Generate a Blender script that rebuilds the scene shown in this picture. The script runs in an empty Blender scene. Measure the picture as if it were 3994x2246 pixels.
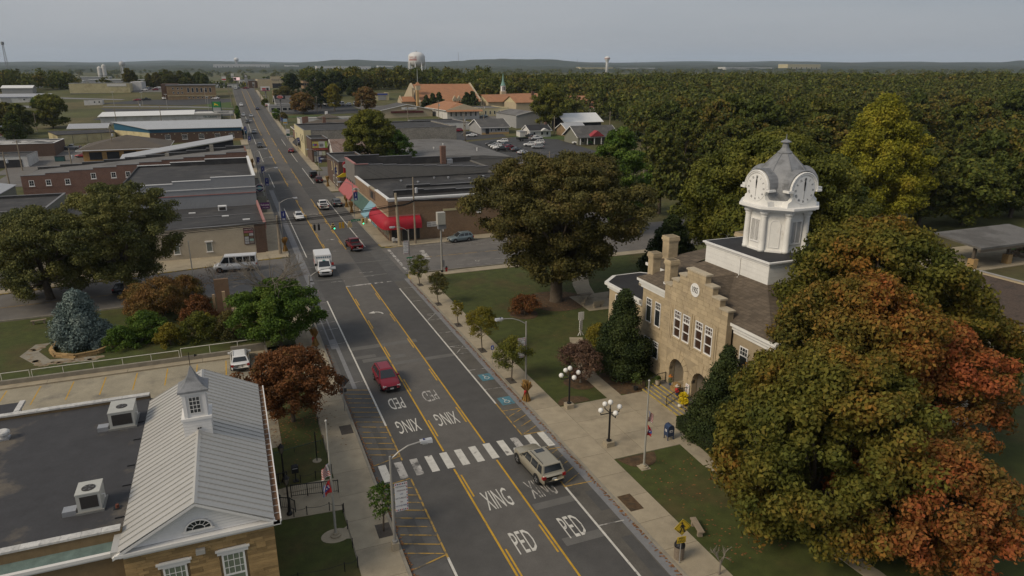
import bpy,bmesh,math,random
import numpy as np
from math import sin,cos,pi,sqrt
from mathutils import Vector,Matrix,noise as mnoise
rad=math.radians
random.seed(11);rng=np.random.default_rng(5)
sc=bpy.context.scene
COL=sc.collection
# ---------------------------------------------------------------- camera (drone hovering 29 m over the street's left kerb)
cam=bpy.data.objects.new('camera',bpy.data.cameras.new('camera'))
COL.objects.link(cam)
cam.data.sensor_width=36.0;cam.data.lens=24.34
cam.data.clip_start=0.5;cam.data.clip_end=40000
cam.location=(0,0,29.0)
cam.rotation_euler=(rad(90-17.22),0,rad(-21.95))
sc.camera=cam
# ---------------------------------------------------------------- world: late-day overcast
SUN_EL,SUN_AZ=38.0,258.0
world=bpy.data.worlds.new('World');sc.world=world;world.use_nodes=True
nt=world.node_tree;nt.nodes.clear()
def wn(t,**kw):
 n=nt.nodes.new(t)
 for k,v in kw.items():setattr(n,k,v)
 return n
sky=wn('ShaderNodeTexSky',sky_type='NISHITA',sun_disc=False)
sky.sun_elevation=rad(SUN_EL);sky.sun_rotation=rad(SUN_AZ)
sky.air_density=1.2;sky.dust_density=3.0
tc=wn('ShaderNodeTexCoord');mp=wn('ShaderNodeMapping')
mp.inputs['Scale'].default_value=(1.2,1.2,9.0)
nz=wn('ShaderNodeTexNoise');nz.inputs['Scale'].default_value=1.1;nz.inputs['Detail'].default_value=5
rp=wn('ShaderNodeValToRGB')
rp.color_ramp.elements[0].position=.30;rp.color_ramp.elements[0].color=(2.20,2.44,2.78,1)
rp.color_ramp.elements[1].position=.72;rp.color_ramp.elements[1].color=(3.10,3.16,3.32,1)
mx=wn('ShaderNodeMixRGB');mx.inputs[0].default_value=.93
bg=wn('ShaderNodeBackground');bg.inputs['Strength'].default_value=.088
wo=wn('ShaderNodeOutputWorld')
L=nt.links.new
L(tc.outputs['Generated'],mp.inputs[0]);L(mp.outputs[0],nz.inputs['Vector']);L(nz.outputs['Fac'],rp.inputs[0])
L(sky.outputs[0],mx.inputs[1]);L(rp.outputs[0],mx.inputs[2]);L(mx.outputs[0],bg.inputs[0]);L(bg.outputs[0],wo.inputs[0])
sun=bpy.data.objects.new('sun',bpy.data.lights.new('sun','SUN'));COL.objects.link(sun)
sun.data.energy=1.5;sun.data.angle=rad(22);sun.data.color=(1,.86,.66)
_d=Vector((sin(rad(SUN_AZ))*cos(rad(SUN_EL)),cos(rad(SUN_AZ))*cos(rad(SUN_EL)),sin(rad(SUN_EL))))
sun.rotation_euler=_d.to_track_quat('Z','Y').to_euler()
vs=sc.view_settings
vs.view_transform='Standard';vs.look='None';vs.exposure=0.70;vs.gamma=1.0;vs.use_curve_mapping=False
sc.cycles.max_bounces=4;sc.cycles.diffuse_bounces=2;sc.cycles.glossy_bounces=2;sc.cycles.transmission_bounces=2
sc.cycles.transparent_max_bounces=6;sc.cycles.volume_bounces=0
# ---------------------------------------------------------------- materials
MATS={}
def lin(c):
 return tuple(((v/255)/12.92 if v/255<=.04045 else ((v/255+.055)/1.055)**2.4)for v in c)
def mat(name,col=(.5,.5,.5),rough=.8,var=.18,scale=1.5,metal=0.0,bump=0.0,bscale=30,col2=None,c2scale=.35,c2pos=(.52,.62),rand=0.0,isl=0.0,spec=.35,brick=None,stripes=None,emit=None,alpha=None,trans=0.0):
 """One procedural material: colour + two octaves of noise, optional second-colour wear, per-object tone, bricks or corrugation."""
 if name in MATS:return MATS[name]
 m=bpy.data.materials.new(name);m.use_nodes=True;MATS[name]=m
 t=m.node_tree;N=t.nodes;K=t.links.new
 b=N['Principled BSDF']
 b.inputs['Roughness'].default_value=rough;b.inputs['Metallic'].default_value=metal
 b.inputs['Specular IOR Level'].default_value=spec
 m.diffuse_color=(*col,1)
 geo=N.new('ShaderNodeNewGeometry');pos=geo.outputs['Position']
 def noise(s,d=4,r=.55):
  n=N.new('ShaderNodeTexNoise');n.inputs['Scale'].default_value=s;n.inputs['Detail'].default_value=d
  n.inputs['Roughness'].default_value=r;K(pos,n.inputs['Vector']);return n.outputs['Fac']
 def mixc(f,a,bb,kind='MIX'):
  n=N.new('ShaderNodeMixRGB');n.blend_type=kind
  for i,v in ((0,f),(1,a),(2,bb)):
   if isinstance(v,(tuple,list)):n.inputs[i].default_value=(*v[:3],1)
   elif isinstance(v,(int,float)):n.inputs[i].default_value=v
   else:K(v,n.inputs[i])
  return n.outputs[0]
 def rng_(v,a,bb,c,d):
  n=N.new('ShaderNodeMapRange');K(v,n.inputs[0])
  for i,q in enumerate((a,bb,c,d)):n.inputs[i+1].default_value=q
  return n.outputs[0]
 c=tuple(col)
 if brick:
  bw,bh,mort,mc=brick
  sx=N.new('ShaderNodeSeparateXYZ');K(pos,sx.inputs[0])
  ad=N.new('ShaderNodeMath');ad.operation='ADD';K(sx.outputs[0],ad.inputs[0]);K(sx.outputs[1],ad.inputs[1])
  cb=N.new('ShaderNodeCombineXYZ');K(ad.outputs[0],cb.inputs[0]);K(sx.outputs[2],cb.inputs[1])
  bt=N.new('ShaderNodeTexBrick');K(cb.outputs[0],bt.inputs['Vector'])
  bt.inputs['Scale'].default_value=1;bt.inputs['Brick Width'].default_value=bw;bt.inputs['Row Height'].default_value=bh
  bt.inputs['Mortar Size'].default_value=mort;bt.inputs['Mortar'].default_value=(*mc,1)
  bt.inputs['Color1'].default_value=(*[v*.78 for v in col],1);bt.inputs['Color2'].default_value=(*[v*1.2 for v in col],1)
  c=bt.outputs['Color']
 if col2:c=mixc(rng_(noise(c2scale,6,.6),c2pos[0],c2pos[1],0,1),c,col2)
 if var:
  c=mixc(1.0,c,mixc(rng_(noise(scale,5,.65),.3,.7,0,1),(1-var,)*3,(1+var*.8,)*3),'MULTIPLY')
  c=mixc(1.0,c,mixc(rng_(noise(scale*14,3),.3,.7,0,1),(1-var*.6,)*3,(1+var*.5,)*3),'MULTIPLY')
 if rand:
  oi=N.new('ShaderNodeObjectInfo');c=mixc(1.0,c,mixc(oi.outputs['Random'],(1-rand,)*3,(1+rand,)*3),'MULTIPLY')
 if isl:
  c=mixc(1.0,c,mixc(geo.outputs['Random Per Island'],(1-isl,)*3,(1+isl,)*3),'MULTIPLY')
 if stripes:
  ax,per,dep=stripes
  sx=N.new('ShaderNodeSeparateXYZ');K(pos,sx.inputs[0])
  w=N.new('ShaderNodeMath');w.operation='MULTIPLY';w.inputs[1].default_value=2*pi/per
  if ax=='h':
   ad=N.new('ShaderNodeMath');ad.operation='ADD';K(sx.outputs[0],ad.inputs[0]);K(sx.outputs[1],ad.inputs[1]);K(ad.outputs[0],w.inputs[0])
  else:K(sx.outputs['xyz'.index(ax)],w.inputs[0])
  s=N.new('ShaderNodeMath');s.operation='SINE';K(w.outputs[0],s.inputs[0])
  bp=N.new('ShaderNodeBump');bp.inputs['Distance'].default_value=dep;bp.inputs['Strength'].default_value=1
  K(s.outputs[0],bp.inputs['Height']);K(bp.outputs[0],b.inputs['Normal'])
 elif bump:
  bp=N.new('ShaderNodeBump');bp.inputs['Distance'].default_value=bump;bp.inputs['Strength'].default_value=.8
  K(noise(bscale,4),bp.inputs['Height']);K(bp.outputs[0],b.inputs['Normal'])
 if isinstance(c,tuple):b.inputs['Base Color'].default_value=(*c[:3],1)
 else:K(c,b.inputs['Base Color'])
 if emit:
  b.inputs['Emission Color'].default_value=(*emit[0],1);b.inputs['Emission Strength'].default_value=emit[1]
 return m
def leafmat(name,cols,scale=.35,hue_obj=False,tr=.25,dark=.7):
 """Foliage: every leaf gets its own tone, patches of the crown drift between the listed colours."""
 if name in MATS:return MATS[name]
 m=bpy.data.materials.new(name);m.use_nodes=True;MATS[name]=m
 t=m.node_tree;N=t.nodes;K=t.links.new;b=N['Principled BSDF']
 b.inputs['Roughness'].default_value=.75;b.inputs['Specular IOR Level'].default_value=.15
 geo=N.new('ShaderNodeNewGeometry')
 n=N.new('ShaderNodeTexNoise');n.inputs['Scale'].default_value=scale;n.inputs['Detail'].default_value=3
 K(geo.outputs['Position'],n.inputs['Vector'])
 a=N.new('ShaderNodeMath');a.operation='MULTIPLY_ADD';a.inputs[1].default_value=.34
 K(geo.outputs['Random Per Island'],a.inputs[0])
 s=N.new('ShaderNodeMapRange');s.inputs[1].default_value=.25;s.inputs[2].default_value=.75;s.inputs[3].default_value=-.14;s.inputs[4].default_value=.8
 if hue_obj:
  oi=N.new('ShaderNodeObjectInfo');mm=N.new('ShaderNodeMath');mm.operation='MULTIPLY_ADD';mm.inputs[1].default_value=.18;K(n.outputs['Fac'],mm.inputs[0])
  o2=N.new('ShaderNodeMath');o2.operation='MULTIPLY';o2.inputs[1].default_value=.82;K(oi.outputs['Random'],o2.inputs[0]);K(o2.outputs[0],mm.inputs[2])
  s.inputs[1].default_value=0;s.inputs[2].default_value=1;s.inputs[3].default_value=-.17;s.inputs[4].default_value=.83
  K(mm.outputs[0],s.inputs[0])
 else:K(n.outputs['Fac'],s.inputs[0])
 K(s.outputs[0],a.inputs[2])
 r=N.new('ShaderNodeValToRGB');el=r.color_ramp.elements
 while len(el)<len(cols):el.new(.5)
 for i,c in enumerate(cols):el[i].position=i/(len(cols)-1);el[i].color=(*[v*(2.05 if max(c)<.25 else 1)for v in c],1)
 K(a.outputs[0],r.inputs[0])
 v=N.new('ShaderNodeMixRGB');v.blend_type='MULTIPLY';v.inputs[0].default_value=1
 q=N.new('ShaderNodeMapRange');q.inputs[3].default_value=dark;q.inputs[4].default_value=1.25
 fr=N.new('ShaderNodeMath');fr.operation='FRACT';f2=N.new('ShaderNodeMath');f2.operation='MULTIPLY';f2.inputs[1].default_value=7.3
 K(geo.outputs['Random Per Island'],f2.inputs[0]);K(f2.outputs[0],fr.inputs[0]);K(fr.outputs[0],q.inputs[0])
 K(r.outputs[0],v.inputs[1]);K(q.outputs[0],v.inputs[2]);K(v.outputs[0],b.inputs['Base Color'])
 if tr:
  tl=N.new('ShaderNodeBsdfTranslucent');K(v.outputs[0],tl.inputs['Color'])
  ms=N.new('ShaderNodeMixShader');ms.inputs[0].default_value=tr;out=N['Material Output']
  K(b.outputs[0],ms.inputs[1]);K(tl.outputs[0],ms.inputs[2]);K(ms.outputs[0],out.inputs['Surface'])
 return m
 # ---------------------------------------------------------------- mesh helpers
class MB:
 """Collects faces for ONE mesh object."""
 def __init__(s):s.v=[];s.f=[];s.m=[];s.mi=0
 def add(s,vs,fs):
  n=len(s.v);s.v+=[tuple(v)for v in vs];s.f+=[[i+n for i in f]for f in fs];s.m+=[s.mi]*len(fs);return s
 def box(s,x0,x1,y0,y1,z0,z1):
  return s.add([(x0,y0,z0),(x1,y0,z0),(x1,y1,z0),(x0,y1,z0),(x0,y0,z1),(x1,y0,z1),(x1,y1,z1),(x0,y1,z1)],[(3,2,1,0),(4,5,6,7),(0,1,5,4),(1,2,6,5),(2,3,7,6),(3,0,4,7)])
 def quad(s,*p):return s.add(p,[tuple(range(len(p)))])
 def prism(s,pts,z0,z1,z1f=None):
  n=len(pts);top=[(x,y,z1f(x,y)if z1f else z1)for x,y in pts]
  return s.add([(x,y,z0)for x,y in pts]+top,[tuple(range(n-1,-1,-1)),tuple(range(n,2*n))]+[(i,(i+1)%n,n+(i+1)%n,n+i)for i in range(n)])
 def slab(s,pts,d):
  n=len(pts);q=[tuple(a+b for a,b in zip(p,d))for p in pts]
  return s.add(list(pts)+q,[tuple(range(n-1,-1,-1)),tuple(range(n,2*n))]+[(i,(i+1)%n,n+(i+1)%n,n+i)for i in range(n)])
 def tube(s,pts,r,n=6,cap=True):
  pts=[Vector(p)for p in pts];k=len(pts);rr=r if isinstance(r,(list,tuple))else [r]*k
  vs=[];up=Vector((0.31,0.2,.93))
  for i,p in enumerate(pts):
   d=(pts[min(i+1,k-1)]-pts[max(i-1,0)]).normalized()
   u=d.cross(up)
   if u.length<1e-3:u=d.cross(Vector((1,0,0)))
   u.normalize();w=d.cross(u)
   vs+=[p+(u*cos(2*pi*j/n)+w*sin(2*pi*j/n))*rr[i]for j in range(n)]
  fs=[(i*n+j,i*n+(j+1)%n,(i+1)*n+(j+1)%n,(i+1)*n+j)for i in range(k-1)for j in range(n)]
  if cap:fs+=[tuple(range(n-1,-1,-1)),tuple(range((k-1)*n,k*n))]
  return s.add(vs,fs)
 def lathe(s,prof,c=(0,0,0),n=12,a0=0.0,sx=1,sy=1):
  vs=[(c[0]+r*cos(a0+2*pi*j/n)*sx,c[1]+r*sin(a0+2*pi*j/n)*sy,c[2]+z)for r,z in prof for j in range(n)]
  k=len(prof)
  fs=[(i*n+j,i*n+(j+1)%n,(i+1)*n+(j+1)%n,(i+1)*n+j)for i in range(k-1)for j in range(n)]
  fs+=[tuple(range(n-1,-1,-1)),tuple(range((k-1)*n,k*n))]
  return s.add(vs,fs)
 def ball(s,c,r,n=12,m=7,sz=1):
  return s.lathe([(max(r*sin(pi*i/m),1e-3),-r*cos(pi*i/m)*sz)for i in range(m+1)],c,n)
 def build(s,name,m=None,parent=None,smooth=False,loc=None,rz=None):
  me=bpy.data.meshes.new(name);me.from_pydata(s.v,[],s.f)
  for q in (m if isinstance(m,(list,tuple))else [m]):
   if q:me.materials.append(q)
  if any(s.m):me.polygons.foreach_set('material_index',s.m)
  if smooth:me.polygons.foreach_set('use_smooth',[True]*len(s.f))
  me.update()
  o=bpy.data.objects.new(name,me);COL.objects.link(o)
  if loc is not None:o.location=loc
  if rz:o.rotation_euler.z=rz
  return setpar(o,parent)
WORLD={}
def setpar(o,p):
 if p:
  o.parent=p
  if p.name in WORLD:o.matrix_parent_inverse=Matrix.Translation(-Vector(WORLD[p.name]))
 return o
def tag(o,label=None,cat=None,group=None,kind=None):
 for k,v in (('label',label),('category',cat),('group',group),('kind',kind)):
  if v:o[k]=v
 return o
def thing(name,label,cat,loc=(0,0,0),rz=0.0,group=None):
 o=bpy.data.objects.new(name,None);COL.objects.link(o);o.empty_display_size=.3
 o.location=loc;o.rotation_euler.z=rz
 return tag(o,label,cat,group)
def site(name,label,cat,loc,group=None):
 """A thing whose parts are written in street coordinates."""
 o=thing(name,label,cat,loc,0.0,group);WORLD[o.name]=loc;return o
def struct(o):o['kind']='structure';return o
def copy_tree(o,parent=None,loc=None,rz=None,label=None,group=None,scale=None):
 c=o.copy();COL.objects.link(c)
 if parent:c.parent=parent
 if loc is not None:c.location=loc
 if rz is not None:c.rotation_euler.z=rz
 if label:c['label']=label
 if group:c['group']=group
 if scale is not None:c.scale=scale if isinstance(scale,(tuple,list))else (scale,)*3
 for ch in o.children:copy_tree(ch,c)
 return c
UNIT={}
def piece(name,m,parent,x0,x1,y0,y1,z0,z1):
 """A box-shaped piece that shares one unit mesh per material."""
 if m.name not in UNIT:
  b=MB().box(-.5,.5,-.5,.5,-.5,.5);o=b.build('piece',m);UNIT[m.name]=o.data;bpy.data.objects.remove(o)
 o=bpy.data.objects.new(name,UNIT[m.name]);COL.objects.link(o)
 o.location=((x0+x1)/2,(y0+y1)/2,(z0+z1)/2);o.scale=(abs(x1-x0),abs(y1-y0),abs(z1-z0))
 return setpar(o,parent)
def box(name,m,parent,*d):return MB().box(*d).build(name,m,parent)
TXT={}
def text(name,body,size,m,parent,loc,rot=(0,0,0),ext=.004,sx=1.0,sy=1.0,align='CENTER'):
 key=(body,size,ext,m.name,align)
 if key not in TXT:
  cu=bpy.data.curves.new('lettering','FONT');cu.body=body;cu.size=size;cu.extrude=ext
  cu.align_x=align;cu.align_y='CENTER';cu.resolution_u=2
  o=bpy.data.objects.new('lettering',cu)
  me=bpy.data.meshes.new_from_object(o);me.materials.clear();me.materials.append(m);TXT[key]=me
  bpy.data.objects.remove(o)
 o=bpy.data.objects.new(name,TXT[key]);COL.objects.link(o)
 o.location=loc;o.rotation_euler=rot;o.scale=(sx,sy,1)
 return setpar(o,parent)
 # ---------------------------------------------------------------- lie of the land: level near the camera, a dip, a rise the street climbs, then country to the horizon
_U=[0,110,180,250,330,420,500,560,600,700,850,1100,1500,2000,3000,5000,9000,20000]
_Zt=[0,0,.44,1.76,4.36,8.65,13.7,17.2,18.2,16,12,9.5,14,21.2,36.3,66.6,127,290]
_tu=np.arange(-200,20000,5.0);_tz=np.interp(_tu,_U,_Zt);_k=np.ones(7)/7
_tz[4:-4]=np.convolve(_tz,_k,'same')[4:-4];_tz[_tu<106]=0
def zt(x,y):return float(np.interp((.3738*x+.9275*y-5.6)/.9275,_tu,_tz))
# ================================================================ GROUND
M_field=mat('field_grass',(.075,.078,.024),.95,.3,.05,col2=(.10,.085,.035),c2scale=.02,c2pos=(.48,.6))
M_lawn=mat('lawn',(.056,.068,.015),.95,.28,.9,bump=.03,bscale=25,col2=(.072,.062,.020),c2scale=.16,c2pos=(.50,.66))
M_asph=mat('asphalt',(.098,.095,.091),.9,.16,.8,bump=.006,bscale=60,col2=(.080,.078,.076),c2scale=.12)
M_lane=mat('lane_asphalt',(.076,.073,.070),.88,.14,.7,bump=.006,bscale=60,col2=(.088,.085,.08),c2scale=.1)
M_turn=mat('turn_lane_asphalt',(.112,.104,.095),.9,.14,.8,bump=.006,bscale=60)
M_parkst=mat('parking_strip',(.100,.092,.080),.9,.2,.6,bump=.006,bscale=60,col2=(.07,.066,.06),c2scale=.5,c2pos=(.58,.68))
M_lot=mat('new_asphalt',(.052,.052,.054),.9,.12,.3)
M_side=mat('side_street',(.14,.13,.12),.9,.14,.5,bump=.006,bscale=60,col2=(.11,.105,.1),c2scale=.1)
M_gut=mat('gutter_concrete',(.19,.19,.195),.9,.14,1.5)
M_conc=mat('sidewalk_concrete',(.33,.28,.20),.9,.13,1.0,rand=.06,bump=.004,bscale=40,col2=(.25,.21,.15),c2scale=.35,c2pos=(.54,.7))
M_curb=mat('kerb_concrete',(.25,.225,.18),.9,.2,1.5)
M_ycurb=mat('yellow_kerb',(.42,.29,.06),.8,.3,2,col2=(.26,.22,.15),c2scale=1.4,c2pos=(.5,.56))
M_lotc=mat('lot_concrete',(.30,.265,.195),.9,.15,.5,col2=(.19,.17,.135),c2scale=.3,c2pos=(.52,.66))
M_patch=mat('road_patch',(.125,.12,.112),.9,.12,1)
M_dpatch=mat('dark_patch',(.075,.073,.07),.9,.15,1)
M_yel=mat('yellow_paint',(.50,.29,.025),.7,.2,2,col2=(.20,.13,.05),c2scale=.8,c2pos=(.62,.70))
M_hyel=mat('worn_yellow_paint',(.38,.235,.05),.75,.25,2,col2=(.12,.105,.08),c2scale=1.5,c2pos=(.50,.60))
M_wht=mat('white_paint',(.55,.53,.48),.7,.15,2,col2=(.18,.17,.155),c2scale=2.2,c2pos=(.60,.68))
M_wworn=mat('worn_white_paint',(.42,.40,.37),.75,.2,2,col2=(.11,.105,.1),c2scale=1.3,c2pos=(.46,.58))
M_blue=mat('blue_paint',(.075,.19,.24),.8,.2,2,col2=(.09,.09,.085),c2scale=1.5,c2pos=(.56,.66))
M_mulch=mat('leaf_mulch',(.10,.062,.032),.95,.5,4,bump=.05,bscale=18,col2=(.055,.04,.025),c2scale=2)
M_flag=mat('flagstone',(.24,.185,.12),.9,.25,2)
def grid_mesh(name,ws,ss,zf,m):
 """Terrain rows run across the view so that every row is level."""
 ax,ay=.3738,.9275
 vv=[(w*ax+s*ay,w*ay-s*ax,zf(w,s))for w,row in zip(ws,ss)for s in row]
 n=len(ss[0]);b=MB()
 b.add(vv,[(i*n+j,i*n+j+1,(i+1)*n+j+1,(i+1)*n+j)for i in range(len(ws)-1)for j in range(n-1)])
 return b.build(name,m)
ws=[-60,0,50,100]+list(range(105,660,5))+list(range(660,1500,40))+[1600,1800,2000,2500,3000,3600,4300,5200]
struct(grid_mesh('ground',ws,[np.linspace(-max(160,w*1.15+140),max(160,w*1.15+140),13)for w in ws],lambda w,s:float(np.interp((w-5.6)/.9275,_tu,_tz))-.035,M_field))
def strip(name,m,x0,x1,y0,y1,off,step=5.0,parent=None,st=True,nx=1):
 n=max(1,int(round((y1-y0)/step)))if y1>100 else 1
 b=MB();ys=np.linspace(y0,y1,n+1);xs=np.linspace(x0,x1,nx+1)
 b.add([(x,y,zt(x,y)+off)for y in ys for x in xs],[(i*(nx+1)+j,i*(nx+1)+j+1,(i+1)*(nx+1)+j+1,(i+1)*(nx+1)+j)for i in range(n)for j in range(nx)])
 o=b.build(name,m,parent)
 if st and not parent:struct(o)
 return o
def poly(name,m,pts,z,parent=None,st=True,thick=0.0,draped=False):
 b=MB()
 if thick:b.prism(pts,z-thick,z)
 elif draped:b.quad(*[(x,y,zt(x,y)+z)for x,y in pts])
 else:b.quad(*[(x,y,z)for x,y in pts])
 o=b.build(name,m,parent)
 if st and not parent:struct(o)
 return o
 # --- main street: lanes of different age side by side, gutters, kerbs
road=strip('road',M_asph,7.4,22.6,8,640,.0)
strip('travel_lane',M_lane,9.75,13.35,8,636,.012,parent=road)
strip('turn_lane',M_turn,13.35,16.8,8,636,.016,parent=road)
strip('travel_lane',M_lane,16.8,20.2,8,636,.012,parent=road)
strip('parking_lane',M_parkst,20.2,21.9,8,96,.012,parent=road)
strip('gutter',M_gut,21.9,22.6,8,97,.02,parent=road)
strip('gutter',M_gut,8.05,8.9,62,99,.014,parent=road)
strip('gutter',M_gut,8.3,9.3,99,186,.03,parent=road)
struct(MB().quad(*[(x,y,zt(x,y)+.02)for x,y in ((22.5,99.4),(128,97),(128,118),(22.5,116.4))]).build('fourth_street',M_side))
struct(MB().quad(*[(x,y,.006)for x,y in ((-60,96.2),(7.5,98.2),(7.5,116.0),(3.2,116.0),(-60,105.0))]).build('fourth_street',M_side))
for x0,x1,y0,y1 in ((66,77,118,260),):
 strip('back_street',M_side,x0,x1,y0,y1,.05)
for x0,x1,y0,y1 in ((-40,7.4,174,184),(22.6,60,170,177),(-60,7.4,276,286),(22.6,90,205,214),(22.6,60,306,313)):
 strip('side_street',M_side,x0,x1,y0,y1,.022,step=2.5)
def rect(name,m,x0,x1,y0,y1,off=.022,parent=road):
 n=max(1,int((y1-y0)/6))if y1>100 else 1
 return strip(name,m,x0,x1,y0,y1,off+(.012 if y1>100 else 0),6,parent)
 # --- patches in the paving
for x0,x1,y,h in ((10.05,17.4,72.2,1.0),(9.95,12.2,69.5,.8),(10.6,15.2,68.4,.9),(13.5,20.2,66.6,.8),(17.0,20.1,38.1,.75),(8.8,20.1,100.6,.5),(8.8,22,108.5,.5),(9,22,117.0,.45),(17.3,20.1,33.9,.8),(12,20,186,.5),(9,22,171,.35),(9,22,174,.35)):
 rect('pavement_patch',M_patch,x0,x1,y-h/2,y+h/2,.018)
for x0,x1,y0,y1 in ((8.2,8.75,76,84),(8.0,8.5,62,73),(8.6,9.1,47,54),(9.95,12.5,27,32),(21.0,21.8,28,33),(21.2,21.9,36,38.5),(8.2,8.9,36,40)):
 rect('pavement_patch',M_dpatch,x0,x1,y0,y1,.016)
 # --- painted markings
for y0,y1 in ((20,44.9),(47.7,96),(118,170),(190,222),(234,271),(279,306),(316,560)):
 for x in (13.3,16.8):rect('yellow_line',M_yel,x-.07,x+.07,y0,y1,.024)
 for x in (13.55,16.55):
  a=y0+2.5+(1.5 if x>14 else 0)
  while a+3<y1 and a<330:
   rect('yellow_dash',M_yel,x-.06,x+.06,a,a+3.0,.024);a+=9.2
for y0,y1,m in ((20,39.5,M_wht),(54,92.5,M_wht),(118.5,168,M_wht),(192,222,M_wht),(236,270,M_wht),(280,300,M_wht)):
 rect('white_edge_line',m,20.08,20.24,y0,y1)
for y0,y1 in ((20,35.3),(53.6,90.5),(115,160),(190,214),(240,268),(288,420)):
 rect('white_edge_line',M_wht,9.82,9.98,y0,y1)
for y0,y1 in ((35.3,44.8),(47.6,53.6)):rect('worn_yellow_edge_line',M_hyel,9.84,9.97,y0,y1)
for y0,y1 in ((39.5,44.9),(47.7,54)):rect('worn_yellow_edge_line',M_hyel,20.1,20.22,y0,y1)
for k,x in enumerate((7.95,9.2,10.43,11.65,12.87,14.1,15.32,16.55,17.78,19.0,20.25,21.45)):
 y0=45.02+.02*k
 rect('crosswalk_bar',M_wworn if k in (1,2,9)else M_wht,x,x+.6,y0,y0+2.42,.026)
def stroke(name,m,x0,y0,x1,y1,w=.1,off=.023):
 d=Vector((x1-x0,y1-y0));n=Vector((-d.y,d.x)).normalized()*w/2
 return MB().quad(*[(p[0],p[1],zt(p[0],p[1])+off)for p in ((x0+n.x,y0+n.y),(x0-n.x,y0-n.y),(x1-n.x,y1-n.y),(x1+n.x,y1+n.y))][::-1]).build(name,m,road)
y=36.2
while y<62:
 if not 44.3<y<48.2:stroke('hatch_line',M_hyel,7.65,y+.45,9.8,y-.45,.1)
 y+=.98
stroke('hatch_line',M_hyel,7.6,35.0,9.85,35.6,.12);stroke('hatch_line',M_hyel,7.7,44.6,9.85,44.9,.12);stroke('hatch_line',M_hyel,7.7,47.6,9.85,48.3,.12)
for a,b_,n in ((39.9,44.6,6),(47.9,51.2,4)):
 for k in range(n):
  yy=a+(b_-a)*k/(n-1);stroke('hatch_line',M_hyel,20.35,yy,21.9,yy+.9,.09)
for k in (39.6,44.9,47.8,52.4):stroke('hatch_line',M_hyel,20.2,k,22.3,k-.12,.1)
for yy in (25.8,34.6,57.15,62.0,66.6,68.9,73.4,78.2,80.4,86.2,92.4):stroke('parking_tick',M_wworn,20.25,yy,22.1,yy-.1,.09)
for a,b_ in ((66.6,68.9),(78.2,80.4)):stroke('parking_tick',M_wworn,20.3,a,22.0,b_,.07);stroke('parking_tick',M_wworn,20.3,b_,22.0,a+1,.07)
for yy in (63.5,74.5,79.5,82,86.5,90):stroke('parking_tick',M_wworn,7.6,yy-.2,9.7,yy,.07)
for yy in (124,129.5,135,140.5,147):stroke('parking_tick',M_wworn,20.3,yy,22.3,yy,.08)
stroke('stop_bar',M_wworn,13.3,96.2,16.9,96.3,.45);stroke('stop_bar',M_wworn,17.4,96.3,18.6,96.35,.45);stroke('stop_bar',M_wworn,19.2,96.4,20,96.4,.4)
stroke('stop_bar',M_wworn,13.3,117.6,15,117.6,.12);stroke('stop_bar',M_wworn,23.3,100.6,23.5,115.2,.45,.05)
stroke('stop_bar',M_wworn,28.2,106.5,28.6,112.5,.9,.05);stroke('stop_bar',M_wworn,24.6,100.6,25.4,108,.4,.05)
for b_ in ((16.3,102.6,18.3,102.5),(16.4,100.4,18.1,100.3),(13.2,101.3,13.9,101.3),(11.6,99.2,13.6,99.1)):stroke('worn_marking',M_wworn,*b_,.14)
stroke('yellow_line',M_hyel,27,107.8,62,107.4,.14,.05);stroke('yellow_line',M_hyel,-60,100.7,2,106.0,.12,.03)
for y0 in (101.5,104.2):stroke('parking_tick',M_wworn,31.5,y0,41,y0-2.2,.1,.05)
for a,b_ in (((29.5,116.3),(44,113.2)),((33.5,116.6),(41,114.8)),((27,116.0),(38,113.9)),((37,113.4),(44,112.0))):stroke('parking_tick',M_wworn,*a,*b_,.1,.05)
def handicap(x,y,off,rz=0.0,s=1.0):
 b=MB().quad((-.62,-.8,0),(.62,-.8,0),(.62,.8,0),(-.62,.8,0));o=b.build('accessible_bay_marking',M_blue,road,loc=(x,y,off),rz=rz);o.scale=(s,s,1)
 w=MB();c=[(.22*cos(a),-.2+.26*sin(a))for a in np.linspace(1.9,6.2,12)]
 for (xa,ya),(xb,yb)in zip(c,c[1:]):w.tube([(xa,ya,0),(xb,yb,0)],.035,4)
 w.tube([(-.1,.38,0),(-.05,.02,0),(.2,.02,0),(.32,-.28,0)],.04,4);w.lathe([(.075,0),(.075,.006)],(-.12,.52,0),10);w.tube([(-.06,.2,0),(.16,.2,0)],.03,4)
 q=w.build('wheelchair_symbol',M_wht,o);q.location.z=.004;q.scale.z=.06
handicap(21.3,59.8,.03);handicap(21.25,54.2,.03);handicap(34.5,113.9,.06,-1.4,1.2);handicap(35.5,102.6,.06,-1.4,1.2)
for body,x,y,rz in (('PED',14.9,34.85,0),('PED',18.55,35.1,0),('XING',15.0,39.9,0),('XING',18.45,40.0,0),('XING',15.1,53.05,pi),('XING',11.65,53.0,pi),('PED',15.0,57.95,pi),('PED',11.7,57.6,pi)):
 text('road_lettering',body,1.0,M_wworn if (x,body)in ((18.45,'XING'),(15.0,'PED'))else M_wht,road,(x,y,.028),(0,0,rz),.001,.84 if body=='PED' else .8,3.3)
def arrow(x,y,mirror,m):
 b=MB();s=-1 if mirror else 1
 pts=[(.75,-.55),(.62,.0),(.25,.35),(-.2,.42)]
 for (xa,ya),(xb,yb)in zip(pts,pts[1:]):b.tube([(s*xa,ya,0),(s*xb,yb,0)],.12,4)
 b.quad((s*-.15,.85,0),(s*-.95,.25,0),(s*-.15,-.05,0))
 o=b.build('turn_arrow',m,road,loc=(x,y,.03+zt(x,y)));o.scale.z=.03
arrow(15.0,83.2,False,M_wht);arrow(15.2,126,True,M_wworn);arrow(15.2,151,False,M_wworn)
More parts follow.
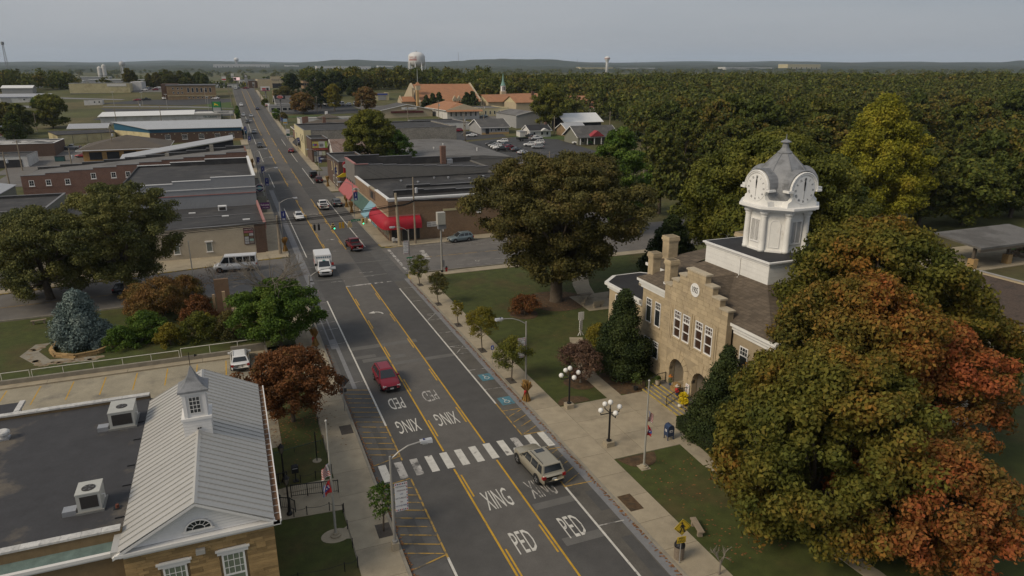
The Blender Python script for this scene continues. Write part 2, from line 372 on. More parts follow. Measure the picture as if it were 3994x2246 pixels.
# --- sidewalks: every slab its own piece with an open joint
def walk(name,x0,x1,y0,y1,step,base=.13,cols=1):
 o=struct(strip(name,M_curb,x0,x1,y0,y1,base-.03,5))
 n=max(1,int(round((y1-y0)/step)));wx=(x1-x0)/cols
 for i in range(n):
  a=y0+(y1-y0)*i/n;b_=y0+(y1-y0)*(i+1)/n
  for c in range(cols):
   xa=x0+wx*c;zz=zt((x0+x1)/2,(a+b_)/2)
   p=piece('paving_slab',M_conc,o,xa+.012,xa+wx-.012,a+.014,b_-.014,zz+base-.12,zz+base)
   p.rotation_euler.x=math.atan2(zt(xa,b_)-zt(xa,a),b_-a)
 return o
walk('sidewalk',4.55,7.2,16,72.5,3.1)
walk('sidewalk',4.55,7.2,72.5,97.5,1.6,cols=2)
walk('sidewalk',22.8,25.3,16,98.4,2.95)
walk('sidewalk',3.9,7.2,116.3,172,3.2);walk('sidewalk',4.1,7.2,186,274,4);walk('sidewalk',4.6,7.2,288,420,5)
walk('sidewalk',22.8,25.6,117.2,170,3.0);walk('sidewalk',22.8,25.4,178,204,3.2);walk('sidewalk',22.8,25,216,304,4);walk('sidewalk',22.9,24.4,314,560,8)
strip('sidewalk_verge',M_field,5.6,7.1,420,560,.12)
for x0,x1,y0,y1 in ((7.2,7.4,16,97.5),(22.6,22.8,16,96.5),(7.2,7.4,117.5,172),(22.6,22.8,119.5,170),(7.2,7.4,186,274),(22.6,22.8,178,204),(22.6,22.8,216,304),(22.6,22.8,314,560),(7.2,7.4,288,560)):
 n=max(1,int((y1-y0)/6));b=MB()
 for i in range(n):
  a=y0+(y1-y0)*i/n;e=y0+(y1-y0)*(i+1)/n;za,ze=zt(x0,a),zt(x0,e)
  b.add([(x0,a,za-.1),(x1,a,za-.1),(x1,e,ze-.1),(x0,e,ze-.1),(x0,a,za+.135),(x1,a,za+.135),(x1,e,ze+.135),(x0,e,ze+.135)],[(4,5,6,7),(0,1,5,4),(1,2,6,5),(2,3,7,6),(3,0,4,7)])
 struct(b.build('kerb',M_curb))
def curved_curb(m,pts,w=.18,h=.14):
 b=MB()
 for (xa,ya),(xb,yb)in zip(pts,pts[1:]):
  d=Vector((xb-xa,yb-ya));n=Vector((-d.y,d.x)).normalized()*w/2;e=d.normalized()*.02
  b.prism([(xa-n.x-e.x,ya-n.y-e.y),(xb-n.x+e.x,yb-n.y+e.y),(xb+n.x+e.x,yb+n.y+e.y),(xa+n.x-e.x,ya+n.y-e.y)],-.05,h)
 return struct(b.build('kerb',m))
arc=lambda cx,cy,r,a0,a1,n=7:[(cx+r*cos(rad(a0+(a1-a0)*i/n)),cy+r*sin(rad(a0+(a1-a0)*i/n)))for i in range(n+1)]
curved_curb(M_ycurb,[(22.7,96.2)]+arc(24.6,97.4,1.9,180,90));curved_curb(M_curb,[(24.6,99.3),(66,98.6)])
curved_curb(M_ycurb,[(22.7,122)]+arc(25.2,118.9,2.5,180,270)+[(27,116.7)]);curved_curb(M_curb,[(27,116.7),(45,117.3),(64,117.6)])
curved_curb(M_ycurb,[(7.3,120)]+arc(5.0,118.4,2.3,0,-90));curved_curb(M_ycurb,[(5.0,116.1),(3.2,116.0),(-60,105.0)]);curved_curb(M_curb,[(7.3,97.4),(6.2,98.3),(-60,96.2)])
poly('sidewalk',M_conc,[(22.7,118.2),(25.2,116.8),(45,117.4),(64,117.7),(64,120.4),(22.7,120.4)],.115,thick=.1)
poly('sidewalk',M_conc,[(7.2,120.6),(7.2,118.4),(5.0,116.2),(3.2,116.2),(-60,105.2),(-60,107),(2.8,118.5),(2.8,120.6)],.115,thick=.1)
walk('sidewalk',25.3,66,96.6,98.5,1.9,cols=18)
# --- courthouse block
poly('courthouse_lawn',M_lawn,[(25.3,8),(66,8),(66,96.6),(25.3,96.6)],.085,thick=.12)
plaza=struct(MB().box(25.3,34.1,41.4,51.0,.02,.105).build('plaza',M_curb))
for i,(xa,xb)in enumerate(((25.32,28.2),(28.2,31.2),(31.2,34.1))):
 for k in range(3):piece('paving_slab',M_conc,plaza,xa+.012,xb-.012,41.4+3.2*k+.012,41.4+3.2*(k+1)-.012,.03,.13)
def path(pts,w,name='path',m=M_conc,z=.12):
 """A footway cut into slabs along its line."""
 base=None
 for i,((xa,ya),(xb,yb))in enumerate(zip(pts,pts[1:])):
  d=Vector((xb-xa,yb-ya));n=Vector((-d.y,d.x)).normalized()*w/2;k=max(1,int(d.length/1.8));t=d.normalized()
  if base is None:base=struct(MB().box(xa-.1,xa+.1,ya-.1,ya+.1,.0,.05).build(name,m))
  for j in range(k):
   p=Vector((xa,ya))+d*(j/k);q=Vector((xa,ya))+d*((j+1)/k)-t*.02
   MB().prism([(p.x-n.x,p.y-n.y),(q.x-n.x,q.y-n.y),(q.x+n.x,q.y+n.y),(p.x+n.x,p.y+n.y)][::1],.02,z+.002*(i%3)).build('paving_slab',m,base)
path([(32.1,41.4),(31.9,38.0),(32.8,34),(33.4,20)],1.25)
path([(30.9,51.0),(31.0,56),(32.3,61),(34.5,66)],1.5)
path([(47.0,89.5),(44.5,84),(43.2,80)],2.4)
path([(47,29),(56,35.5),(66,42)],1.5)
struct(MB().prism([(40.3,73.6),(47,73.3),(47.2,80),(40.5,79.8)],.02,.125).build('memorial_plaza',M_conc))
for cx,cy,r,m in ((26.9,51.2,1.5,M_mulch),(27.2,41.3,1.7,M_mulch),(38,79,4.2,M_mulch),(29.4,55,1.6,M_mulch),(33,53.6,2.6,M_mulch),(32.1,75.5,1.8,M_mulch)):
 struct(MB().prism([(cx+r*cos(a)*(1+.08*sin(3*a)),cy+r*sin(a))for a in np.linspace(0,2*pi,25)[:-1]if not (25.3<cx+r*cos(a)<34 and 41.5<cy+r*sin(a)<50.9 and cx<30)],.03,.108).build('mulch_bed',m))
for x0,x1,y0,y1 in ((22.95,24.0,35.0,36.9),):struct(MB().box(x0,x1,y0,y1,.06,.137).build('tree_pit',M_mulch))
for yy in (92.7,83.4,74.9,66.3,57.9):struct(MB().box(22.85,23.6,yy-.7,yy+.7,.06,.136).build('tree_pit',mat('pit_soil',(.07,.06,.05),.95,.3,4)))
for x0,x1,y0,y1 in ((6.25,7.2,38.6,40.1),(6.1,7.1,53.2,54.8)):struct(MB().box(x0,x1,y0,y1,.06,.136).build('tree_pit',MATS['pit_soil']))
# --- post office block and the park behind it
poly('post_office_lawn',M_lawn,[(-2,8),(4.55,8),(4.55,42.6),(3.9,43.1),(-2,43.1)],.10,thick=.12)
poly('post_office_lawn',M_lawn,[(-2,46.9),(4.55,46.9),(4.55,76),(1.4,76),(1.4,53.2),(-2,53.2)],.10,thick=.12)
poly('entrance_walk',M_conc,[(-.2,43.1),(4.55,42.7),(4.55,46.9),(-.2,46.9)],.125,thick=.1)
struct(MB().box(.9,3.6,46.1,46.9,.1,.17).build('entrance_kerb',M_conc))
lot=poly('parking_lot',M_lotc,[(-60,40),(1.35,53.0),(1.35,75.0),(-60,75.3)],.05,thick=.08)
for k in range(9):
 x=-25.0+2.78*k
 MB().quad((x-.05,69.6,.056),(x+.05,69.6,.056),(x+.05,73.9,.056),(x-.05,73.9,.056)).build('bay_line',M_yel,lot)
for a in range(3):MB().quad((-.3+a*.6,71,.056),(-.2+a*.6,71,.056),(.7+a*.3,74,.056),(.6+a*.3,74,.056)).build('bay_line',M_hyel,lot)
MB().lathe([(.42,0),(.42,.008)],(-9.4,66.6,.052),16).build('manhole_cover',mat('iron',(.03,.03,.03),.6,.1),lot)
for k,w in enumerate((-40,-33,-26,-19,-12,-5)):MB().box(w,w+6.97,74.2,75.1,.05,.19).build('kerb_slab',M_conc,lot)
struct(MB().box(-60,-2.2,75.1,75.4,0,.62).build('retaining_wall',M_curb));struct(MB().box(-2.2,1.35,75.1,75.4,0,1.0).build('retaining_wall',M_curb))
struct(MB().box(1.2,1.42,72.4,75.1,0,.75).build('retaining_wall',M_curb))
poly('park_lawn',M_lawn,[(-60,75.4),(4.55,75.4),(4.55,97.2),(-60,95.6)],.10,thick=.12)
poly('courtyard',mat('sandstone_paving',(.36,.25,.155),.9,.2,1.2,col2=(.24,.17,.11),c2scale=.6),[(-6.5,83.5),(1.5,83.5),(2.0,92),(-5.5,92)],.125,thick=.05)
flag=struct(MB().prism([(-23.2,83.2),(-20.9,79.6),(-15.5,79.0),(-14.8,80.2),(-20,81),(-21.6,84),(-21.0,86.5),(-22.4,86.5)],.05,.115).build('flagstone_path',M_curb))
for k in range(60):
 t=random.random();a=(-22.2+t*7.2,82.6-min(t*4.5,1)*2.9+random.uniform(-.4,.4))if random.random()<.75 else (-22+random.uniform(-.5,.6),83+random.random()*3.2)
 n=random.choice((4,5,6));r=random.uniform(.18,.4)
 MB().prism([(a[0]+r*cos(6.28*i/n+t)*random.uniform(.8,1.2),a[1]+r*.8*sin(6.28*i/n+t))for i in range(n)],.1,.128+.004*(k%3)).build('flagstone',M_flag,flag)
 # --- open ground further out
for nm,m,pts in (('tractor_yard',M_lot,((-62,408),(5.5,404),(5.5,432),(-20,448),(-52,462),(-66,470),(-58,440))),('office_lot',M_lot,((-72,498),(-48,512),(5,500),(5,478),(-20,466),(-50,486))),('rear_lot',M_side,((-64,240),(-30,240),(-22,292),(-62,310))),('store_lot',M_side,((-62,575),(-20,560),(-10,600),(-60,640))),('gravel_lane',M_gut,((-110,548),(-60,515),(-58,519),(-108,556))),('gravel_lane',M_gut,((-66,478),(-20,456),(5,440),(5,447),(-20,462),(-66,482))),('gravel_pad',M_gut,((-120,496),(-104,488),(-98,492),(-112,504))),('car_park',M_lot,((78,214),(122,214),(124,262),(112,272),(80,262))),('car_park',M_lot,((80,268),(108,274),(110,284),(98,300),(84,300))),('car_park',M_lot,((24.6,404),(52,392),(70,392),(70,440),(30,450))),('church_lot',M_side,((74,380),(100,372),(96,420),(70,430))),('church_lot',M_side,((112,330),(140,326),(140,350),(118,352)))):
 b=MB();c=np.mean(np.array(pts),0);n=10
 ring=[]
 for (xa,ya),(xb,yb)in zip(pts,pts[1:]+pts[:1]):ring+=[(xa+(xb-xa)*i/4,ya+(yb-ya)*i/4)for i in range(4)]
 vs=[];fs=[]
 for j in range(n):vs+=[(c[0]+(x-c[0])*(j+1)/n,c[1]+(y_-c[1])*(j+1)/n)for x,y_ in ring]
 k=len(ring);vs=[(x,y_,zt(x,y_)+.05)for x,y_ in vs]+[(c[0],c[1],zt(*c)+.05)]
 fs=[(j*k+i,(j+1)*k+i,(j+1)*k+(i+1)%k,j*k+(i+1)%k)for j in range(n-1)for i in range(k)]+[(len(vs)-1,i,(i+1)%k)for i in range(k)]
 struct(b.add(vs,fs).build(nm,m))
for x0,y0,dx,n in ((82,220,0,7),(92,224,0,9),(101,226,0,8)):
 for k in range(n):stroke('bay_line',M_wworn,x0,y0+2.8*k,x0+5,y0+2.8*k+.3,.14,.09)
 # lawns of the houses
for pts in (((108,276),(126,272),(140,262),(136,250),(126,256),(112,270)),((30,392),(52,388),(50,380),(30,382)),((-8,452),(5,442),(5,478),(-10,470))):
 MBq=MB().quad(*[(x,y_,zt(x,y_)+.09)for x,y_ in pts]);struct(MBq.build('verge',mat('verge_grass',(.055,.085,.02),.95,.25,.2)))
 # fallen leaves along gutters and beds: far too many to count
b=MB()
for k in range(2600):
 q=random.random()
 if q<.4:x,y_,z=22.55-abs(random.gauss(0,.12)),random.uniform(24,96),.03
 elif q<.55:x,y_,z=7.45+abs(random.gauss(0,.12)),random.uniform(30,75),.03
 elif q<.75:x,y_,z=random.gauss(2.6,1.6),random.gauss(57.5,3),.115
 elif q<.85:x,y_,z=random.gauss(38,4),random.gauss(79,4),.115
 else:x,y_,z=random.uniform(26,36),random.uniform(28,40),.1
 if 4.4<x<7.3 and z>.1:z=.14
 a=random.random()*6.28;r=random.uniform(.05,.1)
 b.quad(*[(x+r*cos(a+t),y_+r*sin(a+t)*.8,z+.02*random.random())for t in (0,1.57,3.14,4.71)])
tag(b.build('fallen_leaves',mat('dead_leaves',(.19,.085,.03),.9,.2,2,isl=.5)),'brown fallen leaves lying along the gutters and lawns','leaves',kind='stuff')
# ================================================================ COURTHOUSE
M_stone=mat('court_stone',(.42,.335,.215),.85,.12,1.2,rand=.10,bump=.008,bscale=25,col2=(.34,.27,.18),c2scale=.5,c2pos=(.52,.7))
M_core=mat('court_mortar',(.33,.265,.175),.9,.12,1.5)
M_white=mat('white_paintwork',(.72,.71,.68),.6,.07,1.0,col2=(.58,.56,.52),c2scale=.9,c2pos=(.58,.75))
M_trim=mat('white_trim',(.74,.73,.71),.55,.05,1)
M_shing=mat('brown_shingles',(.105,.082,.06),.9,.18,.7,brick=(.35,.16,.012,(.075,.06,.045)))
M_dark=mat('dark_roof',(.030,.030,.033),.85,.2,.7)
M_lead=mat('lead_roof',(.23,.235,.245),.6,.16,1.6,col2=(.155,.16,.165),c2scale=1.3,c2pos=(.5,.65),metal=.2)
M_glass=mat('window_glass',(.022,.026,.03),.12,0,1,spec=.6)
M_gbrown=mat('window_blind_glass',(.055,.032,.022),.2,.1,1,spec=.5)
M_black=mat('black_metal',(.012,.012,.013),.5,.05,1)
M_ink=mat('black_paint',(.015,.015,.017),.6,0)
CH=site('courthouse','tan stone courthouse with stepped 1905 gable and white clock tower','courthouse',(45,47.6,.1))
def ashlar(parent,f,u0,u1,z0,z1,openings=(),course=.40,blen=1.0,ok=None,m=M_stone,name='stone_block',gap=.012,jit=.22):
 """Lay coursed blocks; f(ua,ub,za,zb) places one piece."""
 nrow=int(round((z1-z0)/course));h=(z1-z0)/nrow
 for r in range(nrow):
  za,zb=z0+r*h,z0+(r+1)*h
  cuts=sorted((a,b)for a,b,c,d in openings if min(d,zb)-max(c,za)>h*.45)
  segs=[];p=u0
  for a,b in cuts:
   if a>p+.05:segs.append((p,a))
   p=max(p,b)
  if p<u1-.05:segs.append((p,u1))
  for a,b in segs:
   n=max(1,int(round((b-a)/(blen*random.uniform(1-jit,1+jit)))));off=random.uniform(-.18,.18)if n>1 else 0
   e=[a]+[a+(b-a)*(i+off)/n for i in range(1,n)]+[b]
   for q,w in zip(e,e[1:]):
    if ok is None or ok(q,w,za,zb):f(q+gap,w-gap,za+gap,zb-gap)
fx=36.5
def blk(ua,ub,za,zb):piece('stone_block',M_stone,CH,fx-.02-random.random()*.012,fx+.2,ua,ub,za,zb)
YC=47.6
wins=[(49.35,50.4),(48.0,49.05),(46.15,47.2),(44.8,45.85)]
WZ=(5.65,8.25)
arches=(49.35,45.85);AR,SP,LZ=1.15,2.5,.78
steps=((4.5,10.25),(3.4,10.95),(2.35,11.7),(1.3,12.45))
def inside(a,b,za,zb):
 w=[hw for hw,t in steps if zb<=t+.02]
 return bool(w)and a>=YC-max(w)-.03 and b<=YC+max(w)+.03
ops=[(a-.05,b+.05,WZ[0]-.1,WZ[1]+.06)for a,b in wins]+[(c-1.85,c+1.85,0,4.25)for c in arches]
ashlar(CH,blk,YC-4.5,YC+4.5,4.25,10.25,ops)
ashlar(CH,blk,YC-4.5,YC+4.5,.2,4.25,[(c-1.80,c+1.80,0,4.25)for c in arches])
for (hw,z1),(h0,z0)in zip(steps[1:],steps):ashlar(CH,blk,YC-hw,YC+hw,z0,z1,[],course=.38,blen=.95)
# core of the front wall: piers, spandrels over the arches, band between windows, stepped top
b=MB();x0,x1=fx,fx+.55
for hw,z0,z1 in ((4.5,8.25,10.25),(3.4,10.25,10.95),(2.35,10.95,11.7),(1.3,11.7,12.45)):b.box(x0,x1,YC-hw,YC+hw,z0,z1)
b.box(x0,x1,YC-4.5,YC+4.5,4.2,5.65)
e=YC-4.5
for a,c in sorted(wins):b.box(x0,x1,e,a,5.65,8.25);e=c
b.box(x0,x1,e,YC+4.5,5.65,8.25)
e=YC-4.5
for c in sorted(arches):
 b.box(x0,x1,e,c-AR,.1,4.2);e=c+AR
 pts=[(c+AR*cos(a),SP+AR*sin(a))for a in np.linspace(pi,0,13)]
 for (ya,za),(yb,zb)in zip(pts,pts[1:]):b.slab([(x0,ya,za),(x0,yb,zb),(x0,yb,4.2),(x0,ya,4.2)],(x1-x0,0,0))
b.box(x0,x1,e,YC+4.5,.1,4.2)
b.build('front_wall',M_core,CH)
for hw,zz in steps:
 inner={4.5:3.4,3.4:2.35,2.35:1.3,1.3:0}[hw]
 for s in ((1,-1)if inner else (1,)):
  ya,yb=sorted((YC+s*inner,YC+s*(hw+.1)))if inner else (YC-hw-.1,YC+hw+.1)
  piece('coping_stone',mat('coping',(.42,.36,.265),.85,.12,1.5,rand=.08),CH,fx-.1,fx+.68,ya+.01,yb,zz,zz+.15)
for c in arches:
 n=9
 for i in range(n):
  a0,a1=pi*i/n+.012,pi*(i+1)/n-.012;ro=1.78 if i!=4 else 2.15;ri=AR-.02
  q=[(fx-.07,c+ri*cos(a0),SP+ri*sin(a0)),(fx-.07,c+ri*cos(a1),SP+ri*sin(a1)),(fx-.07,c+ro*cos(a1),SP+ro*sin(a1)),(fx-.07,c+ro*cos(a0),SP+ro*sin(a0))]
  MB().slab(q,(.3,0,0)).build('voussoir',M_stone,CH)
 for s in (-1,1):
  piece('impost',M_stone,CH,fx-.12,fx+.3,c+s*1.15-.0 if s>0 else c-1.8,c+1.8 if s>0 else c-1.15,SP-.28,SP)
  for k in range(4):piece('jamb_stone',M_stone,CH,fx-.06,fx+.3,(c+1.16)if s>0 else c-1.78,(c+1.78)if s>0 else c-1.16,.2+k*.5+.01,.2+(k+1)*.5-.01)
 box('porch_wall',mat('porch_plaster',(.42,.37,.29),.8,.06,1),CH,fx+1.6,fx+1.75,c-AR,c+AR,.7,4.1)
 for s in (-1,1):box('porch_side',MATS['porch_plaster'],CH,fx+.5,fx+1.6,c+s*AR+(0 if s>0 else -.12),c+s*AR+(.12 if s>0 else 0),.7,4.1)
 d=box('door',mat('brown_door',(.07,.035,.02),.5,.1,2),CH,fx+1.52,fx+1.595,c-.75,c+.75,.78,3.0)
 MB().ball((fx+1.5,c-.1,1.8),.04,8,5).build('handle',M_black,d)
box('porch_floor',M_conc,CH,fx+.0,fx+1.7,YC-4.2,YC+4.2,.3,.77)
def window(parent,side,plane,a,c,z0,z1,transom=None,gm=M_glass,grid=(3,2),sill=True,fw=.085,dep=-.006,proud=.055,mid=True,name='window',fm=None):
 """A framed sash window set in a wall; side is the way it faces."""
 fm=fm or M_trim
 def bx(b,ua,ub,za,zb,d0,d1):
  sgn=-1 if side[0]=='-' else 1
  p,q=sorted((plane+sgn*d0,plane+sgn*d1))
  if side[1]=='x':b.box(p,q,ua,ub,za,zb)
  else:b.box(ua,ub,p,q,za,zb)
  return b
 f=MB();o1=proud
 bx(f,a,a+fw,z0,z1,-dep,o1);bx(f,c-fw,c,z0,z1,-dep,o1);bx(f,a+fw,c-fw,z0,z0+fw,-dep,o1);bx(f,a+fw,c-fw,z1-fw,z1,-dep,o1)
 zm=z0+(((transom or z1)-z0)*.5)
 if transom:bx(f,a+fw,c-fw,transom-.06,transom+.06,-dep,o1-.005)
 if mid:bx(f,a+fw,c-fw,zm-.035,zm+.035,-dep,o1-.02)
 fr=f.build(name,fm,parent)
 sub=fr if name not in WORLD and parent.name in WORLD else parent
 bx(MB(),a+fw,c-fw,z0+fw,z1-fw,-dep,-dep+.03).build('pane',gm,fr)
 if grid:
  g=MB();zt0,zt1=(transom,z1)if transom else (z0,z1)
  for i in range(1,grid[0]):u=a+(c-a)*i/grid[0];bx(g,u-.018,u+.018,zt0,zt1-fw,-dep+.03,max(-.01,-dep+.042))
  for i in range(1,grid[1]):z=zt0+(zt1-zt0)*i/grid[1];bx(g,a+fw,c-fw,z-.018,z+.018,-dep+.03,max(-.012,-dep+.04))
  g.build('glazing_bars',fm,fr)
 if sill:bx(MB(),a-.1,c+.1,z0-.12,z0-.003,-max(dep,0),.12).build('sill',fm if sill!='stone' else M_stone,fr)
 return fr
for a,c in wins:window(CH,'-x',fx,a,c,WZ[0],WZ[1],7.45,M_gbrown,sill='stone',dep=.1,proud=.03)
for y in (50.75,51.0,47.75,47.45,44.45,44.2):piece('pilaster_strip',M_stone,CH,fx-.09,fx+.1,y-.09,y+.09,5.3,8.6)
disc=MB();disc.add([(fx-.08,YC+.62*cos(a),10.9+.62*sin(a))for a in np.linspace(0,2*pi,33)[:-1]]+[(fx+.02,YC+.62*cos(a),10.9+.62*sin(a))for a in np.linspace(0,2*pi,33)[:-1]],[tuple(range(31,-1,-1))]+[(i,(i+1)%32,32+(i+1)%32,32+i)for i in range(32)])
dk=disc.build('date_disc',M_trim,CH)
text('date_numerals','1905',.62,M_ink,dk,(fx-.085,YC,10.9),(pi/2,0,-pi/2),.012,.72,1.25)
# wings
b=MB()
b.box(37.3,53,38.6,43.2,0,9.0).box(37.3,53,52.0,57.0,0,9.0).box(38.6,53,43.2,52.0,0,9.0).box(41.2,52,57.0,61.6,0,9.0)
b.build('wing_wall',M_core,CH)
def blk2(ua,ub,za,zb):piece('stone_block',M_stone,CH,37.3-.02-random.random()*.012,37.3+.2,ua,ub,za,zb)
nw=[(53.75,54.7),(55.3,56.25)]
ashlar(CH,blk2,52.12,57.0,.2,8.4,[(a-.05,c+.05,5.0,7.7)for a,c in nw]+[(a-.05,c+.05,1.6,3.6)for a,c in nw],course=.43,blen=1.25)
for a,c in nw:
 window(CH,'-x',37.3,a,c,5.1,7.6,6.85,M_glass,sill='stone');window(CH,'-x',37.3,a,c,1.7,3.5,2.95,M_glass,sill='stone')
for a,c in ((39.4,40.4),(41.2,42.2)):window(CH,'-x',37.3,a,c,5.1,7.6,6.85,M_glass,sill='stone')
for y0,y1 in ((52.1,57.25),(38.3,43.1)):
 for d,z0,z1 in ((.10,8.4,8.75),(.28,8.75,9.1),(.5,9.1,9.38)):box('cornice',M_white,CH,37.3-d,37.3,y0-(0 if y0>50 else d),y1+(d if y0>50 else 0)*.6,z0,z1)
for d,z0,z1 in ((.10,8.4,8.75),(.28,8.75,9.1),(.5,9.1,9.38)):
 box('cornice',M_white,CH,37.35,41.1,57.0,57.0+d,z0,z1);box('cornice',M_white,CH,37.35,53,38.6-d,38.6,z0,z1);box('cornice',M_white,CH,41.2-d,41.2,57.6,61.6+d,z0,z1)
 # hipped roof up to the white base of the tower
b=MB();z0,z1=9.40,12.0
E_=[(36.75,38.1),(53.5,38.1),(53.5,57.55),(36.75,57.55)];I_=[(40.8,43.7),(49.2,43.7),(49.2,52.1),(40.8,52.1)]
b.add([(x,y,z0)for x,y in E_]+[(x,y,z1)for x,y in I_],[(i,(i+1)%4,4+(i+1)%4,4+i)for i in range(4)])
b.add([(37.0,YC-3.6,9.3),(37.0,YC,11.9),(37.0,YC+3.6,9.3),(41.2,YC-3.6,9.3),(41.2,YC,11.9),(41.2,YC+3.6,9.3)],[(0,1,4,3),(1,2,5,4)])
b.add([(40.8,57.3,9.41),(52.4,57.3,9.41),(52.4,62,9.41),(40.8,62,9.41),(46.5,57.3,11.0),(46.5,59.5,11.0)],[(0,3,5,4),(3,2,5),(2,1,4,5)])
rf=b.build('roof',M_shing,CH)
MB().tube([(38.2,YC-3.6,10.02),(40.6,YC-.9,11.55)],.05,6).build('valley_flashing',M_lead,rf)
def chimney(x,y,z0,z1,w=.85):
 o=box('chimney',M_core,CH,x-w/2,x+w/2,y-w/2,y+w/2,z0,z1)
 n=int((z1-z0-.5)/.34)
 for i in range(n):
  z=z0+.45+i*.34
  for dx,dy in ((-1,0),(0,-1)):
   for k in (0,1):
    f=.5 if i%2 else .36;e=(-w/2,-w/2+w*f,w/2)[k:k+2]
    if dx:piece('stone_block',M_stone,o,x-w/2-.025,x-w/2+.05,y+e[0]+.008,y+e[1]-.008,z,z+.325)
    else:piece('stone_block',M_stone,o,x+e[0]+.008,x+e[1]-.008,y-w/2-.025,y-w/2+.05,z,z+.325)
 for d,a,c in ((.05,.62,.45),(.13,.45,.22),(.09,.22,0)):piece('chimney_cap',M_stone,o,x-w/2-d,x+w/2+d,y-w/2-d,y+w/2+d,z1-a+.004,z1-c)
 piece('flashing',M_trim,o,x-w/2-.06,x+w/2+.06,y-w/2-.06,y+w/2+.06,z0,z0+.42)
chimney(38.0,56.4,9.3,12.1);chimney(37.75,53.1,9.5,12.2);chimney(43.0,61.0,9.3,12.35,1.15);chimney(50.6,58.5,9.3,12.6,1.2)
# canted bay at the north end
BAY=[(37.3,57.02),(44.2,57.02),(44.2,63.7),(42.2,65.5),(39.3,65.5),(37.3,63.7)]
def off(pts,d):
 c=(40.7,60.5);return [(x+(d if x>c[0]else -d),y+(d if y>c[1]else 0))for x,y in pts]
MB().prism(BAY,0,6.4).build('bay_wall',M_stone,CH)
MB().prism(off(BAY,.18),6.4,6.75).build('bay_cornice',M_white,CH);MB().prism(off(BAY,.42),6.75,7.05).build('bay_cornice',M_white,CH)
MB().prism(off(BAY,.1),7.05,7.09).build('bay_roof',M_dark,CH)
for a,c in ((58.6,59.7),(61.2,62.3)):
 window(CH,'-x',37.3,a,c,1.2,3.6,None,M_glass);window(CH,'-x',37.3,a,c,4.1,6.1,None,M_glass)
box('roof_vent',M_conc,CH,39.6,40.1,61,61.5,7.09,7.4)
# white base box under the tower
TX,TY=45.0,47.9
b=MB().box(40.8,49.2,43.7,52.1,10.6,13.8);b.build('tower_base',M_white,CH)
nb=6
for k in range(nb):
 za,zb=11.3+k*.42,11.3+(k+1)*.42-.012
 for ya,yb in ((43.7,46.4),(46.4,49.3),(49.3,52.1)):piece('cladding_board',M_white,CH,40.77,40.83,ya+.004,yb-.004,za,zb)
 for xa,xb in ((40.78,43.6),(43.6,46.4),(46.4,49.2)):piece('cladding_board',M_white,CH,xa+.004,xb-.004,43.67,43.73,za,zb)
for d,z0,z1 in ((.12,13.62,13.82),(.28,13.82,13.95)):MB().box(40.8-d,49.2+d,43.7-d,52.1+d,z0,z1).build('base_cornice',M_trim,CH)
MB().box(40.75,49.25,43.65,52.15,13.95,13.985).build('base_roof',M_dark,CH)
MB().tube([(40.7,47.2,13.5),(40.7,47.2,11.9),(40.45,47.1,11.75)],.055,6).build('downpipe',M_trim,CH)
# octagonal tower
def oct(r,z0,z1,name,m,c=(TX,TY)):return MB().lathe([(r,z0),(r,z1)],(c[0],c[1],0),8,pi/8).build(name,m,CH)
oct(2.5,13.95,17.75,'tower_drum',M_white);oct(2.72,13.98,14.12,'tower_plinth',M_trim)
oct(2.95,17.55,17.72,'tower_cornice',M_trim);oct(3.3,17.72,17.86,'tower_cornice',M_trim);oct(3.55,17.86,18.05,'tower_cornice',M_trim)
oct(2.75,18.05,18.55,'tower_attic',M_white)
for k in range(8):
 a=pi/8+k*pi/4;cx,cy=TX+2.62*cos(a),TY+2.62*sin(a)
 c=MB().lathe([(.31,14.0),(.31,14.2),(.27,14.25),(.28,15.2),(.245,17.05),(.245,17.1)],(cx,cy,0),14).build('column',M_white,CH,smooth=True)
 MB().lathe([(.25,17.1),(.3,17.14),(.26,17.2),(.36,17.36),(.4,17.4),(.4,17.56)],(cx,cy,0),14).build('capital',M_trim,c)
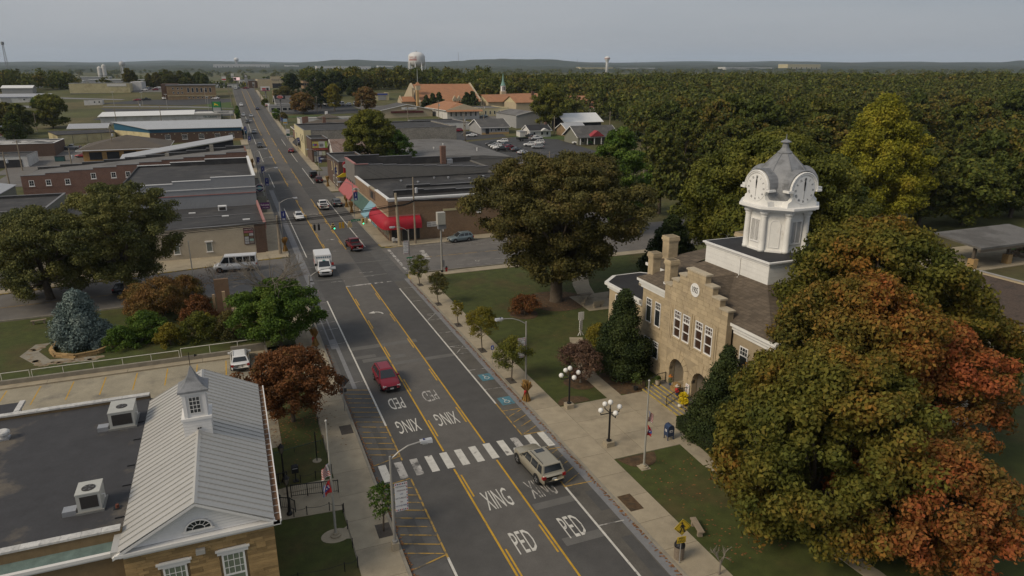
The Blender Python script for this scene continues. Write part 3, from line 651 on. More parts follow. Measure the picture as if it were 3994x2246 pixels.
for k in range(4):
 a=k*pi/2
 f=MB().box(-.62,-.5,-2.42,-2.3,14.7,16.8).box(.5,.62,-2.42,-2.3,14.7,16.8).box(-.5,.5,-2.42,-2.3,16.68,16.8).box(-.5,.5,-2.42,-2.3,14.7,14.82).box(-.03,.03,-2.4,-2.3,14.8,16.7)
 fo=f.build('louvre',M_trim,CH);fo.location=(TX,TY,0);fo.rotation_euler.z=a
 for j in range(14):
  z=14.86+j*.13
  for ua,ub in ((-.5,-.03),(.03,.5)):MB().add([(ua,-2.4,z),(ub,-2.4,z),(ub,-2.32,z+.1),(ua,-2.32,z+.1)],[(0,1,2,3),(3,2,1,0)]).build('slat',M_trim,fo)
 d=MB();pts=[(-.42,14.4),(.42,14.4),(.42,16.4)]+[(.42*cos(t),16.4+.42*sin(t))for t in np.linspace(0,pi,9)[1:-1]]+[(-.42,16.4)]
 d.slab([(x,-2.34,z)for x,z in pts],(0,.1,0));po=d.build('panel',M_white,CH);po.location=(TX,TY,0);po.rotation_euler.z=a-pi/4
 d=MB()
 for (xa,za),(xb,zb)in zip(pts,pts[1:]+pts[:1]):d.tube([(xa,-2.345,za),(xb,-2.345,zb)],.035,5)
 po2=d.build('panel_moulding',M_trim,po)
 # clock aedicule
 prof=[(-1.62,18.05),(1.62,18.05),(1.55,18.45),(1.25,18.62),(1.12,18.95),(1.2,19.3),(1.52,19.36),(1.52,19.55)]+[(1.5*cos(t),19.55+1.5*sin(t))for t in np.linspace(0,pi,17)[1:-1]]+[(-1.52,19.55),(-1.52,19.36),(-1.2,19.3),(-1.12,18.95),(-1.25,18.62),(-1.55,18.45)]
 d=MB().slab([(x,-2.72,z)for x,z in prof],(0,1.1,0));co=d.build('clock_case',M_white,CH);co.location=(TX,TY,0);co.rotation_euler.z=a
 d=MB()
 for t0,t1 in zip(np.linspace(0,pi,15),np.linspace(0,pi,15)[1:]):
  for rr,yy in ((1.44,-2.76),(1.3,-2.73)):d.tube([(rr*cos(t0),yy,19.55+rr*sin(t0)),(rr*cos(t1),yy,19.55+rr*sin(t1))],.07,6)
 for s in (-1,1):d.box(s*1.55-.27,s*1.55+.27,-2.92,-2.2,19.34,19.52)
 d.build('archivolt',M_trim,co)
 d=MB();ts=np.linspace(-.12,pi+.12,17)
 for t0,t1 in zip(ts,ts[1:]):d.slab([(1.56*cos(t0),-2.66,19.55+1.56*sin(t0)),(1.56*cos(t1),-2.66,19.55+1.56*sin(t1)),(1.56*cos(t1),-.9,19.55+1.56*sin(t1)),(1.56*cos(t0),-.9,19.55+1.56*sin(t0))],(cos((t0+t1)/2)*.05,0,sin((t0+t1)/2)*.05))
 ho=d.build('clock_hood',M_lead,CH);ho.location=(TX,TY,0);ho.rotation_euler.z=a
 d=MB().add([(1.16*cos(t),-2.76,19.5+1.16*sin(t))for t in np.linspace(0,2*pi,41)[:-1]]+[(1.16*cos(t),-2.7,19.5+1.16*sin(t))for t in np.linspace(0,2*pi,41)[:-1]],[tuple(range(40))]+[(i,40+i,40+(i+1)%40,(i+1)%40)for i in range(40)])
 cf=d.build('clock_face',M_trim,CH);cf.location=(TX,TY,0);cf.rotation_euler.z=a
 for j,nn in enumerate(('XII','I','II','III','IV','V','VI','VII','VIII','IX','X','XI')):
  t=pi/2-j*pi/6;text('numeral',nn,.3,M_ink,cf,(.93*cos(t),-2.765,19.5+.93*sin(t)),(pi/2,-(t-pi/2),0),.006,.72,1)
 MB().slab([(-.035,-2.79,19.45),(.035,-2.79,19.45),(.085,-2.79,20.05),(0,-2.79,20.6),(-.085,-2.79,20.05)],(0,.02,0)).build('clock_hand',M_ink,cf)
 MB().slab([(-.02,-2.78,18.75),(.02,-2.78,18.75),(.02,-2.78,19.5),(-.02,-2.78,19.5)],(0,.02,0)).build('clock_hand',mat('grey_paint',(.3,.3,.3),.6,0),cf)
do=MB().lathe([(2.72,18.3),(2.74,18.9),(2.68,19.5),(2.5,20.1),(2.15,20.75),(1.65,21.35),(1.05,21.95),(.62,22.35),(.6,22.4)],(TX,TY,0),8,pi/8).build('dome',M_lead,CH)
for k in range(8):
 a=pi/8+k*pi/4
 MB().tube([(TX+r*cos(a),TY+r*sin(a),z)for r,z in ((2.74,19),(2.69,19.5),(2.51,20.1),(2.16,20.75),(1.66,21.35),(1.06,21.95),(.63,22.36))],.045,5).build('dome_rib',M_lead,do)
MB().lathe([(.62,22.36),(.64,22.44),(.45,22.6),(.3,22.85),(.25,23.2),(.28,23.25),(.46,23.3),(.44,23.36),(.2,23.48),(.05,23.56),(.02,24.0)],(TX,TY,0),12).build('finial',M_lead,CH,smooth=False)
# front steps with yellow nosings
ST=site('front_steps','grey concrete steps with worn yellow edges below the courthouse arches','steps',(35.3,YC+.2,.1))
M_nose=mat('yellow_nosing',(.46,.33,.05),.8,.25,3,col2=(.26,.22,.14),c2scale=2.2,c2pos=(.52,.6))
for k in range(5):
 xa=34.05+.36*k;za=.1+.135*(k+1)
 box('step',mat('step_concrete',(.2,.18,.15),.9,.2,1.5),ST,xa,36.48 if k==4 else xa+.355,YC-3.2,YC+3.65,.05,za)
 box('nosing',M_nose,ST,xa-.012,xa+.07,YC-3.2,YC+3.65,za-.06,za+.006)
def railing(name,label,pts,cat='railing',h=.95,gap=.16,group=None):
 o=site(name,label,cat,pts[0],group)
 for (xa,ya,za),(xb,yb,zb)in zip(pts,pts[1:]):
  MB().tube([(xa,ya,za+h),(xb,yb,zb+h)],.035,5).build('top_rail',M_black,o);MB().tube([(xa,ya,za+.14),(xb,yb,zb+.14)],.022,5).build('bottom_rail',M_black,o)
  L_=sqrt((xb-xa)**2+(yb-ya)**2);n=max(2,int(L_/gap));s=MB()
  for i in range(1,n):t=i/n;p=(xa+(xb-xa)*t,ya+(yb-ya)*t,za+(zb-za)*t);s.tube([(p[0],p[1],p[2]+.14),(p[0],p[1],p[2]+h)],.012,4)
  tag(s.build('balusters',M_black,o),kind='stuff')
 for x,y,z in pts:MB().tube([(x,y,z),(x,y,z+h+.05)],.035,6).build('post',M_black,o)
 return o
for y,lab in ((YC+3.3,'black iron stair railing left of the courthouse arch'),(YC-.2,'black iron stair railing up the middle of the courthouse steps'),(YC-3.1,'black iron stair railing beside the clipped hedge')):
 railing('stair_railing',lab,[(34.15,y,.2),(35.5,y,.75),(36.35,y,.78)])
 # autumn display by the arch
hb=site('hay_bale','straw bale stack with autumn dressing at the courthouse arch','hay bale',(35.95,48.6,.78))
M_straw=mat('straw',(.30,.19,.075),.95,.35,6,bump=.03,bscale=30)
box('bale',M_straw,hb,35.75,36.3,48.1,49.2,.78,1.2);box('bale',M_straw,hb,35.85,36.3,48.3,49.0,1.2,1.6)
def scarecrow(x,y,z,lab,cs,ch):
 o=site('scarecrow',lab,'scarecrow',(x,y,z))
 MB().tube([(x,y-.09,z),(x,y-.08,z+.35)],.06,6).tube([(x,y+.09,z),(x,y+.08,z+.35)],.06,6).build('trousers',mat('denim',(.03,.05,.11),.9,.1),o)
 MB().lathe([(.16,.33),(.18,.5),(.14,.7),(.05,.74)],(x,y,z),8).tube([(x,y-.3,z+.5),(x,y,z+.66),(x,y+.3,z+.5)],.05,6).build('shirt',cs,o)
 MB().ball((x,y,z+.85),.12,8,6).build('head',mat('sacking',(.42,.3,.17),.9,.1),o);MB().lathe([(.22,.92),(.22,.94),(.1,.95),(.07,1.12)],(x,y,z),9).build('hat',ch,o)
scarecrow(36.1,49.75,.9,'straw scarecrow figure in orange hat left of the bales',mat('green_cloth',(.08,.09,.04),.9,.1),mat('orange_cloth',(.45,.16,.03),.9,.1))
scarecrow(35.6,47.95,.78,'small scarecrow in red and blue in front of the bales',mat('red_cloth',(.4,.03,.03),.9,.1),mat('pale_cloth',(.5,.45,.38),.9,.1))
def pot_plant(name,lab,x,y,z,pm,lm,rp,hp,rl,hl,n=260,cat='plant',size=.07):
 o=site(name,lab,cat,(x,y,z))
 MB().lathe([(rp*.7,0),(rp,hp),(rp*.9,hp),(rp*.85,hp-.05)],(x,y,z),12).build('pot',pm,o)
 b=MB()
 for k in range(n):
  a,t=random.random()*6.28,random.random()**.5;ph=random.uniform(-.3,1);c=(x+rl*t*cos(a)*cos(ph*1.3),y+rl*t*sin(a)*cos(ph*1.3),z+hp+hl*.45+hl*.5*sin(ph*1.5)*t)
  q=[Vector((random.gauss(0,1),random.gauss(0,1),random.gauss(0,1))).normalized()*size for _ in range(2)]
  b.quad(*[tuple(Vector(c)+d)for d in (q[0],q[1],-q[0],-q[1])])
 b.build('foliage',lm,o)
LM_green=leafmat('shrub_green',[(.02,.035,.008),(.045,.06,.015),(.07,.08,.02)],.8)
LM_yel=leafmat('mum_yellow',[(.5,.36,.01),(.7,.55,.02)],2,tr=.1)
M_terra=mat('pale_pot',(.4,.34,.26),.8,.1);M_bpot=mat('black_pot',(.02,.02,.02),.6,.05)
pot_plant('potted_plant','round clipped shrub in a pale pot beside the stair railing',35.3,50.6,.78,M_terra,LM_green,.24,.4,.32,.5)
pot_plant('potted_plant','small leafy tree in a black pot below the courthouse steps',33.5,51.5,.1,M_bpot,LM_green,.25,.35,.55,1.5)
pot_plant('flower_pot','yellow chrysanthemum in bloom nearest the arch on the steps',35.6,46.9,.78,M_terra,LM_yel,.2,.2,.42,.55,400)
pot_plant('flower_pot','larger yellow chrysanthemum in front on the courthouse steps',35.1,46.2,.62,M_terra,LM_yel,.22,.2,.48,.6,400)
o=site('pumpkin','white pumpkin on the courthouse steps below the flowers','pumpkin',(34.8,46.3,.5));MB().ball((34.8,46.3,.66),.19,12,7,.8).build('fruit',mat('white_pumpkin',(.6,.57,.5),.6,.08),o,True);MB().tube([(34.8,46.3,.8),(34.82,46.3,.9)],.025,5).build('stem',LM_green,o)
o=site('notice_board','white printed notice on the wall beside the arch','sign',(36.2,47.65,.8))
box('board',M_trim,o,36.30,36.36,47.15,47.65,.95,2.0)
for k in range(7):box('printed_line',M_ink if k%3 else MATS['red_cloth'],o,36.294,36.3,47.22,47.56+.02*(k%3),1.86-k*.13,1.9-k*.13)
# ================================================================ POST OFFICE
PO=site('post_office','sandstone post office with grey metal gable roof, white cupola and flat roof','post office',(-3.6,43,.1))
M_sand=mat('sandstone',(.33,.22,.10),.9,.16,2.5,rand=.28,bump=.015,bscale=14)
M_sjoint=mat('sandstone_joint',(.20,.14,.075),.95,.15,2)
M_seam=mat('standing_seam',(.43,.42,.395),.45,.05,.6,rand=.03,spec=.45,metal=.15)
M_memb=mat('roof_membrane',(.048,.048,.052),.85,.16,.9,col2=(.115,.10,.082),c2scale=.22,c2pos=(.56,.64))
M_cop=mat('white_coping',(.5,.49,.47),.8,.22,2.5,rand=.1,col2=(.3,.3,.3),c2scale=3,c2pos=(.55,.7))
M_clap=mat('white_clapboard',(.68,.67,.655),.6,.05,1)
M_copper=mat('copper_ledge',(.12,.17,.155),.7,.25,2);M_gutter=mat('gutter_litter',(.14,.075,.04),.9,.4,5)
YS,YN,XE,XR,ZE,ZR=34.75,52.2,0.0,-3.65,5.95,8.0;XW=-7.3
b=MB().box(XW,XE,YS,YN,0,5.6).box(-40,XW,35.6,53.3,0,5.5);b.build('wall',M_sjoint,PO)
wn_=[(-5.62,-4.48),(-2.78,-1.62)]
def sblk(ua,ub,za,zb):piece('stone',M_sand,PO,ua,ub,YS-.03-random.random()*.02,YS+.08,za,zb)
ashlar(PO,sblk,XW,XE,1.6,5.46,[(a-.12,c+.12,1.5,4.75)for a,c in wn_],course=.165,blen=.85,gap=.006,jit=.45)
def sblk2(ua,ub,za,zb):piece('stone',M_sand,PO,ua,ub,36.2-.03-random.random()*.015,36.3,za,zb)
ashlar(PO,sblk2,-14.2,XW-.1,5.72,6.30,[],course=.19,blen=.8,gap=.006)
for a,c in wn_:
 w=window(PO,'-y',YS,a,c,1.7,4.4,3.05,mat('green_blind_glass',(.16,.19,.14),.3,.08,1),grid=(4,3),mid=False,fw=.1,proud=.05)
 MB().box(a-.2,c+.2,YS-.1,YS,4.4,4.62).box(a-.28,c+.28,YS-.16,YS,4.62,4.72).build('lintel',M_clap,w)
box('floodlight',mat('grey_fitting',(.35,.34,.32),.5,.05),PO,-3.95,-3.5,YS-.28,YS,4.85,5.12)
# entablature and pediment
for d,z0,z1 in ((.06,5.46,5.62),(.22,5.62,5.76),(.38,5.76,5.93)):MB().box(XW-d+.1,XE+d,YS-d,YS,z0,z1).build('cornice',M_clap,PO)
MB().box(XE,XE+.1,YS,YN,5.46,5.7).build('cornice',M_clap,PO);MB().box(XE,XE+.34,YS-.38,YN+.2,5.7,5.93).build('cornice',M_clap,PO)
n=12;sl=(ZR-ZE)/(XE+.1-XR)
for k in range(n):
 za,zb=ZE+(ZR-ZE)*k/n,ZE+(ZR-ZE)*(k+1)/n-.022
 ha,hb_=(ZR-za)/sl-.12,max((ZR-zb)/sl-.12,.02)
 if ha<.05:continue
 MB().slab([(XR-ha,YS-.02,za),(XR+ha,YS-.02,za),(XR+hb_,YS+.012,zb),(XR-hb_,YS+.012,zb)],(0,.3,0)).build('clapboard',M_clap,PO)
for s in (-1,1):
 e=XE+.38-XR
 MB().slab([(XR+s*e,YS-.36,ZE-.12),(XR,YS-.36,ZR+.0),(XR,YS-.36,ZR-.16),(XR+s*e,YS-.36,ZE-.28)],(0,.36,0)).build('raking_cornice',M_clap,PO)
fl=MB();r=.6
pts=[(r*cos(t),r*.85*sin(t))for t in np.linspace(0,pi,15)]
fl.slab([(XR+x,YS-.07,6.3+z)for x,z in pts],(0,.03,0));fo=fl.build('fan_window',M_glass,PO)
d=MB()
for (xa,za),(xb,zb)in zip(pts,pts[1:]):d.tube([(XR+xa*1.06,YS-.08,6.3+za*1.06),(XR+xb*1.06,YS-.08,6.3+zb*1.06)],.05,5);d.tube([(XR+xa*.5,YS-.075,6.3+za*.5),(XR+xb*.5,YS-.075,6.3+zb*.5)],.018,4)
for t in np.linspace(0,pi,8)[1:-1]:d.tube([(XR+.3*cos(t),YS-.075,6.3+.25*sin(t)),(XR+r*cos(t),YS-.075,6.3+r*.85*sin(t))],.014,4)
d.box(XR-.75,XR+.75,YS-.14,YS-.03,6.2,6.29).build('fan_window_frame',M_clap,fo)
# standing-seam panels, one by one
rs=MB().add([(XR,YS-.3,ZR-.06),(XR,YN+.2,ZR-.06),(XE+.2,YN+.2,ZE-.04),(XE+.2,YS-.3,ZE-.04),(XW-.1,YN+.2,ZE-.04),(XW-.1,YS-.3,ZE-.04)],[(0,3,2,1),(0,1,4,5)]).build('roof',M_seam,PO)
npan=33;wp=(YN+.25-(YS-.36))/npan
pm={}
for s in (1,-1):
 e=(XE+.06-XR)if s>0 else (XR-XW+.1)
 run=Vector((s*e,0,-(ZR-ZE)*e/(XE+.35-XR)));nrm=Vector((s*(ZR-ZE)/4.3,0,.88)).normalized()
 b=MB();top=Vector((s*.1,0,-.02));u=nrm*.025;rb=nrm*.075
 b.add([top,run,run+Vector((0,wp-.03,0)),top+Vector((0,wp-.03,0)),top+u,run+u,run+u+Vector((0,wp-.03,0)),top+u+Vector((0,wp-.03,0))],[(4,5,6,7)if s>0 else (7,6,5,4),(0,1,5,4),(1,2,6,5),(2,3,7,6)])
 a0,a1=top+Vector((0,wp-.03,0)),run+Vector((0,wp-.03,0));dy=Vector((0,.03,0))
 b.add([a0,a1,a1+dy,a0+dy,a0+rb,a1+rb,a1+rb+dy,a0+rb+dy],[(4,5,6,7),(0,1,5,4),(1,2,6,5),(2,3,7,6),(3,0,4,7),(7,6,5,4)])
 o=b.build('roof_panel',M_seam,rs,loc=(XR,YS-.36,ZR))
 for k in range(1,npan):
  c=o.copy();COL.objects.link(c);c.location.y=YS-.36+wp*k
MB().add([(XR-.17,YS-.37,ZR-.02),(XR,YS-.37,ZR+.075),(XR+.17,YS-.37,ZR-.02),(XR-.17,YN+.22,ZR-.02),(XR,YN+.22,ZR+.075),(XR+.17,YN+.22,ZR-.02)],[(0,1,4,3),(1,2,5,4),(0,2,1),(3,4,5)]).build('ridge_cap',M_seam,rs)
MB().box(.0,.36,YS-.3,YN+.2,ZE-.03,ZE+.03).build('gutter_bed',M_gutter,PO)
MB().box(.36,.43,YS-.36,YN+.2,ZE-.1,ZE+.09).build('gutter_lip',M_clap,PO)
for k in range(24):MB().box(.1,.37,YS+.3+k*.72,YS+.33+k*.72,ZE+.03,ZE+.06).build('gutter_strap',M_cop,PO)
MB().box(XW-.45,XW+.12,YS-.2,YN+.1,ZE-.2,ZE+.12).build('eave_flashing',M_seam,PO)
for y in (37.6,40.9,43.2,46.6,49.2):MB().box(XW-.6,XW-.15,y,y+.06,ZE+.14,ZE+.19).build('drain_strap',M_black,PO)
# flat roof
MB().box(-40,XW-.1,36.3,53.2,5.5,6.08).build('flat_roof',M_memb,PO)
for y0,y1 in ((36.05,36.5),(53.0,53.45)):
 x=XW-.15
 while x>-24:
  w=random.uniform(.8,1.0);piece('coping_stone',M_cop,PO,x-w+.012,x,y0,y1,6.3,6.42);x-=w
 MB().box(-40,XW-.12,y0+.08,y1-.08,5.6,6.3).build('parapet',M_sjoint,PO)
MB().add([(-40,36.2,5.72),(XW-.1,36.2,5.72),(XW-.1,35.45,5.52),(-40,35.45,5.52)],[(3,2,1,0)]).build('copper_ledge',M_copper,PO)
for d,z0,z1 in ((.0,5.2,5.36),(.14,5.36,5.54)):MB().box(-40,XW-.05,35.45-d,35.6,z0,z1).build('cornice',M_clap,PO)
MB().box(-40,-16.9,53.4,58.4,0,4.95).build('annex',M_sjoint,PO);MB().box(-40,-16.8,53.45,58.5,4.95,5.02).build('annex_roof',M_memb,PO);MB().box(-16.95,-16.6,53.45,58.6,4.9,5.1).build('annex_coping',M_cop,PO)
# cupola
cu=MB().box(XR-.78,XR+.78,42.55,44.1,7.0,8.75).build('cupola',M_clap,PO)
for k in range(6):piece('clapboard',M_clap,cu,XR-.8,XR+.8,42.52,42.56,7.55+k*.2+.006,7.75+k*.2-.006)
MB().box(XR-.86,XR+.86,42.47,44.18,8.75,8.92).box(XR-.66,XR+.66,42.65,44.0,8.92,10.45).build('shaft',M_clap,cu)
for sx in (-1,1):MB().box(XR+sx*.56-.1,XR+sx*.56+.1,42.58,42.66,8.92,10.4).build('pilaster',M_clap,cu)
MB().box(XR-.74,XR+.74,42.57,44.08,10.4,10.58).build('cap_moulding',M_clap,cu)
w=MB().box(XR-.3,XR+.3,42.6,42.655,9.2,10.25).build('cupola_window',M_glass,cu)
d=MB()
for i in range(4):d.box(XR-.3+i*.2-.015,XR-.3+i*.2+.015,42.585,42.6,9.2,10.25)
for i in range(5):d.box(XR-.3,XR+.3,42.583,42.598,9.2+i*.262-.015,9.2+i*.262+.015)
d.build('glazing_bars',M_clap,cu)
prof=[(.86,10.58),(.86,10.7),(.62,10.85),(.4,11.1),(.24,11.4),(.12,11.75),(.04,12.0)]
MB().lathe([(r*1.414,z)for r,z in prof],(XR,43.33,0),4,pi/4).build('bell_roof',M_lead,cu)
MB().tube([(XR,43.33,11.9),(XR,43.33,12.9)],.02,5).tube([(XR-.35,43.33,12.65),(XR+.35,43.33,12.65)],.015,5).slab([(XR+.3,43.33,12.55),(XR+.5,43.33,12.65),(XR+.3,43.33,12.75)],(0,.01,0)).build('weathervane',M_black,cu)
MB().ball((XR+.02,42.45,8.2),.06,8,5).ball((XR+.15,42.45,8.22),.06,8,5).build('floodlight',mat('fitting_black',(.03,.03,.03),.5,0),cu)
# rooftop plant: things that stand on the roof
M_galv=mat('hvac_casing',(.42,.42,.39),.5,.08,1.5,rand=.05);M_hgr=mat('hvac_grille',(.035,.032,.03),.7,.2,8);M_duct=mat('duct_metal',(.34,.35,.37),.4,.1,2,metal=.4)
def hvac(lab,x,y,z,w,dp,h):
 o=site('rooftop_air_conditioner',lab,'air conditioner',(x,y,z),'air conditioners on the flat roof')
 MB().box(x-w/2-.1,x+w/2+.1,y-dp/2-.1,y+dp/2+.1,z,z+.12).build('kerb',mat('hvac_base',(.2,.2,.19),.7,.1),o)
 MB().box(x-w/2,x+w/2,y-dp/2,y+dp/2,z+.12,z+h).build('casing',M_galv,o)
 MB().box(x-w/2+.18,x+w/2-.12,y-dp/2-.015,y-dp/2+.02,z+.3,z+h-.12).build('coil_grille',M_hgr,o)
 MB().box(x-w/2-.02,x+w/2+.02,y-dp/2-.03,y+dp/2+.03,z+h,z+h+.07).build('lid',M_galv,o)
 f=MB().lathe([(.34,0),(.34,.03),(.3,.035)],(x,y-.1,z+h+.065),18).build('fan_shroud',M_hgr,o)
 for k in range(5):a=k*1.2566;MB().quad(*[(x+r*cos(a+t),y-.1+r*sin(a+t),z+h+.107)for r,t in ((.06,0),(.3,-.25),(.3,.3),(.06,.3))]).build('fan_blade',mat('blade',(.1,.1,.1),.6,0),f)
 MB().box(x-w/2-.75,x-w/2-.1,y-dp/2+.0,y-dp/2+.6,z,z+.3).build('duct_box',M_duct,o)
 MB().tube([(x+w/2,y-.2,z+.75),(x+w/2+.15,y-.2,z+.75),(x+w/2+.15,y-.2,z+.55)],.03,6).build('pipe',M_trim,o)
hvac('large grey rooftop air conditioner at the far side of the flat roof',-8.72,49.6,6.08,1.5,1.9,1.2)
hvac('smaller grey rooftop air conditioner nearest the gable front',-9.2,39.4,6.08,1.15,1.3,1.15)
o=site('roof_ventilator','round white ventilator at the left edge of the flat roof','ventilator',(-15.8,50,6.08));MB().box(-16.15,-15.45,49.7,50.3,6.08,6.2).build('kerb',M_duct,o);MB().lathe([(.28,.1),(.28,.35),(.42,.4),(.4,.55),(.3,.62)],(-15.8,50,6.08),14).build('cowl',M_cop,o)
o=site('roof_drain','small rusty pipe stub on the flat roof','pipe',(-7.9,38.7,6.08));MB().lathe([(.1,0),(.09,.22),(.05,.22)],(-7.9,38.7,6.08),8).build('stub',mat('rust',(.12,.04,.025),.9,.2,4),o);MB().box(-8.1,-7.7,38.5,38.9,6.082,6.1).build('flashing',M_black,o)
# ---------------------------------------------------------------- post office grounds
def flagpole(lab,x,y,h,base_m,halves):
 o=site('flagpole',lab,'flagpole',(x,y,.12))
 MB().lathe([(.085,.1),(.07,h*.5),(.045,h)],(x,y,.0),10).build('pole',mat('pole_metal',(.42,.41,.37),.4,.12,2,metal=.3),o)
 MB().ball((x,y,h+.06),.09,8,6).build('finial',MATS['pole_metal'],o);MB().lathe([(.35,.1),(.35,.22),(.2,.24),(.18,.34),(.1,.36)],(x,y,0),14).build('base',base_m,o)
 return o
M_red=mat('flag_red',(.42,.03,.03),.8,.1);M_navy=mat('flag_navy',(.02,.03,.14),.8,.1);M_fw=mat('flag_white',(.6,.58,.55),.8,.05);M_fblue=mat('flag_blue',(.04,.08,.35),.8,.1)
def limp(name,lab,x,y,ztop,w,h,kind,dx=1):
 """A flag hanging in folds beside its pole."""
 o=site(name,lab,'flag',(x,y,ztop))
 nx,nz=9,14;P={}
 for i in range(nx+1):
  for k in range(nz+1):
   t=i/nx;s=k/nz;droop=t*.9*h
   P[i,k]=(x+dx*(.06+t*w*(.28+.1*s)+.04*sin(5*s+7*t)),y-.07*sin(9*t+2*s)-.05,ztop-s*h*(1-.15*t)-droop*(.45+.1*s))
 bs={}
 for i in range(nx):
  for k in range(nz):
   if kind=='usa':key='union' if i<4 and k<7 else ('red_stripe' if k%2==0 else 'white_stripe')
   elif kind=='state':key='blue_disc' if (i-4)**2*1.6+(k-6.5)**2<9 else ('blue_bar' if i==nx-1 else ('white_bar' if i==nx-2 else 'red_field'))
   bs.setdefault(key,MB()).quad(P[i,k],P[i+1,k],P[i+1,k+1],P[i,k+1])
 mm={'union':M_navy,'red_stripe':M_red,'white_stripe':M_fw,'blue_disc':M_fblue,'blue_bar':M_fblue,'white_bar':M_fw,'red_field':M_red}
 for key,b in bs.items():b.build(key,mm[key],o,True)
 st=MB()
 if kind=='usa':
  for i in range(4):
   for k in range(0,7):q=Vector(P[i,k]).lerp(Vector(P[i+1,k+1]),.5);st.ball(tuple(q+Vector((0,-.02,0))),.022,5,3)
 else:
  for i,k in ((4,5),(3,7),(5,7)):st.ball(tuple(Vector(P[i,k])+Vector((0,-.02,0))),.06,6,4)
 st.build('stars',M_fw,o)
flagpole('grey flagpole on a round concrete base on the post office lawn',3.7,40.0,8.4,M_conc,0)
limp('flag','striped national flag hanging limp on the post office pole',3.7,40,5.6,1.5,.95,'usa',-1);limp('flag','red state flag with blue disc below it on the post office pole',3.7,40,4.4,1.4,.95,'state',-1)
struct(MB().prism([(3.7+.95*cos(a),40+.75*sin(a))for a in np.linspace(.9,5.4,16)]+[(4.53,39.35),(4.53,40.75)],.05,.118).build('flagpole_pad',M_conc))
flagpole('pale metal flagpole on a square plinth on the courthouse lawn',26.85,39.55,7.3,M_conc,0)
limp('flag','striped national flag hanging limp on the courthouse pole',26.85,39.55,4.95,1.5,.9,'usa');limp('flag','red state flag with blue disc below it on the courthouse pole',26.85,39.55,3.75,1.3,.85,'state')
box('flagpole_plinth',M_conc,None,26.45,27.25,39.15,39.95,.05,.13)['kind']='structure'
flagpole('thin flagpole with a lowered flag in the park by Fourth Street',-6.2,96.6,8.2,M_conc,0);limp('flag','striped national flag hanging on the park pole',-6.2,96.6,3.6,1.3,.9,'usa')
def lantern(x,y,lab,h=2.45):
 o=site('lantern_post',lab,'lantern',(x,y,.12),'black lantern posts at the post office door')
 MB().lathe([(.2,.1),(.2,.25),(.11,.35),(.08,.9),(.06,1.0),(.055,h-.1),(.09,h)],(x,y,0),10).build('post',M_black,o)
 MB().lathe([(.11,h),(.2,h+.5)],(x,y,0),6).build('glass',mat('lantern_glass',(.2,.18,.14),.2,.1),o)
 MB().lathe([(.25,h+.5),(.1,h+.68),(.03,h+.78)],(x,y,0),6).build('cap',M_black,o)
 f=MB()
 for k in range(6):a=k*pi/3;f.tube([(x+.115*cos(a),y+.115*sin(a),h),(x+.205*cos(a),y+.205*sin(a),h+.5)],.015,4)
 f.build('lantern_frame',M_black,o)
lantern(1.1,43.5,'black lantern post nearest the camera at the post office door');lantern(1.1,47.9,'black lantern post beyond the walk at the post office door')
railing('walk_railing','long black railing across the post office walk',[(1.4,45.5,.12),(2.5,45.3,.12),(3.5,45.1,.12),(4.6,44.9,.12)],h=1.0,gap=.13)
railing('door_railing','short black railing near the front post office lantern',[(-.1,44.6,.12),(.6,44.4,.12),(1.2,44.1,.12),(1.5,43.6,.12)],h=.9,gap=.13)
railing('door_railing','short black railing near the far post office lantern',[(-.1,47.6,.12),(.7,47.5,.12),(1.3,47.6,.12)],h=.9,gap=.13)
def chain(pts,lab,h=.65,sag=.12):
 o=site('chain_fence',lab,'chain fence',(*pts[0],.12))
 for x,y in pts:MB().tube([(x,y,.1),(x,y,.1+h)],.03,6).ball((x,y,.12+h),.045,6,4).build('post',M_black,o)
 for (xa,ya),(xb,yb)in zip(pts,pts[1:]):MB().tube([(xa+(xb-xa)*t,ya+(yb-ya)*t,.05+h-sag*4*t*(1-t))for t in np.linspace(0,1,7)],.014,4,False).build('chain',M_black,o)
chain([(1.35,43.1),(2.2,43.0),(3.7,42.9),(4.6,42.4)],'low black chain fence beside the post office walk')
chain([(4.52,42.3),(4.52,40.4),(4.52,38.4),(4.52,36.5)],'low black chain fence along the sidewalk by the flagpole')
chain([(-1.5,36.6),(1.0,36.4),(3.7,36.3),(4.5,36.4)],'low black chain fence across the near edge of the lawn')
chain([(2.2,47.2),(3.3,47.3),(4.5,47.6)],'short black chain fence beyond the post office walk')
chain([(4.52,47.8),(4.52,50),(4.52,52.5),(4.52,56),(4.52,60)],'low black chain fence on the verge under the red maple')
o=site('mail_drop','black pedestal mailbox beside the post office walk','mailbox',(1.9,47.6,.1));MB().tube([(1.9,47.6,.1),(1.9,47.6,.9)],.04,6).box(1.7,2.1,47.4,47.8,.1,.14).build('pedestal',M_black,o);MB().box(1.65,2.15,47.42,47.78,.85,1.35).build('box',M_black,o);MB().box(1.72,2.08,47.405,47.42,1.2,1.26).build('slot_label',mat('tin',(.4,.4,.4),.5),o)
MB().add([(1.65,47.42,1.35),(2.15,47.42,1.35),(2.15,47.78,1.35),(1.65,47.78,1.35),(1.75,47.6,1.5),(2.05,47.6,1.5)],[(0,1,5,4),(1,2,5),(2,3,4,5),(3,0,4)]).build('hood',M_black,o)
o=site('lawn_sign','narrow black sign on a post in the post office lawn','sign',(3.7,49.9,.1));MB().tube([(3.7,49.9,.1),(3.7,49.9,2.6)],.04,6).build('post',M_black,o);MB().box(3.67,3.73,49.65,50.15,1.2,2.5).build('panel',M_black,o);MB().lathe([(.35,.1),(.35,.13)],(3.7,49.9,0),12).build('footing',M_conc,o)
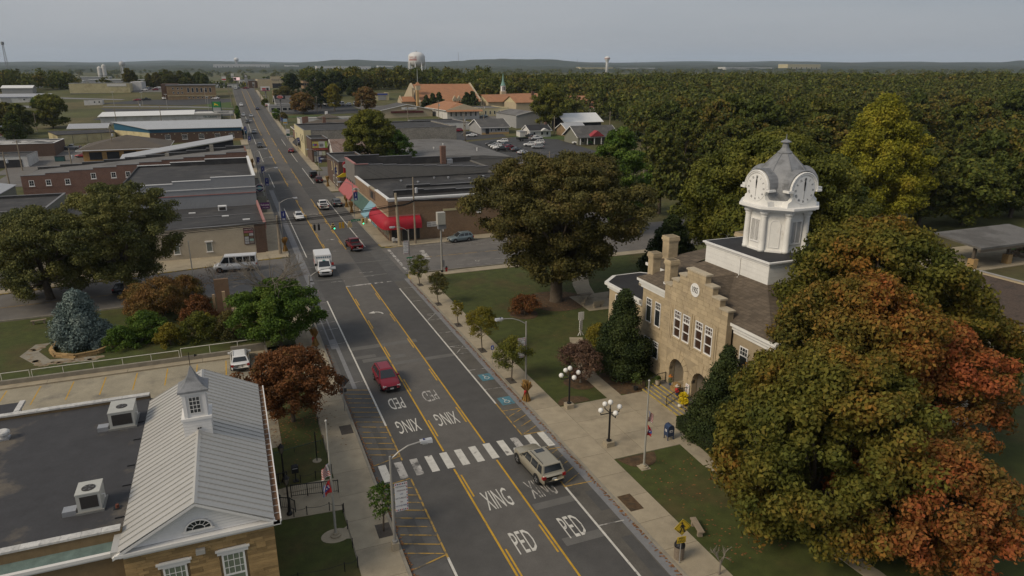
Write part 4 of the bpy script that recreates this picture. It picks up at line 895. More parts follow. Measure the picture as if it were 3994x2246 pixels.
o=site('litter_bin','dark bin inside the post office railing','bin',(.4,44.9,.1));MB().lathe([(.22,.1),(.26,.8),(.2,.8),(.2,.7)],(.4,44.9,0),12).build('body',M_black,o);MB().lathe([(.27,.78),(.28,.84),(.25,.84)],(.4,44.9,0),12).build('rim',M_black,o)
o=site('pipe_rail','green pipe handrail across the post office lawn','handrail',(0,51.8,.1));MB().tube([(-.1,51.6,.45),(4.4,52.4,.45)],.03,6).build('rail',mat('green_pipe',(.03,.06,.045),.5,.1),o);[MB().tube([(x,51.6+.17*x,.1),(x,51.6+.17*x,.45)],.025,5).build('post',MATS['green_pipe'],o)for x in (.2,2.2,4.3)]
# railing along the retaining wall
for k,(xa,xb)in enumerate(((-60,-20.5),(-20.3,-7.2),(-7.0,1.3))):
 o=site('wall_handrail',('white handrail at the left end of the parking lot wall','white handrail in the middle of the parking lot wall','white handrail on the wall behind the parked white SUV')[k],'handrail',(xa,75.25,.6));mw=mat('handrail_paint',(.55,.53,.48),.6,.15,3)
 zz=.62 if k<2 else .8
 MB().tube([(xa,75.25,zz+.75),(xb,75.25,zz+.75)],.04,5).build('rail',mw,o)
 n=max(2,int((xb-xa)/2.2))
 for i in range(n+1):x=xa+(xb-xa)*i/n;MB().tube([(x,75.25,.5),(x,75.25,zz+.75)],.03,5).build('post',mw,o)
 # ================================================================ SHOP ROWS
M_beige=mat('beige_plaster',(.42,.37,.29),.9,.12,.6,col2=(.33,.29,.23),c2scale=.3,c2pos=(.52,.7))
M_brick=mat('red_brick',(.17,.08,.055),.9,.14,.5,brick=(.22,.075,.012,(.17,.13,.11)))
M_brick2=mat('brown_brick',(.21,.125,.07),.9,.14,.4,brick=(.22,.075,.012,(.22,.17,.12)))
M_brick3=mat('dark_brick',(.10,.06,.045),.9,.14,.5,brick=(.22,.075,.012,(.11,.08,.06)))
M_brick4=mat('tan_brick',(.24,.16,.085),.9,.12,.5,brick=(.3,.1,.015,(.24,.18,.12)))
M_gclad=mat('grey_cladding',(.25,.26,.275),.55,.05,.5,stripes=('h',.23,.012));M_gclad2=mat('warm_grey_cladding',(.16,.152,.14),.7,.08,.5,stripes=('h',.3,.012))
M_wcop=mat('bright_coping',(.68,.68,.67),.6,.06,1.5);M_rcop=mat('pink_coping',(.36,.17,.155),.7,.15,2);M_gcop=mat('grey_coping',(.18,.18,.185),.7,.12,2)
M_roofg=mat('grey_roof',(.145,.14,.135),.9,.15,.4,col2=(.10,.095,.09),c2scale=.15);M_roofd=mat('tar_roof',(.042,.041,.042),.9,.25,.3,col2=(.065,.062,.06),c2scale=.2)
M_block=mat('stained_block',(.27,.25,.215),.9,.15,.5,brick=(.4,.2,.012,(.24,.22,.19)),col2=(.15,.14,.125),c2scale=.25,c2pos=(.54,.7))
M_cream=mat('cream_wall',(.48,.42,.25),.85,.12,.4,col2=(.40,.34,.2),c2scale=.3);M_yell=mat('pale_yellow_wall',(.5,.44,.27),.8,.08,.5)
M_metal=mat('silver_roof',(.42,.43,.44),.45,.08,.5,stripes=('x',.6,.02),metal=.1);M_metal2=mat('silver_roof_dull',(.35,.36,.38),.5,.06,.5,stripes=('h',.5,.02))
M_rust=mat('rusty_tin_roof',(.22,.16,.135),.7,.15,.6,stripes=('x',.4,.02),col2=(.16,.10,.075),c2scale=.5)
M_sg=mat('grey_shingles',(.085,.083,.082),.95,.15,.5,col2=(.11,.105,.1),c2scale=.3);M_sb=mat('brown_hip_shingles',(.10,.084,.068),.95,.14,.4)
M_or=mat('orange_roof',(.34,.165,.085),.85,.1,.4,col2=(.30,.15,.08),c2scale=.3);M_tan=mat('church_stucco',(.43,.36,.25),.85,.07,.4);M_wroof=mat('white_metal_roof',(.68,.68,.67),.5,.05,.4)
M_wwall=mat('white_wall',(.55,.54,.52),.8,.1,.5,col2=(.44,.42,.4),c2scale=.3);M_gwall=mat('grey_siding',(.30,.30,.30),.7,.06,.5,stripes=('z',.2,.01));M_olive=mat('olive_grey_siding',(.18,.18,.145),.8,.08,.5)
M_blueb=mat('blue_fascia',(.018,.085,.145),.6,.06,.5);M_maroon=mat('maroon_wood',(.09,.02,.018),.6,.1,1);M_woodd=mat('raw_wood',(.36,.22,.085),.85,.2,1.2)
def wall_box(o,name,m,x0,x1,y0,y1,z0,z1):return MB().box(x0,x1,y0,y1,z0,z1).build(name,m,o)
def flat(name,label,x0,x1,y0,y1,h,wm,rm,par=.45,cop=None,cat='building',g=None,group=None,caps=True):
 g=zt((x0+x1)/2,y0)if g is None else g
 o=site(name,label,cat,((x0+x1)/2,(y0+y1)/2,g),group);t=.28;zr=g+h-par
 MB().box(x0,x1,y0,y1,g-2,zr).build('wall',wm,o)
 for k,d in enumerate(((x0,x1,y0,y0+t),(x0,x1,y1-t,y1),(x0,x0+t,y0+t,y1-t),(x1-t,x1,y0+t,y1-t))):MB().box(d[0],d[1],d[2],d[3],zr,g+h).build('parapet',wm if k in (0,3)else M_roofd,o)
 MB().quad((x0+t,y0+t,zr+.02),(x1-t,y0+t,zr+.02),(x1-t,y1-t,zr+.02),(x0+t,y1-t,zr+.02)).build('roof',rm,o)
 if cop and caps:
  for d in ((x0-.08,x1+.08,y0-.1,y0+t+.05),(x0-.08,x1+.08,y1-t-.05,y1+.1),(x0-.1,x0+t+.05,y0+t+.06,y1-t-.06),(x1-t-.05,x1+.1,y0+t+.06,y1-t-.06)):MB().box(*d,g+h,g+h+.1).build('coping',cop,o)
 return o,g
def gable(name,label,x0,x1,y0,y1,h,rise,ax,wm,rm,over=.5,cat='house',g=None,trim=M_trim,group=None):
 g=zt((x0+x1)/2,(y0+y1)/2)if g is None else g
 o=site(name,label,cat,((x0+x1)/2,(y0+y1)/2,g),group);MB().box(x0,x1,y0,y1,g-1.5,g+h).build('wall',wm,o)
 t=.14
 if ax=='x':
  c=(y0+y1)/2;e=(y1-y0)/2+over;d=rise*over/(e-over)
  for s in (-1,1):MB().slab([(x0-over,c,g+h+rise),(x1+over,c,g+h+rise),(x1+over,c+s*e,g+h-d),(x0-over,c+s*e,g+h-d)][::s],(0,0,t)).build('roof_slope',rm,o)
  for x,q in ((x0+.02,.1),(x1-.12,.1)):MB().slab([(x,y0,g+h),(x,y1,g+h),(x,c,g+h+rise-.02)],(q,0,0)).build('gable_wall',wm,o)
  for x in (x0-over-.04,x1+over-.06):
   for s in (-1,1):MB().slab([(x,c,g+h+rise+t+.01),(x,c+s*e,g+h-d+t+.01),(x,c+s*e,g+h-d-.14),(x,c,g+h+rise-.14)],(.1,0,0)).build('bargeboard',trim,o)
  for s in (-1,1):MB().box(x0-over,x1+over,*sorted((c+s*e,c+s*(e+.06))),g+h-d-.08,g+h-d+.14).build('fascia',trim,o)
 else:
  c=(x0+x1)/2;e=(x1-x0)/2+over;d=rise*over/(e-over)
  for s in (-1,1):MB().slab([(c,y0-over,g+h+rise),(c,y1+over,g+h+rise),(c+s*e,y1+over,g+h-d),(c+s*e,y0-over,g+h-d)][::-s],(0,0,t)).build('roof_slope',rm,o)
  for y in (y0+.02,y1-.12):MB().slab([(x0,y,g+h),(x1,y,g+h),(c,y,g+h+rise-.02)],(0,.1,0)).build('gable_wall',wm,o)
  for s in (-1,1):MB().slab([(c,y0-over-.05,g+h+rise+t+.01),(c+s*e,y0-over-.05,g+h-d+t+.01),(c+s*e,y0-over-.05,g+h-d-.14),(c,y0-over-.05,g+h+rise-.14)],(0,.1,0)).build('bargeboard',trim,o)
 return o,g
def hip(name,label,x0,x1,y0,y1,h,rise,wm,rm,over=.6,cat='building',g=None,ins=None,group=None):
 g=zt((x0+x1)/2,(y0+y1)/2)if g is None else g
 o=site(name,label,cat,((x0+x1)/2,(y0+y1)/2,g),group);MB().box(x0,x1,y0,y1,g-1.5,g+h).build('wall',wm,o)
 a,b_,c,d=x0-over,x1+over,y0-over,y1+over;z=g+h
 if b_-a>d-c:w=(d-c)/2;r0,r1=(a+(ins or w),(c+d)/2),(b_-(ins or w),(c+d)/2)
 else:w=(b_-a)/2;r0,r1=((a+b_)/2,c+(ins or w)),((a+b_)/2,d-(ins or w))
 V=[(a,c,z),(b_,c,z),(b_,d,z),(a,d,z),(*r0,z+rise),(*r1,z+rise)]
 F=[(0,1,5,4),(1,2,5),(2,3,4,5),(3,0,4)]if b_-a>d-c else [(0,1,4),(1,2,5,4),(2,3,5),(3,0,4,5)]
 for f in F:MB().quad(*[V[i]for i in f]).build('roof_slope',rm,o)
 for q in ((a,b_,c-.05,c),(a,b_,d,d+.05),(a-.05,a,c,d),(b_,b_+.05,c,d)):MB().box(*q,z-.22,z+.03).build('fascia',M_trim,o)
 MB().quad((a,c,z-.02),(a,d,z-.02),(b_,d,z-.02),(b_,c,z-.02)).build('soffit',M_trim,o)
 return o,g
def wrow(o,side,plane,us,w,z0,z1,gm=None,grid=(2,2),sill=True,name='window',fm=None):
 for u in us:window(o,side,plane,u-w/2,u+w/2,z0,z1,None,gm or M_glass,grid,sill,.07,name=name,fm=fm)
def awning(o,name,m,x0,x1,y0,y1,z0,z1,drop=.25,side='-x'):
 b=MB()
 if side=='-x':b.add([(x1,y0,z1),(x1,y1,z1),(x0,y1,z0),(x0,y0,z0),(x0,y1,z0-drop),(x0,y0,z0-drop),(x1,y0,z0-drop*.2),(x1,y1,z0-drop*.2)],[(0,3,2,1),(3,5,4,2),(0,6,5,3),(1,2,4,7),(6,7,4,5)])
 else:b.add([(x0,y1,z1),(x1,y1,z1),(x1,y0,z0),(x0,y0,z0),(x1,y0,z0-drop),(x0,y0,z0-drop),(x0,y1,z0-drop*.2),(x1,y1,z0-drop*.2)],[(0,3,2,1),(3,5,4,2),(0,6,5,3),(1,2,4,7),(6,7,4,5)])
 return b.build(name,m,o)
def stepped(o,m,cm,y0,y1,steps_,g,t=.28,cw=.1):
 for xa,xb,z in steps_:MB().box(xa,xb,y0-.03,y1+.03,g-.5,z).build('stepped_wall',m,o);MB().box(xa-.05,xb+.05,y0-cw,y1+cw,z,z+.13).build('coping',cm,o)
 # ---- left row
poly('sidewalk',M_conc,[(-23,121.3),(-23,113.5),(2.8,118.6),(2.8,120.7),(4.2,120.7),(4.2,121.3)],.10,thick=.1);poly('sidewalk',M_side,[(-60,118.8),(-60,107.1),(-23,113.6),(-23,118.8)],.09,thick=.1)
strip('paved_yard',M_side,-60,4.2,170,198,.06);strip('paved_yard',M_side,-60,4.4,216,262,.06);strip('paved_yard',M_side,25.4,48,166,222,.04);strip('paved_yard',M_side,60,66,120,196,.06);strip('paved_yard',M_side,25,80,282,292,.06,2.5);strip('paved_yard',M_roofg,5.7,5.9,288,300,.06)
o=site('corner_shop','long beige-sided corner shop with black roof on the left of Fourth Street','building',(-9,138,0));g=0
rz_=lambda x,y:4.55-(y-121.2)/33.4*2.0
MB().prism([(-23,121.2),(4.2,121.2),(4.2,154.6),(-23,154.6)],-2,4.5,lambda x,y:rz_(x,y)-.05).build('wall',M_beige,o)
MB().quad(*[(x,y,rz_(x,y))for x,y in ((-22.9,121.4),(4.1,121.4),(4.1,154.5),(-22.9,154.5))]).build('roof',M_roofd,o)
MB().box(-23,4.2,121.17,121.45,4.3,5.0).build('parapet',M_beige,o);MB().box(-23.1,4.25,121.1,121.5,5.0,5.1).build('coping',M_gcop,o)
MB().box(2.45,4.23,121.12,121.2,-.5,5.0).build('brick_pier',M_brick3,o);MB().slab([(4.1,121.6,4.0),(4.1,154.5,2.2),(4.1,154.5,3.5),(4.1,121.6,5.2)],(.3,0,0)).build('front_parapet',M_rcop,o)
wrow(o,'-y',121.2,(-4.75,-9.6,-14.6,-19.5),.9,1.0,2.6,mat('grey_blind_glass',(.16,.18,.17),.4,.1),None)
for u in (-4.75,-9.6):MB().box(u-.62,u+.62,121.04,121.2,2.6,2.82).build('lintel',M_trim,o)
for x,y in ((-2,138),(1.5,131),(-8,146)):MB().box(x-.6,x+.6,y-.25,y+.25,rz_(x,y)-.1,rz_(x,y)+.16).build('skylight',M_wcop,o)
hv=site('rooftop_unit','white rooftop unit on the black corner shop roof','air conditioner',(-2.5,148,2.9));MB().box(-3.3,-1.7,147.4,148.6,2.85,3.9).build('casing',M_wcop,hv);MB().box(-3.1,-1.9,147.36,147.4,3.1,3.7).build('grille',M_hgr,hv)
MB().tube([(-22,139,3.55),(4,139,3.55)],.06,5).build('roof_seam',M_gcop,o)
sg=site('wall_sign_board','maroon and white sign board of small adverts on the beige wall','sign',(1.5,121.1,1.7))
MB().box(.7,2.3,121.08,121.16,1.7,4.5).build('board',mat('sign_maroon',(.05,.015,.02),.6,.1),sg)
text('sign_lettering',"KARCHY'S",.3,M_fw,sg,(1.5,121.075,4.22),(pi/2,0,0),.004)
MB().box(.78,2.22,121.06,121.08,3.65,3.98).build('panel',mat('sign_pink',(.28,.10,.12),.7,.1),sg)
for k,(xa,xb,za,zb,c)in enumerate(((.8,1.45,3.1,3.55,(.13,.12,.03)),(1.55,2.2,3.15,3.55,(.36,.37,.38)),(.8,1.45,2.65,3.02,(.34,.36,.38)),(1.55,2.2,2.68,3.08,(.12,.08,.06)),(.8,1.45,2.2,2.6,(.32,.33,.35)),(1.55,2.2,2.25,2.62,(.25,.38,.35)),(.8,1.45,1.8,2.15,(.34,.35,.37)),(1.55,2.2,1.8,2.18,(.2,.18,.17)))):
 MB().box(xa,xb,121.06,121.08,za,zb).build('panel',mat('advert_%s'%'abcdefgh'[k],c,.7,.25,6),sg)
o,g=flat('side_annex','low beige annex with a metal canopy on the left of Fourth Street',-60,-23.1,118.6,140,3.9,M_beige,M_roofd,.3,M_gcop)
MB().add([(-60,118.6,3.0),(-31,118.6,3.0),(-31,117.2,2.5),(-60,117.2,2.5)],[(0,3,2,1),(0,1,2,3)]).build('canopy',M_metal2,o);wrow(o,'-y',118.6,(-35,-40,-47),1.4,.7,2.1,None,(3,3),name='shop_window',fm=mat('green_frame',(.12,.2,.16),.6))
o,g=flat('grey_clad_shop','grey metal-clad shop with bright white stepped coping in the left row',-21.4,4.3,155.4,194,6.9,M_gclad,M_roofd,.35,None)
stepped(o,M_gclad,M_wcop,155.4,155.7,((-21.4,-11.4,7.55),(-11.4,-4.2,8.0),(-4.2,4.3,8.5)),6.4)
stepped(o,M_roofd,M_wcop,193.4,193.7,((-21.4,-14,7.2),(-14,-6,7.7),(-6,4.3,8.2)),6.4)
MB().box(4.0,4.35,155.74,193.36,6.4,8.5).build('front_parapet',M_gclad,o);MB().box(3.9,4.5,155.2,193.9,8.5,8.65).build('front_coping',M_wcop,o);MB().box(-21.3,4.3,155.3,155.38,6.2,6.36).build('belt_seam',M_wcop,o);MB().box(-21.4,4.3,155.28,155.38,5.0,5.15).build('flashing',M_rcop,o)
MB().box(-9,-8,170,170.5,6.56,6.75).build('skylight',M_wcop,o)
o,g=flat('awning_arcade','flat canopy over the sidewalk in front of the grey clad shop',4.5,6.2,157,186,3.6,M_olive,M_sb,.1,None,cat='canopy',caps=False)
o,g=flat('long_brick_shop','long red brick shop with many-stepped parapet in the left row',-47,4.3,198,216,4.4,M_brick,M_roofg,.3,None)
xs=np.linspace(4.3,-47,11);zs=[9.2-.41*k for k in range(10)]
stepped(o,M_brick,M_gcop,198,198.3,[(xs[k+1],xs[k],zs[k])for k in range(10)],3)
stepped(o,M_roofd,M_gcop,215.7,216,[(xs[k+1],xs[k],zs[k]+.0)for k in range(10)],3)
MB().slab([(4.2,198.3,8.8),(-46.9,198.3,5.1),(-46.9,215.7,4.9),(4.2,215.7,8.6)],(0,0,-.2)).build('sloped_roof',M_roofg,o);MB().box(4.0,4.33,198.34,215.66,3,9.2).build('front_wall',M_brick,o)
for k,x in enumerate((-45,-41.5,-37.5,-31.8,-27.4,-24.2,-19,-12.4,-8.6,-5,-2.4,.6,2.6)):window(o,'-y',198,x-.55,x+.55,*((3.0,4.4)if k<3 else (4.1,5.5)if k<7 else (5.1,6.6)),None,M_glass,(2,2),True,.12)
for x in (-16,-4.5):MB().box(x-.5,x+.5,214,215,5.5,9.9 if x>-10 else 8).build('chimney',M_block,o)
o,g=flat('metal_shed_shop','shop with a long sloping silver roof behind the brick row',-28,1.5,226,242,4.2,M_brick3,M_roofd,.2,None)
MB().slab([(-29,225,5.6),(1.5,225,10.2),(1.5,232,10.9),(-29,232,6.2)],(0,0,.25)).build('silver_roof',M_metal2,o);MB().slab([(-28,225.4,4),(1.4,225.4,4),(1.4,225.4,10.1),(-28,225.4,5.5)],(0,.2,0)).build('shaded_wall',M_dark,o)  # wall under the slope coloured near-black: its shadow side is painted in
o,g=hip('timber_pavilion','brown hip-roofed building with raw plywood walls under repair',-44,-20,262,286,3.4,3.6,M_woodd,M_sb,1.6)
for x in (-40,-35,-30):MB().box(x-2.2,x+1.4,261.9,262,g+.2,g+2.6).build('opening',M_dark,o)
# blue-banded brick hall (its left wall follows the skewed lot line)
g=3.2;o=site('blue_banded_hall','brick hall with blue band and pale metal roof in the left row','building',(-12,316,g))
FP=[(-27.6,304.6),(5.7,304.6),(5.7,327),(-42.2,327)]
MB().prism(FP,g-2,g+3.9).build('wall',[M_brick3],o);MB().slab([(-27.66,304.56,g-1),(-42.26,326.96,g-1),(-42.26,326.96,g+3.9),(-27.66,304.56,g+3.9)],(-.05,-.03,0)).build('cream_side_wall',M_cream,o)
zr=lambda x,y:g+5.2+(y-304.6)*.075
MB().prism([(x,y)for x,y in FP],g+3.9,g+5.2,zr).build('blue_band',M_blueb,o)
MB().slab([(-28.2,304.0,g+5.2),(6.2,304.0,g+5.2),(6.2,327.4,g+6.95),(-43.2,327.4,g+6.95)],(0,0,.15)).build('roof',M_metal,o)
wrow(o,'-y',304.6,(-21.5,-15.5,-9.5,-3.6,1.6),1.9,g+1.2,g+3.0,None,(4,3))
for k in range(14):MB().box(-25.8+2.3*k-.15,-25.8+2.3*k+.15,304.5,304.6,g+3.1,g+3.4).build('tie_plate',M_cream,o)
awning(o,'blue_awning',M_blueb,5.7,7.6,304.5,326,g+2.4,g+4.2,.3);MB().add([(5.7,304.5,g+4.2),(7.6,304.5,g+2.3),(5.7,304.5,g+2.2)],[(0,1,2),(2,1,0)]).build('awning_end',M_blueb,o);MB().box(1.5,5.7,304.3,304.6,g-1,g+.9).build('stone_plinth',M_sand,o)
for xa,ya in ((-32.5,312.3),(-37.3,319.6)):MB().slab([(xa,ya,g+1.4),(xa-.75,ya+1.15,g+1.4),(xa-.75,ya+1.15,g+2.9),(xa,ya,g+2.9)],(-.1,-.06,0)).build('window',M_glass,o)
g=2.6;o=site('cream_workshop','cream plastered workshop with black roof behind the brick row','building',(-52,322,g))
MB().prism([(-60,314),(-41.6,322),(-44,332),(-66,330)],g-2,g+3.9).build('wall',M_cream,o);MB().slab([(-60.3,313.6,g+3.9),(-41.4,321.8,g+3.9),(-44,332.4,g+4.3),(-66.3,330.4,g+4.3)],(0,0,.15)).build('roof',M_roofd,o)
for t in (.25,.5,.75):MB().tube([(-60+18.4*t-.03,314+8*t-.06,g-.5),(-60+18.4*t-.03,314+8*t-.06,g+3.9)],.08,5).build('downpipe',M_olive,o)
o,g=gable('cream_workshop','second cream workshop with pale tin roof left of the blue-banded hall',-60,-46,336,348,3.6,1.4,'x',M_cream,M_metal2,.4,'building')
o,g=flat('old_brick_shop','old brick shop with patched white roof at the far left',-110,-55.4,282,300,4.6,M_brick3,mat('patched_roof',(.4,.39,.37),.8,.3,.5,col2=(.06,.06,.06),c2scale=.12,c2pos=(.5,.54)),.2,M_wcop)
o,g=flat('open_shed','black-roofed open shed with a white painted end wall at the left',-110,-58,256,270,3.6,M_wwall,M_roofd,.2,M_gcop)
MB().box(-109,-59.5,255.9,256,g-.5,g+2.6).build('open_front',M_dark,o)
o,g=gable('grey_gabled_shop','grey boarded shop with white gable edge at the left edge',-72,-46.5,176,190,4.2,2.2,'y',M_olive,M_metal2,.3,'building');MB().box(-57,-55.5,175.9,176,g+2.5,g+4.4).build('sign_panel',M_fw,o)
o,g=flat('olive_flat_shop','olive-grey flat-roofed shop behind the large left tree',-62,-33,150,170,4.8,M_olive,M_roofd,.5,M_gcop);wrow(o,'-y',150,(-47,-38),1.2,1.6,3.4,None,(1,2));MB().box(-33,-27,152,166,g-1,g+2.6).build('lean_to',M_olive,o);MB().box(-33,-26.6,151.7,166.3,g+2.6,g+2.8).build('lean_to_roof',M_roofd,o)
# hanging signs of the left row
s=site('hanging_shop_sign','purple Cahoots sign hanging over the left sidewalk','sign',(5.4,146,3));MB().box(4.55,6.35,145.95,146.05,3.0,4.3).build('board',mat('purple',(.075,.02,.09),.6,.08),s);text('sign_lettering','Cahoots',.48,M_fw,s,(5.45,145.94,3.85),(pi/2,0,0),.004);text('sign_lettering','OPEN HERE',.24,M_fw,s,(5.45,145.94,3.25),(pi/2,0,0),.004);MB().tube([(4.3,146,4.35),(6.4,146,4.35)],.03,5).build('bracket',M_black,s)
s=site('round_shop_sign','round white and purple sign hanging over the left sidewalk','sign',(5.3,164,4))
for r,y,m,n in ((.95,164.0,M_fw,'rim'),(.8,163.97,MATS['purple'],'disc'),(.52,163.94,mat('teal',(.1,.3,.3),.6,.1),'centre')):MB().slab([(5.4+r*cos(t),y,4.6+r*sin(t))for t in np.linspace(0,2*pi,25)[:-1]],(0,.03,0)).build(n,m,s)
MB().box(4.4,6.4,163.9,163.94,4.45,4.75).build('name_bar',M_fw,s)
# ---- right row: brick corner block with awnings
o,g=flat('brick_corner_block','brown brick corner block with white cornice and coloured awnings',25.0,60,120.6,154,6.6,M_brick2,M_roofd,.3,None,cat='building')
MB().box(24.96,60,120.57,120.95,6.2,7.6).build('side_parapet',M_brick2,o)
for k,x in enumerate(np.arange(25,59,3.5)):MB().box(x-(.2 if k==0 else 0),x+3.48,120.35,121.05,7.6-.012*k,7.9-.012*k).build('cornice_block',M_wcop,o)
MB().box(25.0,60,120.48,120.6,7.35,7.55).build('cornice_band',M_wcop,o)
for y0,y1,z in ((120.7,131.8,7.7),(131.8,138.0,7.5),(138.0,154,7.4)):
 MB().box(24.97,25.35,y0+.25,y1,6.2,z).build('front_parapet',M_brick2,o);MB().box(24.88,25.45,y0-.1,y1+.1,z,z+.16).build('front_coping',M_wcop if y1!=138.0 else M_conc,o)
MB().slab([(24.98,132.3,5.6),(24.98,137.4,5.6),(24.98,137.4,7.2),(24.98,132.3,7.2)],(-.06,0,0)).build('name_panel',M_brick3,o);MB().slab([(24.9,134.1,5.8),(24.9,135.8,5.8),(24.9,135.8,7.0),(24.9,134.1,7.0)],(-.05,0,0)).build('emblem',mat('sign_black',(.03,.03,.03),.6),o)
for y0,hs in ((131.8,((28.5,34.5,7.4),(34.5,41,7.2),(41,48,7.0),(48,60,6.8))),(140,((33,38,7.0),(38,48,6.8)))):
 for xa,xb,z in hs:MB().box(xa,xb,y0,y0+.3,6.2,z).build('fire_wall',M_roofd,o);MB().box(xa,xb,y0-.08,y0+.38,z,z+.1).build('coping',M_gcop,o)
for x,y in ((34,149),(37,146),(45,150),(49,147),(42,151),(53,149)):MB().lathe([(.2,0),(.18,.4),(.32,.45),(.1,.6)],(x,y,6.3),8).build('roof_vent',M_duct,o)
# rounded red awning round the corner, then blue, green, pink
def bullnose(o,m,path_,ztop,r):
 b=MB();n=8;prof=[(r*sin(pi/2*i/n),ztop-r+r*cos(pi/2*i/n))for i in range(n+1)]+[(r,ztop-r-.55)]
 rows=[]
 for (x,y,nx,ny)in path_:rows.append([(x+nx*d,y+ny*d,z)for d,z in prof])
 k=len(prof);b.add([p for r_ in rows for p in r_],[(i*k+j,i*k+j+1,(i+1)*k+j+1,(i+1)*k+j)for i in range(len(rows)-1)for j in range(k-1)])
 for r_,(x,y,nx,ny)in ((rows[0],path_[0]),(rows[-1],path_[-1])):b.quad(*(r_+[(x,y,ztop-r-.55)]))
 return b.build('red_awning',m,o,True)
M_awr=mat('red_canvas',(.34,.012,.025),.6,.08,1);M_awb=mat('blue_canvas',(.19,.33,.40),.7,.08,1);M_awg=mat('green_canvas',(.055,.105,.085),.7,.1,1);M_awp=mat('pink_canvas',(.35,.10,.10),.7,.08,1)
bullnose(o,M_awr,[(25,131.6,-1,0),(25,126,-1,0),(25,121.6,-1,0),(25.0,120.9,-.92,-.38),(25.1,120.65,-.707,-.707),(25.4,120.6,-.38,-.92),(26.2,120.6,0,-1),(30.6,120.6,0,-1)],4.6,1.5)
MB().box(24.9,30.7,120.5,120.6,4.62,4.82).build('awning_ledge',M_rcop,o);MB().box(24.88,25,120.6,154,4.6,4.8).build('awning_ledge',M_conc,o)
awning(o,'blue_awning',M_awb,22.9,25.0,131.9,137.5,2.5,4.9);awning(o,'green_awning',M_awg,23.3,25.0,137.7,151,2.9,4.7)
for k,(y0,y1)in enumerate(((121.2,123),(123.3,125.6),(125.9,128),(128.4,131),(132.3,134.6),(134.9,137.2),(138,141),(141.4,144.4),(145,148),(148.4,151))):
 window(o,'-x',25,y0,y1,.75,2.7,None,M_glass,None,False,.08,name='shop_window',fm=M_trim if k>3 else M_olive,mid=False);MB().box(24.9,25,y0,y1,-.2,.7).build('stall_riser',M_brick3 if k<4 else M_awb if k<6 else M_trim,o)
for xa,xb in ((25.4,26.9),(28.6,30.5)):window(o,'-y',120.6,xa,xb,.3,2.6,None,M_glass,(1,1),False,.08,name='shop_window',fm=M_black,mid=False)
d=window(o,'-y',120.6,27.2,28.3,.12,2.5,None,M_glass,None,False,.1,name='shop_door',fm=M_olive,mid=False)
window(o,'-y',120.6,41.5,42.3,4.3,5.6,None,M_glass,(3,3),True,.1);MB().box(35.0,37.6,120.52,120.6,5.0,5.4).build('stone_panel',M_cream,o)
sg=site('parking_wall_sign','white PARK YOUR CAR HERE sign on the brown brick wall','sign',(32.8,120.5,2.4));MB().box(31.9,33.8,120.48,120.58,2.3,3.2).build('board',M_fw,sg)
for k,t in enumerate(('PARK YOUR','CAR HERE')):text('sign_lettering',t,.34,M_ink,sg,(32.85,120.475,2.95-k*.38),(pi/2,0,0),.003)
fg=site('painted_figure','white painted cut-out figure raising an arm on the brick wall','sign',(34.8,120.5,1.2));f=MB()
f.slab([(34.5,120.56,1.2),(34.7,120.56,1.2),(34.75,120.56,1.9),(34.85,120.56,1.2),(35.05,120.56,1.2),(35.02,120.56,1.9),(35.15,120.56,2.0),(35.1,120.56,2.7),(34.95,120.56,2.85),(34.65,120.56,2.85),(34.45,120.56,2.6),(34.5,120.56,2.0)][::-1],(0,.03,0)).slab([(34.5,120.56,2.6),(34.6,120.56,2.8),(34.35,120.56,3.35),(34.25,120.56,3.3)][::-1],(0,.03,0));f.slab([(34.8+.16*cos(t),120.56,3.02+.16*sin(t))for t in np.linspace(0,2*pi,13)[:-1]][::-1],(0,.03,0)).build('cutout',M_fw,fg);MB().box(34.5,35.1,120.55,120.56,2.2,2.28).build('belt',M_ink,fg)
o,g=flat('grey_sided_shop','tall grey-sided shop with red-edged parapet in the right row',25.0,56,154.1,167,7.9,M_gclad2,M_roofd,.3,None)
stepped(o,M_gclad2,M_gcop,154.1,154.4,[(25.0+3.1*k,28.1+3.1*k,10.0-.2*k)for k in range(10)],7)
stepped(o,M_roofd,M_gcop,166.7,167,[(25.0,33,10.5),(33,41,10.0),(41,48,9.5),(48,56,9.0)],7)
MB().box(24.97,25.3,154.44,166.66,7.2,10.1).build('front_parapet',M_gclad2,o);MB().box(24.9,25.4,154,167.1,10.1,10.28).build('front_coping',M_rcop,o);MB().box(25,28,153.95,154.1,9.95,10.15).build('side_coping',M_rcop,o)
for y in (156,158.2,160.4,162.6,164.8):MB().box(24.9,25,y-.25,y+.25,3.2,5.8).build('slit_window',M_glass,o)
awning(o,'pink_awning',M_awp,22.9,25,151.4,166.5,2.9,5.4);MB().slab([(24.99,156,2.2),(24.99,165,2.2),(24.99,165,.6),(24.99,156,.6)],(-.05,0,0)).build('shop_window',M_glass,o)
MB().box(47.6,48.8,164,165.2,7.6,12.2).build('brick_chimney',M_brick,o);MB().box(49,50.4,163.8,165,7.6,9).build('roof_unit',M_duct,o)
for k in range(9):MB().box(27+2.4*k,27.5+2.4*k,157+1.1*(k*3%7),157.3+1.1*(k*3%7),7.63,7.68).build('roof_scrap',M_fw if k%3 else M_yel,o)
sg=site('oval_shop_sign','small white arched sign on a bracket above the green awning','sign',(24.2,149,5));MB().slab([(23.4+.75+.8*cos(t),149,5.2+.55*sin(t))for t in np.linspace(0,pi,13)],(0,.08,0)).build('board',M_fw,sg);MB().slab([(24.15+.28*cos(t),148.96,5.42+.2*sin(t))for t in np.linspace(0,2*pi,13)[:-1]],(0,.03,0)).build('emblem',M_olive,sg)
o,g=flat('brown_brick_shop','small brown brick shop with cream windows beyond the boot sign',25.0,33,178,200,7.3,M_brick3,M_roofd,.4,M_gcop)
